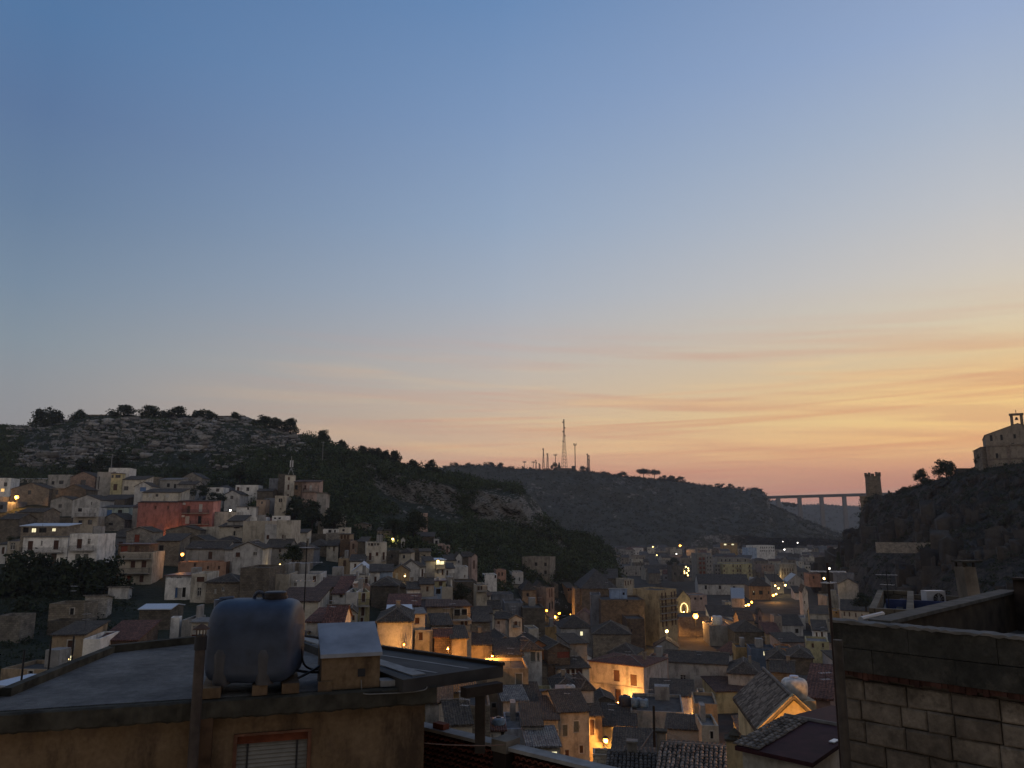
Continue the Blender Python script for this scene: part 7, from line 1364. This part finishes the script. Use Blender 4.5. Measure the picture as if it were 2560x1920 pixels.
# scrub: countless bushes on the slopes, one object per slope
def slope_points(loft, n, test):
    v = loft.v.reshape(-1, 3); f = v[:, 1] * CP + v[:, 2] * SP; px = 1280 + F * v[:, 0] / f; py = 960 - F * (v[:, 2] * CP - v[:, 1] * SP) / f
    m = (px > -200) & (px < 2800) & test(v, px, py); idx = np.flatnonzero(m)
    # weight by ground area seen from afar: roughly by distance times row gap
    g = loft.v; dz = np.linalg.norm(np.diff(g, axis=0, append=g[-1:]), axis=2).reshape(-1) * v[:, 1]
    p = dz[idx] + 1e-6; p /= p.sum(); c = v[nr.choice(idx, n, p=p)]
    return c + nr.normal(size=c.shape) * [1.2, 1.2, .3]
def lt_(v, px, py):
    z = fbm(v[:, 0] * .05, v[:, 2] * .05 + v[:, 1] * .03, 3, 4)
    rocky = (px > 60) & (px < 760) & (py < 1150 + (px < 560) * 18 - np.maximum(0, px - 560) * .2)
    cliff = (px > 930) & (px < 1400) & (py > 1195 + (px - 950) * .1) & (py < 1310) & (fbm(v[:, 0] * .09, v[:, 1] * .03, 6, 4) > -.11)
    up = (v[:, 1] > 312) | ((px > 620) & (v[:, 1] > 262)) | ((px > 1000) & (v[:, 1] > 300 - 0.1 * (px - 1000)))
    return up & (v[:, 2] > -24) & (v[:, 1] < 445) & ~cliff & (~rocky | (z > .17))
pts = slope_points(LEFT, 8000, lt_); kind(cloud('scrub', pts, nr.uniform(.9, 2.4, len(pts)) * np.where(nr.random(len(pts)) < .15, 1.6, 1), 42, .36, LEAF), 'stuff')
pts = slope_points(LEFT, 2000, lambda v, px, py: lt_(v, px, py) & (px > 600)); kind(cloud('scrub', pts, nr.uniform(1.6, 3.6, len(pts)) * np.where(nr.random(len(pts)) < .25, 1.7, 1), 150, .46, LEAF, hollow=.55), 'stuff')
pts = slope_points(LEFT, 5200, lambda v, px, py: (px > 40) & (px < 800) & (v[:, 1] > 330) & (v[:, 1] < 438)); kind(cloud('scrub', pts, nr.uniform(.4, 1.0, len(pts)), 14, .24, LEAF), 'stuff')
pts = slope_points(LEFT, 900, lambda v, px, py: (px < 330) & (v[:, 1] > 86) & (v[:, 1] < 166)); kind(cloud('undergrowth', pts, nr.uniform(.5, 1.5, len(pts)), 40, .16, LEAFD), 'stuff')
pts = slope_points(FARH, 6500, lambda v, px, py: (v[:, 1] > 960) & (v[:, 1] < 1250) & (py < 1375)); kind(cloud('scrub', pts, nr.uniform(1.8, 4.2, len(pts)), 22, .85, LEAFF), 'stuff')
pts = slope_points(DIST, 1500, lambda v, px, py: (v[:, 1] > 2000) & (px > 1850) & (px < 2350)); kind(cloud('scrub', pts, nr.uniform(3, 6, len(pts)), 16, 1.6, LEAFF), 'stuff')
def rt_(v, px, py):
    z = fbm(v[:, 0] * .06 + v[:, 1] * .04, v[:, 2] * .05, 13, 4); return (px > 2040) & (z > -.07) & (v[:, 1] < 470)
pts = slope_points(RIGHT, 3300, rt_); kind(cloud('scrub', pts, nr.uniform(.7, 2.1, len(pts)), 26, .32, LEAFD), 'stuff')
# limestone ledges and boulders breaking through the left hilltop
ROCK = M_island('limestone', (.09, .09, .088), (.30, .295, .285), .95, .8, .15)
pts = slope_points(LEFT, 2100, lambda v, px, py: (px > 40) & (px < 760) & (py < 1172 - np.maximum(0, px - 560) * .2) & (v[:, 1] > 326) & (v[:, 1] < 436) & (fbm(v[:, 0] * .035, v[:, 1] * .035, 8, 4) > -.02))
rv = []; rq = []
cube = np.array([(-1, -1, -1), (1, -1, -1), (1, 1, -1), (-1, 1, -1), (-1, -1, 1), (1, -1, 1), (1, 1, 1), (-1, 1, 1)], float); cf = np.array([(0, 3, 2, 1), (4, 5, 6, 7), (0, 1, 5, 4), (1, 2, 6, 5), (2, 3, 7, 6), (3, 0, 4, 7)])
for i, c in enumerate(pts):
    s = nr.uniform(.25, 1.15) * (2.4 if nr.random() < .07 else 1); b = cube * [s * nr.uniform(.8, 2.4), s * .9, s * nr.uniform(.35, .7)] * nr.uniform(.5, 1.2, (8, 3)); a = nr.uniform(-1.1, 1.1)
    b = np.stack([b[:, 0] * math.cos(a) - b[:, 1] * math.sin(a), b[:, 0] * math.sin(a) + b[:, 1] * math.cos(a), b[:, 2]], 1); rv.append(b + c + [0, -.3, .1]); rq.append(cf + 8 * i)
kind(np_mesh('rocks', np.concatenate(rv), np.concatenate(rq), ROCK), 'stuff')

rv = []; rq = []; pts = slope_points(RIGHT, 1150, lambda v, px, py: (px > 2050) & (v[:, 1] < 440) & (fbm(v[:, 0] * .06 + v[:, 1] * .04, v[:, 2] * .05, 13, 4) < .03))
pys = 960 - F * (pts[:, 2] * CP - pts[:, 1] * SP) / (pts[:, 1] * CP + pts[:, 2] * SP)
for i, c in enumerate(pts):
    s = nr.uniform(.6, 1.9) * (2.1 if nr.random() < .25 and pys[i] > 1300 else 1) * (.5 if pys[i] < 1275 else 1); b = cube * [s * nr.uniform(.5, 1.1), s * .8, s * nr.uniform(1.0, 2.8)] * nr.uniform(.55, 1.15, (8, 3)); a = nr.uniform(-.8, .8)
    b = np.stack([b[:, 0] * math.cos(a) - b[:, 1] * math.sin(a), b[:, 0] * math.sin(a) + b[:, 1] * math.cos(a), b[:, 2]], 1); rv.append(b + c + [0, .4, -.5 * s]); rq.append(cf + 8 * i)
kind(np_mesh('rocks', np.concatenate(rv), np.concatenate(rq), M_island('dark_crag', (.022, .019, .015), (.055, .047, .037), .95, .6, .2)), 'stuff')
# ------------------------------------------------------------------ skyline landmarks
# viaduct
d = 1600; VA, VB = P(1905, 1242, d), P(2330, 1230, d); BR = empty('viaduct', tuple(VA), 0, 'tall concrete road viaduct on slender piers crossing the far valley', 'bridge')
CON = M_simple('bridge_concrete', (.16, .152, .145), .9, .2, .2, .1); L = VB.x - VA.x; rise = (VB.z - VA.z) / L
m = MB(); n0 = 0; hw = 6
for x0_, x1_, z0, z1, w in ((-60, L, -4.6, -1.0, 3.5), (-60, L, -.998, .2, hw)):
    i0 = len(m.v); m.v += [(x, y, z + x * rise) for x in (x0_, x1_) for y, z in ((-w, z0), (w, z0), (w, z1), (-w, z1))]; m.f += [(i0, i0 + 4, i0 + 7, i0 + 3), (i0 + 1, i0 + 2, i0 + 6, i0 + 5), (i0 + 3, i0 + 7, i0 + 6, i0 + 2), (i0, i0 + 1, i0 + 5, i0 + 4), (i0, i0 + 3, i0 + 2, i0 + 1), (i0 + 4, i0 + 5, i0 + 6, i0 + 7)]; m.m += [0] * 6
m.build('deck', CON, BR)
for y in (-hw, hw - .3):
    m = MB(); i0 = 0; m.v = [(x, yy, z + x * rise) for x in (-60, L) for yy, z in ((y, .202), (y + .3, .202), (y + .3, 1.4), (y, 1.4))]; m.f = [(0, 4, 7, 3), (1, 2, 6, 5), (3, 7, 6, 2), (0, 1, 5, 4)]; m.m = [0] * 4; m.build('guard_rail', CON, BR)
for px in (1945, 1998, 2053, 2110, 2167):
    x = P(px, 1240, d).x - VA.x; zt = x * rise - 4.61; zb = -42 - VA.z; m = MB(); m.v = [(x + a * .42 * s, b * s, z) for z, s in ((zb, 1.25), (zt - 3, 1.), (zt, 1.05)) for a, b in ((-8, -3.2), (8, -3.2), (8, 3.2), (-8, 3.2))]
    m.f = [(4 * r + k, 4 * r + (k + 1) % 4, 4 * r + 4 + (k + 1) % 4, 4 * r + 4 + k) for r in (0, 1) for k in range(4)]; m.m = [0] * 8; m.build('pier', CON, BR)
# round tower on the cliff edge
dt = 424; tb2 = P(2186, 1247, dt); sc = dt / F; TW = empty('round_tower', tuple(tb2), 0, 'round ruined stone tower with broken merlons on the cliff edge', 'tower')
m = MB(); m.lathe([(18.5 * sc, -26 * sc), (18.3 * sc, 8 * sc), (17.4 * sc, 52 * sc), (18 * sc, 53 * sc), (17.8 * sc, 55 * sc)], 28); m.build('shaft', STO, TW, (.20, .165, .125))
for k, (a, h_) in enumerate(((-2.5, 9), (-1.95, 6), (-1.4, 10), (-.9, 7), (-.45, 10), (.3, 6), (1.2, 8), (2.0, 7), (2.8, 9))):
    m = MB(); r_ = 15.6 * sc; x, y = r_ * math.cos(a), r_ * math.sin(a); m.prism([(x - .55, y - .5), (x + .5, y - .55), (x + .45, y + .5), (x - .5, y + .5)], 55.05 * sc, (55 + h_) * sc); m.build('merlon', STO, TW, (.16, .13, .10))
b = P(2159, 1276, dt - 3); m = MB(); m.box((0, 0, -2), (3.4, 3, 7)); m.box((-.3, -.3, 7.003), (3.6, 3.2, 7.6)); o = m.build('plinth_wall', STO, None, (.30, .23, .15), loc=b); tag(o, 'warm stone corner wall at the foot of the round tower', 'wall')
# convent on the crag
cv = H('E', 1880, 2520, 398, 665, 336, (.24, .205, .16), 'gablef', 'D', 'large pale convent church with low gable on the crag at the right edge', 'k 1925 400 1950 455;k 2025 390 2048 450;k 2150 380 2172 440;k 1963 568 1987 612;k 2122 483 2146 508;k 2280 390 2305 450', -29, 26, 4.4, name='convent', cat='convent', det=1, stone=False)
w_, h_ = cv['_w'], cv['_h']; m = MB()
for z, t in ((.60, .7), (.16, .4)): m.box((-.1, -.35, h_ * z), (w_ + .1, -.004, h_ * z + t))
m.build('string_course', CEM, cv, (.16, .13, .10))
for u in (.0, .30, .62): m = MB(); m.box((w_ * u - .1, -.25, -3), (w_ * u + 1.3, -.006, h_ * .6 - .003)); m.build('pilaster', CEM, cv, (.15, .12, .095))
m = MB(); x = w_ * .5; z0 = h_ + 3.9
for a in (-2.3, 1.3): m.box((x + a, .6, z0), (x + a + 1., 2.6, z0 + 4.2))
m.box((x - 2.6, .4, z0 + 4.203), (x + 2.6, 2.8, z0 + 5.0)); m.box((x - .12, 1.4, z0 + 5.003), (x + .12, 1.6, z0 + 6.6)); m.build('belfry', STO, cv, (.2, .16, .12))
m = MB(); m.lathe([(.7, 0), (.55, .5), (.35, 1.1), (.1, 1.3)], 12, (x, 1.6, z0 + 2.2)); m.build('bell', IRON, cv)
H('E', 1836, 1882, 535, 700, 338, 'stone', 'shedb', 'D', 'sloping stone buttress at the left corner of the convent', '', 0, 6, 1.2, name='buttress', cat='buttress'); H('E', 1612, 1838, 702, 770, 350, 'dstone', 'flat', 'D', 'long low dark wall on the cliff top between the big tree and the convent', '', 0, 2, name='boundary_wall', cat='wall')
H('E', 850, 1490, 1385, 1470, 300, 'grey', 'flat', 'F', 'long pale retaining wall half way up the right cliff', '', -22, 2, name='retaining_wall', cat='wall', stone=True, ext=.5); H('E', 1310, 1500, 1470, 1560, 290, 'stone', 'flat', 'F', 'lower pale wall stub under the long retaining wall', '', -22, 2, name='retaining_wall', cat='wall', ext=.5)
H('A', 722, 915, 195, 225, 428, 'stone', 'flat', 'D', 'low dry wall on the crest between two hilltop trees', '', 0, 2, name='dry_wall', cat='wall'); H('A', 1862, 2110, 222, 250, 432, (.3, .26, .23), 'shedb', 'D', 'crumbling pinkish ruin on the crest of the rocky hill', '', -6, 4, .8, name='ruin', cat='ruin', stone=True)
H('C', 1085, 1205, 519, 545, 1216, 'dstone', 'flat', 'D', 'low transmitter hut beneath the tallest mast', '', 0, 10, name='hut', cat='hut'); H('C', 1210, 1243, 500, 548, 1218, 'dstone', 'flat', 'D', 'square block house at the foot of the single pole mast', '', 0, 10, name='hut', cat='hut')
# masts on the far ridge
MST = M_simple('mast_steel', (.06, .045, .04), .7, .3, .2, .3)
def mast(x, y0, y1, w0, w1, label, kd='lattice', lean=0):
    X, Yb = tp('C', x, y1); Xt, Yt = tp('C', x, y0); dd = 1215; b = P(X, Yb + 3, dd); h = P(X, Yt, dd).z - b.z; t = empty('radio_mast', tuple(b), R(20), label, 'radio mast', 'radio masts on the far ridge'); m = MB()
    if kd == 'lattice':
        n = max(6, int(h / 5)); f = lambda z: (w0 + (w1 - w0) * min(1, z / h / .8))
        for sx, sy in ((-1, -1), (1, -1), (1, 1), (-1, 1)): m.tube([(sx * f(h * k / n) / 2 + lean * h * k / n, sy * f(h * k / n) / 2, h * k / n) for k in range(n + 1)], .22, 4)
        for k in range(n):
            z0, z1 = h * k / n, h * (k + 1) / n; a, c = f(z0) / 2, f(z1) / 2
            for (p, q) in (((-1, -1), (1, -1)), ((1, -1), (1, 1)), ((1, 1), (-1, 1)), ((-1, 1), (-1, -1))):
                m.tube([(p[0] * a, p[1] * a, z0), (q[0] * c, q[1] * c, z1)], .13, 4, False); m.tube([(p[0] * c, p[1] * c, z1), (q[0] * c, q[1] * c, z1)], .13, 4, False)
        m.build('lattice', MST, t)
        for i, z in enumerate((.55, .66, .74, .82, .93)):
            if h > 35 or i in (1, 4): d_ = MB(); d_.lathe([(1.1 if h > 45 else .7, 0), (1.1 if h > 45 else .7, 1.6)], 10, ((1.6 if i % 2 else -1.6) * (1 if h > 45 else .6), 0, h * z)); d_.build('dish', MST, t)
    else:
        m.tube([(0, 0, 0), (0, 0, h)], [w0 / 2, w1 / 2], 10); m.build('pole', MST, t); p = MB(); p.lathe([(1.2, h * .95), (2.6, h * .965), (2.6, h * .975)], 12)
        for k in range(6): a = k * 1.05; p.box((2.4 * math.cos(a) - .25, 2.4 * math.sin(a) - .25, h * .975), (2.4 * math.cos(a) + .25, 2.4 * math.sin(a) + .25, h * .975 + 2.4))
        p.build('platform', MST, t)
mast(1144, 98, 522, 7.5, 1.2, 'tallest lattice radio mast on the far ridge, hung with dishes'); mast(963, 348, 525, 3.4, .8, 'slim lattice mast, left of the main group'); mast(999, 392, 522, 3.2, 1.4, 'short stout lattice mast beside the slim left one'); mast(1067, 408, 478, 1.2, .9, 'short pole mast with a crowded platform left of the tallest', 'pole'); mast(1238, 312, 540, 1.6, 1.1, 'single pole mast with a forked platform right of the tallest', 'pole')
mast(1346, 395, 545, 2.4, .8, 'left slim mast of the right hand pair'); mast(1359, 408, 548, 2.0, .8, 'right slim mast of the right hand pair'); mast(876, 472, 522, .9, .6, 'tiny pole mast at the far left of the masts', 'pole'); mast(899, 452, 522, 1.2, .6, 'small thin mast left of the slim lattice'); mast(929, 482, 522, 2.2, 1.6, 'short boxy mast left of the slim lattice'); mast(799, 470, 515, .8, .5, 'remote small pole far left of the radio masts', 'pole')
# poles on the left hill
for px, y0, y1, d, lab in ((185, 1083, 1145, 350, 'slim grey pole standing on the left of the rocky slope'), (806, 1103, 1152, 372, 'slim grey pole on the falling slope under the lone dark tree'), (278, 1135, 1168, 318, 'thin dark pole over the stepped white house')):
    b = P(px, y1, d); h = (y1 - y0) / F * d; m = MB(); m.tube([(0, 0, -1), (0, 0, h)], [.16, .12], 6); m.box((-.9, -.06, h * .93), (.9, .06, h * .95)); tag(m.build('pole', M_simple('pole_grey', (.2, .2, .2), .8, .2, .1), None, loc=b), lab, 'pole', 'poles on the left hill')
b = P(727, 1188, 288); AF = empty('antenna_frame', tuple(b), 0, 'small white antenna frame on top of the cream tower house', 'antenna')
m = MB(); h = 40 / F * 288
for x in (-1.3, 1.3): m.tube([(x, 0, -.5), (x * .1, 0, h * .4)], .08, 5)
m.tube([(0, 0, h * .3), (0, 0, h * 1.2)], .07, 5); m.build('stand', M_simple('white_steel', (.4, .4, .4), .6, .3, .1), AF); m = MB()
for x in (-.5, .4): m.box((x, -.1, h * .5), (x + .28, .1, h * .92))
m.build('panel', M_simple('white_panel', (.55, .55, .55), .6, .3, .1), AF)
# --- street lamps and lit lamps (those the photograph shows burning)
OR_, YE_, WH_ = (1., .43, .10), (1., .70, .30), (1., .93, .80)
ml = {0: (BULO, OR_), 1: (BULY, YE_), 2: (BULW, WH_)}
def lamp(px, py, d, c, power, label, size=1., pole=None, group='lit street lamps', vis=True):
    b = P(px, py, d); g = ground(b.x, b.y); up = b.z - g; wall_ = up > 8.5 or pole == 0
    ph = .7 if wall_ else up
    t = empty('wall_lamp' if wall_ else 'street_lamp', (b.x, b.y, b.z - ph), 0, label, 'lamp', group); m = MB()
    if wall_: m.tube([(0, .5, 0), (0, .45, ph * .9), (0, .0, ph + .35)], .03, 5); m.build('bracket', IRON, t)
    else: m.tube([(0, .25, -.3), (0, .25, ph + .3), (0, .0, ph + .42)], [.07, .05, .035], 6); m.build('post', IRON, t)
    r = (.12 + d * (.0014 if c == 0 else .0010)) * size; m = MB(); m.lathe([(r * 1.25, ph + r * .9), (r * .5, ph + r * 1.6)], 10); m.build('shade', IRON, t)
    m = MB(); m.lathe([(r * .1, -r), (r * .7, -r * .7), (r, 0), (r * .7, r * .7), (r * .2, r * .9)], 10, (0, 0, ph)); m.build('bulb', ml[c][0], t)
    if power > 0:
        l = bpy.data.lights.new('lamp_light', 'POINT'); l.energy = power * (5.6 if c == 0 and d < 330 and power > 100 else 2.8); l.color = ml[c][1]; l.shadow_soft_size = .15; o = bpy.data.objects.new('lamp_light', l); COL.objects.link(o); o.parent = t; o.location = (0, -r - .25, ph - r * .2)
for q in LAMPS: lamp(*q)
# bulbs strung in the lit tree
tg = [o for o in bpy.data.objects if o.get('label') == 'tree hung with many warm yellow light bulbs'][0]
for k, (x, y) in enumerate(((1070, 535), (1000, 570), (1025, 570), (960, 605), (1115, 600), (1040, 612), (1085, 640), (1045, 642), (985, 675), (1105, 680), (1000, 640), (1110, 560))):
    X, Y = tp('5', x, y); b = P(X, Y, 534); m = MB(); m.lathe([(.05, -.5), (.4, -.25), (.48, 0), (.35, .35), (.1, .5)], 8); o = m.build('festoon_bulb', BULY, None, loc=b); tag(o, 'warm yellow bulb strung in the lit tree of the far town', 'light bulb', 'bulbs strung in the lit tree')
# glowing oval on the church front
ch_ = [o for o in bpy.data.objects if o.get('label', '').startswith('church front with')][0]
w_, h_ = ch_['_w'], ch_['_h']; cz = h_ * .60; m = MB(); rx, rz = min(1.35, w_ * .3), 2.1
m.tube([(w_ / 2 + rx * math.cos(a), -.25, cz + rz * math.sin(a)) for a in [math.pi * 2 * k / 28 for k in range(29)]], .16, 6); m.build('niche_light', M_emit('niche_glow', (1., .72, .3), 2.2), ch_)
m = MB(); m.lathe([(.35, 0), (.5, .6), (.42, 1.6), (.2, 2.2), (.24, 2.5), (.1, 2.8)], 10, (w_ / 2, -.12, cz - 1.35)); m.build('statue', CEM, ch_, (.2, .15, .08))
# thin aerials and dishes on the roofs of the houses one can name
ar = random.Random(3)
def roof_aerial(root, lab, dd):
    w, h = root['_w'], root['_h']; a = root.rotation_euler.z; x, y = ar.uniform(.15, .85) * w, ar.uniform(.8, 2.5); b = root.location + Vector((x * math.cos(a) - y * math.sin(a), x * math.sin(a) + y * math.cos(a), h - .2)); H_ = ar.uniform(2., 3.4); r = .018 + dd * .00006
    t = empty('tv_antenna', tuple(b), ar.uniform(-.6, .6), lab, 'antenna', 'thin aerials on the town roofs'); m = MB(); m.tube([(0, 0, -.6), (0, 0, H_)], r, 5); m.build('mast', IRON, t); m = MB()
    for z, L in ((H_ * .95, 1.1), (H_ * .7, .8)):
        m.tube([(-L / 2, 0, z), (L / 2, 0, z)], r * .7, 4)
        for k in range(5): x = -L * .45 + L * .9 * k / 4; m.tube([(x, -.28, z), (x, .28, z)], r * .5, 4)
    m.build('boom', al, t)
for root, bb, dd, rf, _ in list(HOUSES):
    if rf and root and dd < 330 and root.get('category') == 'house': roof_aerial(root, 'thin roof aerial on the ' + rf, dd)
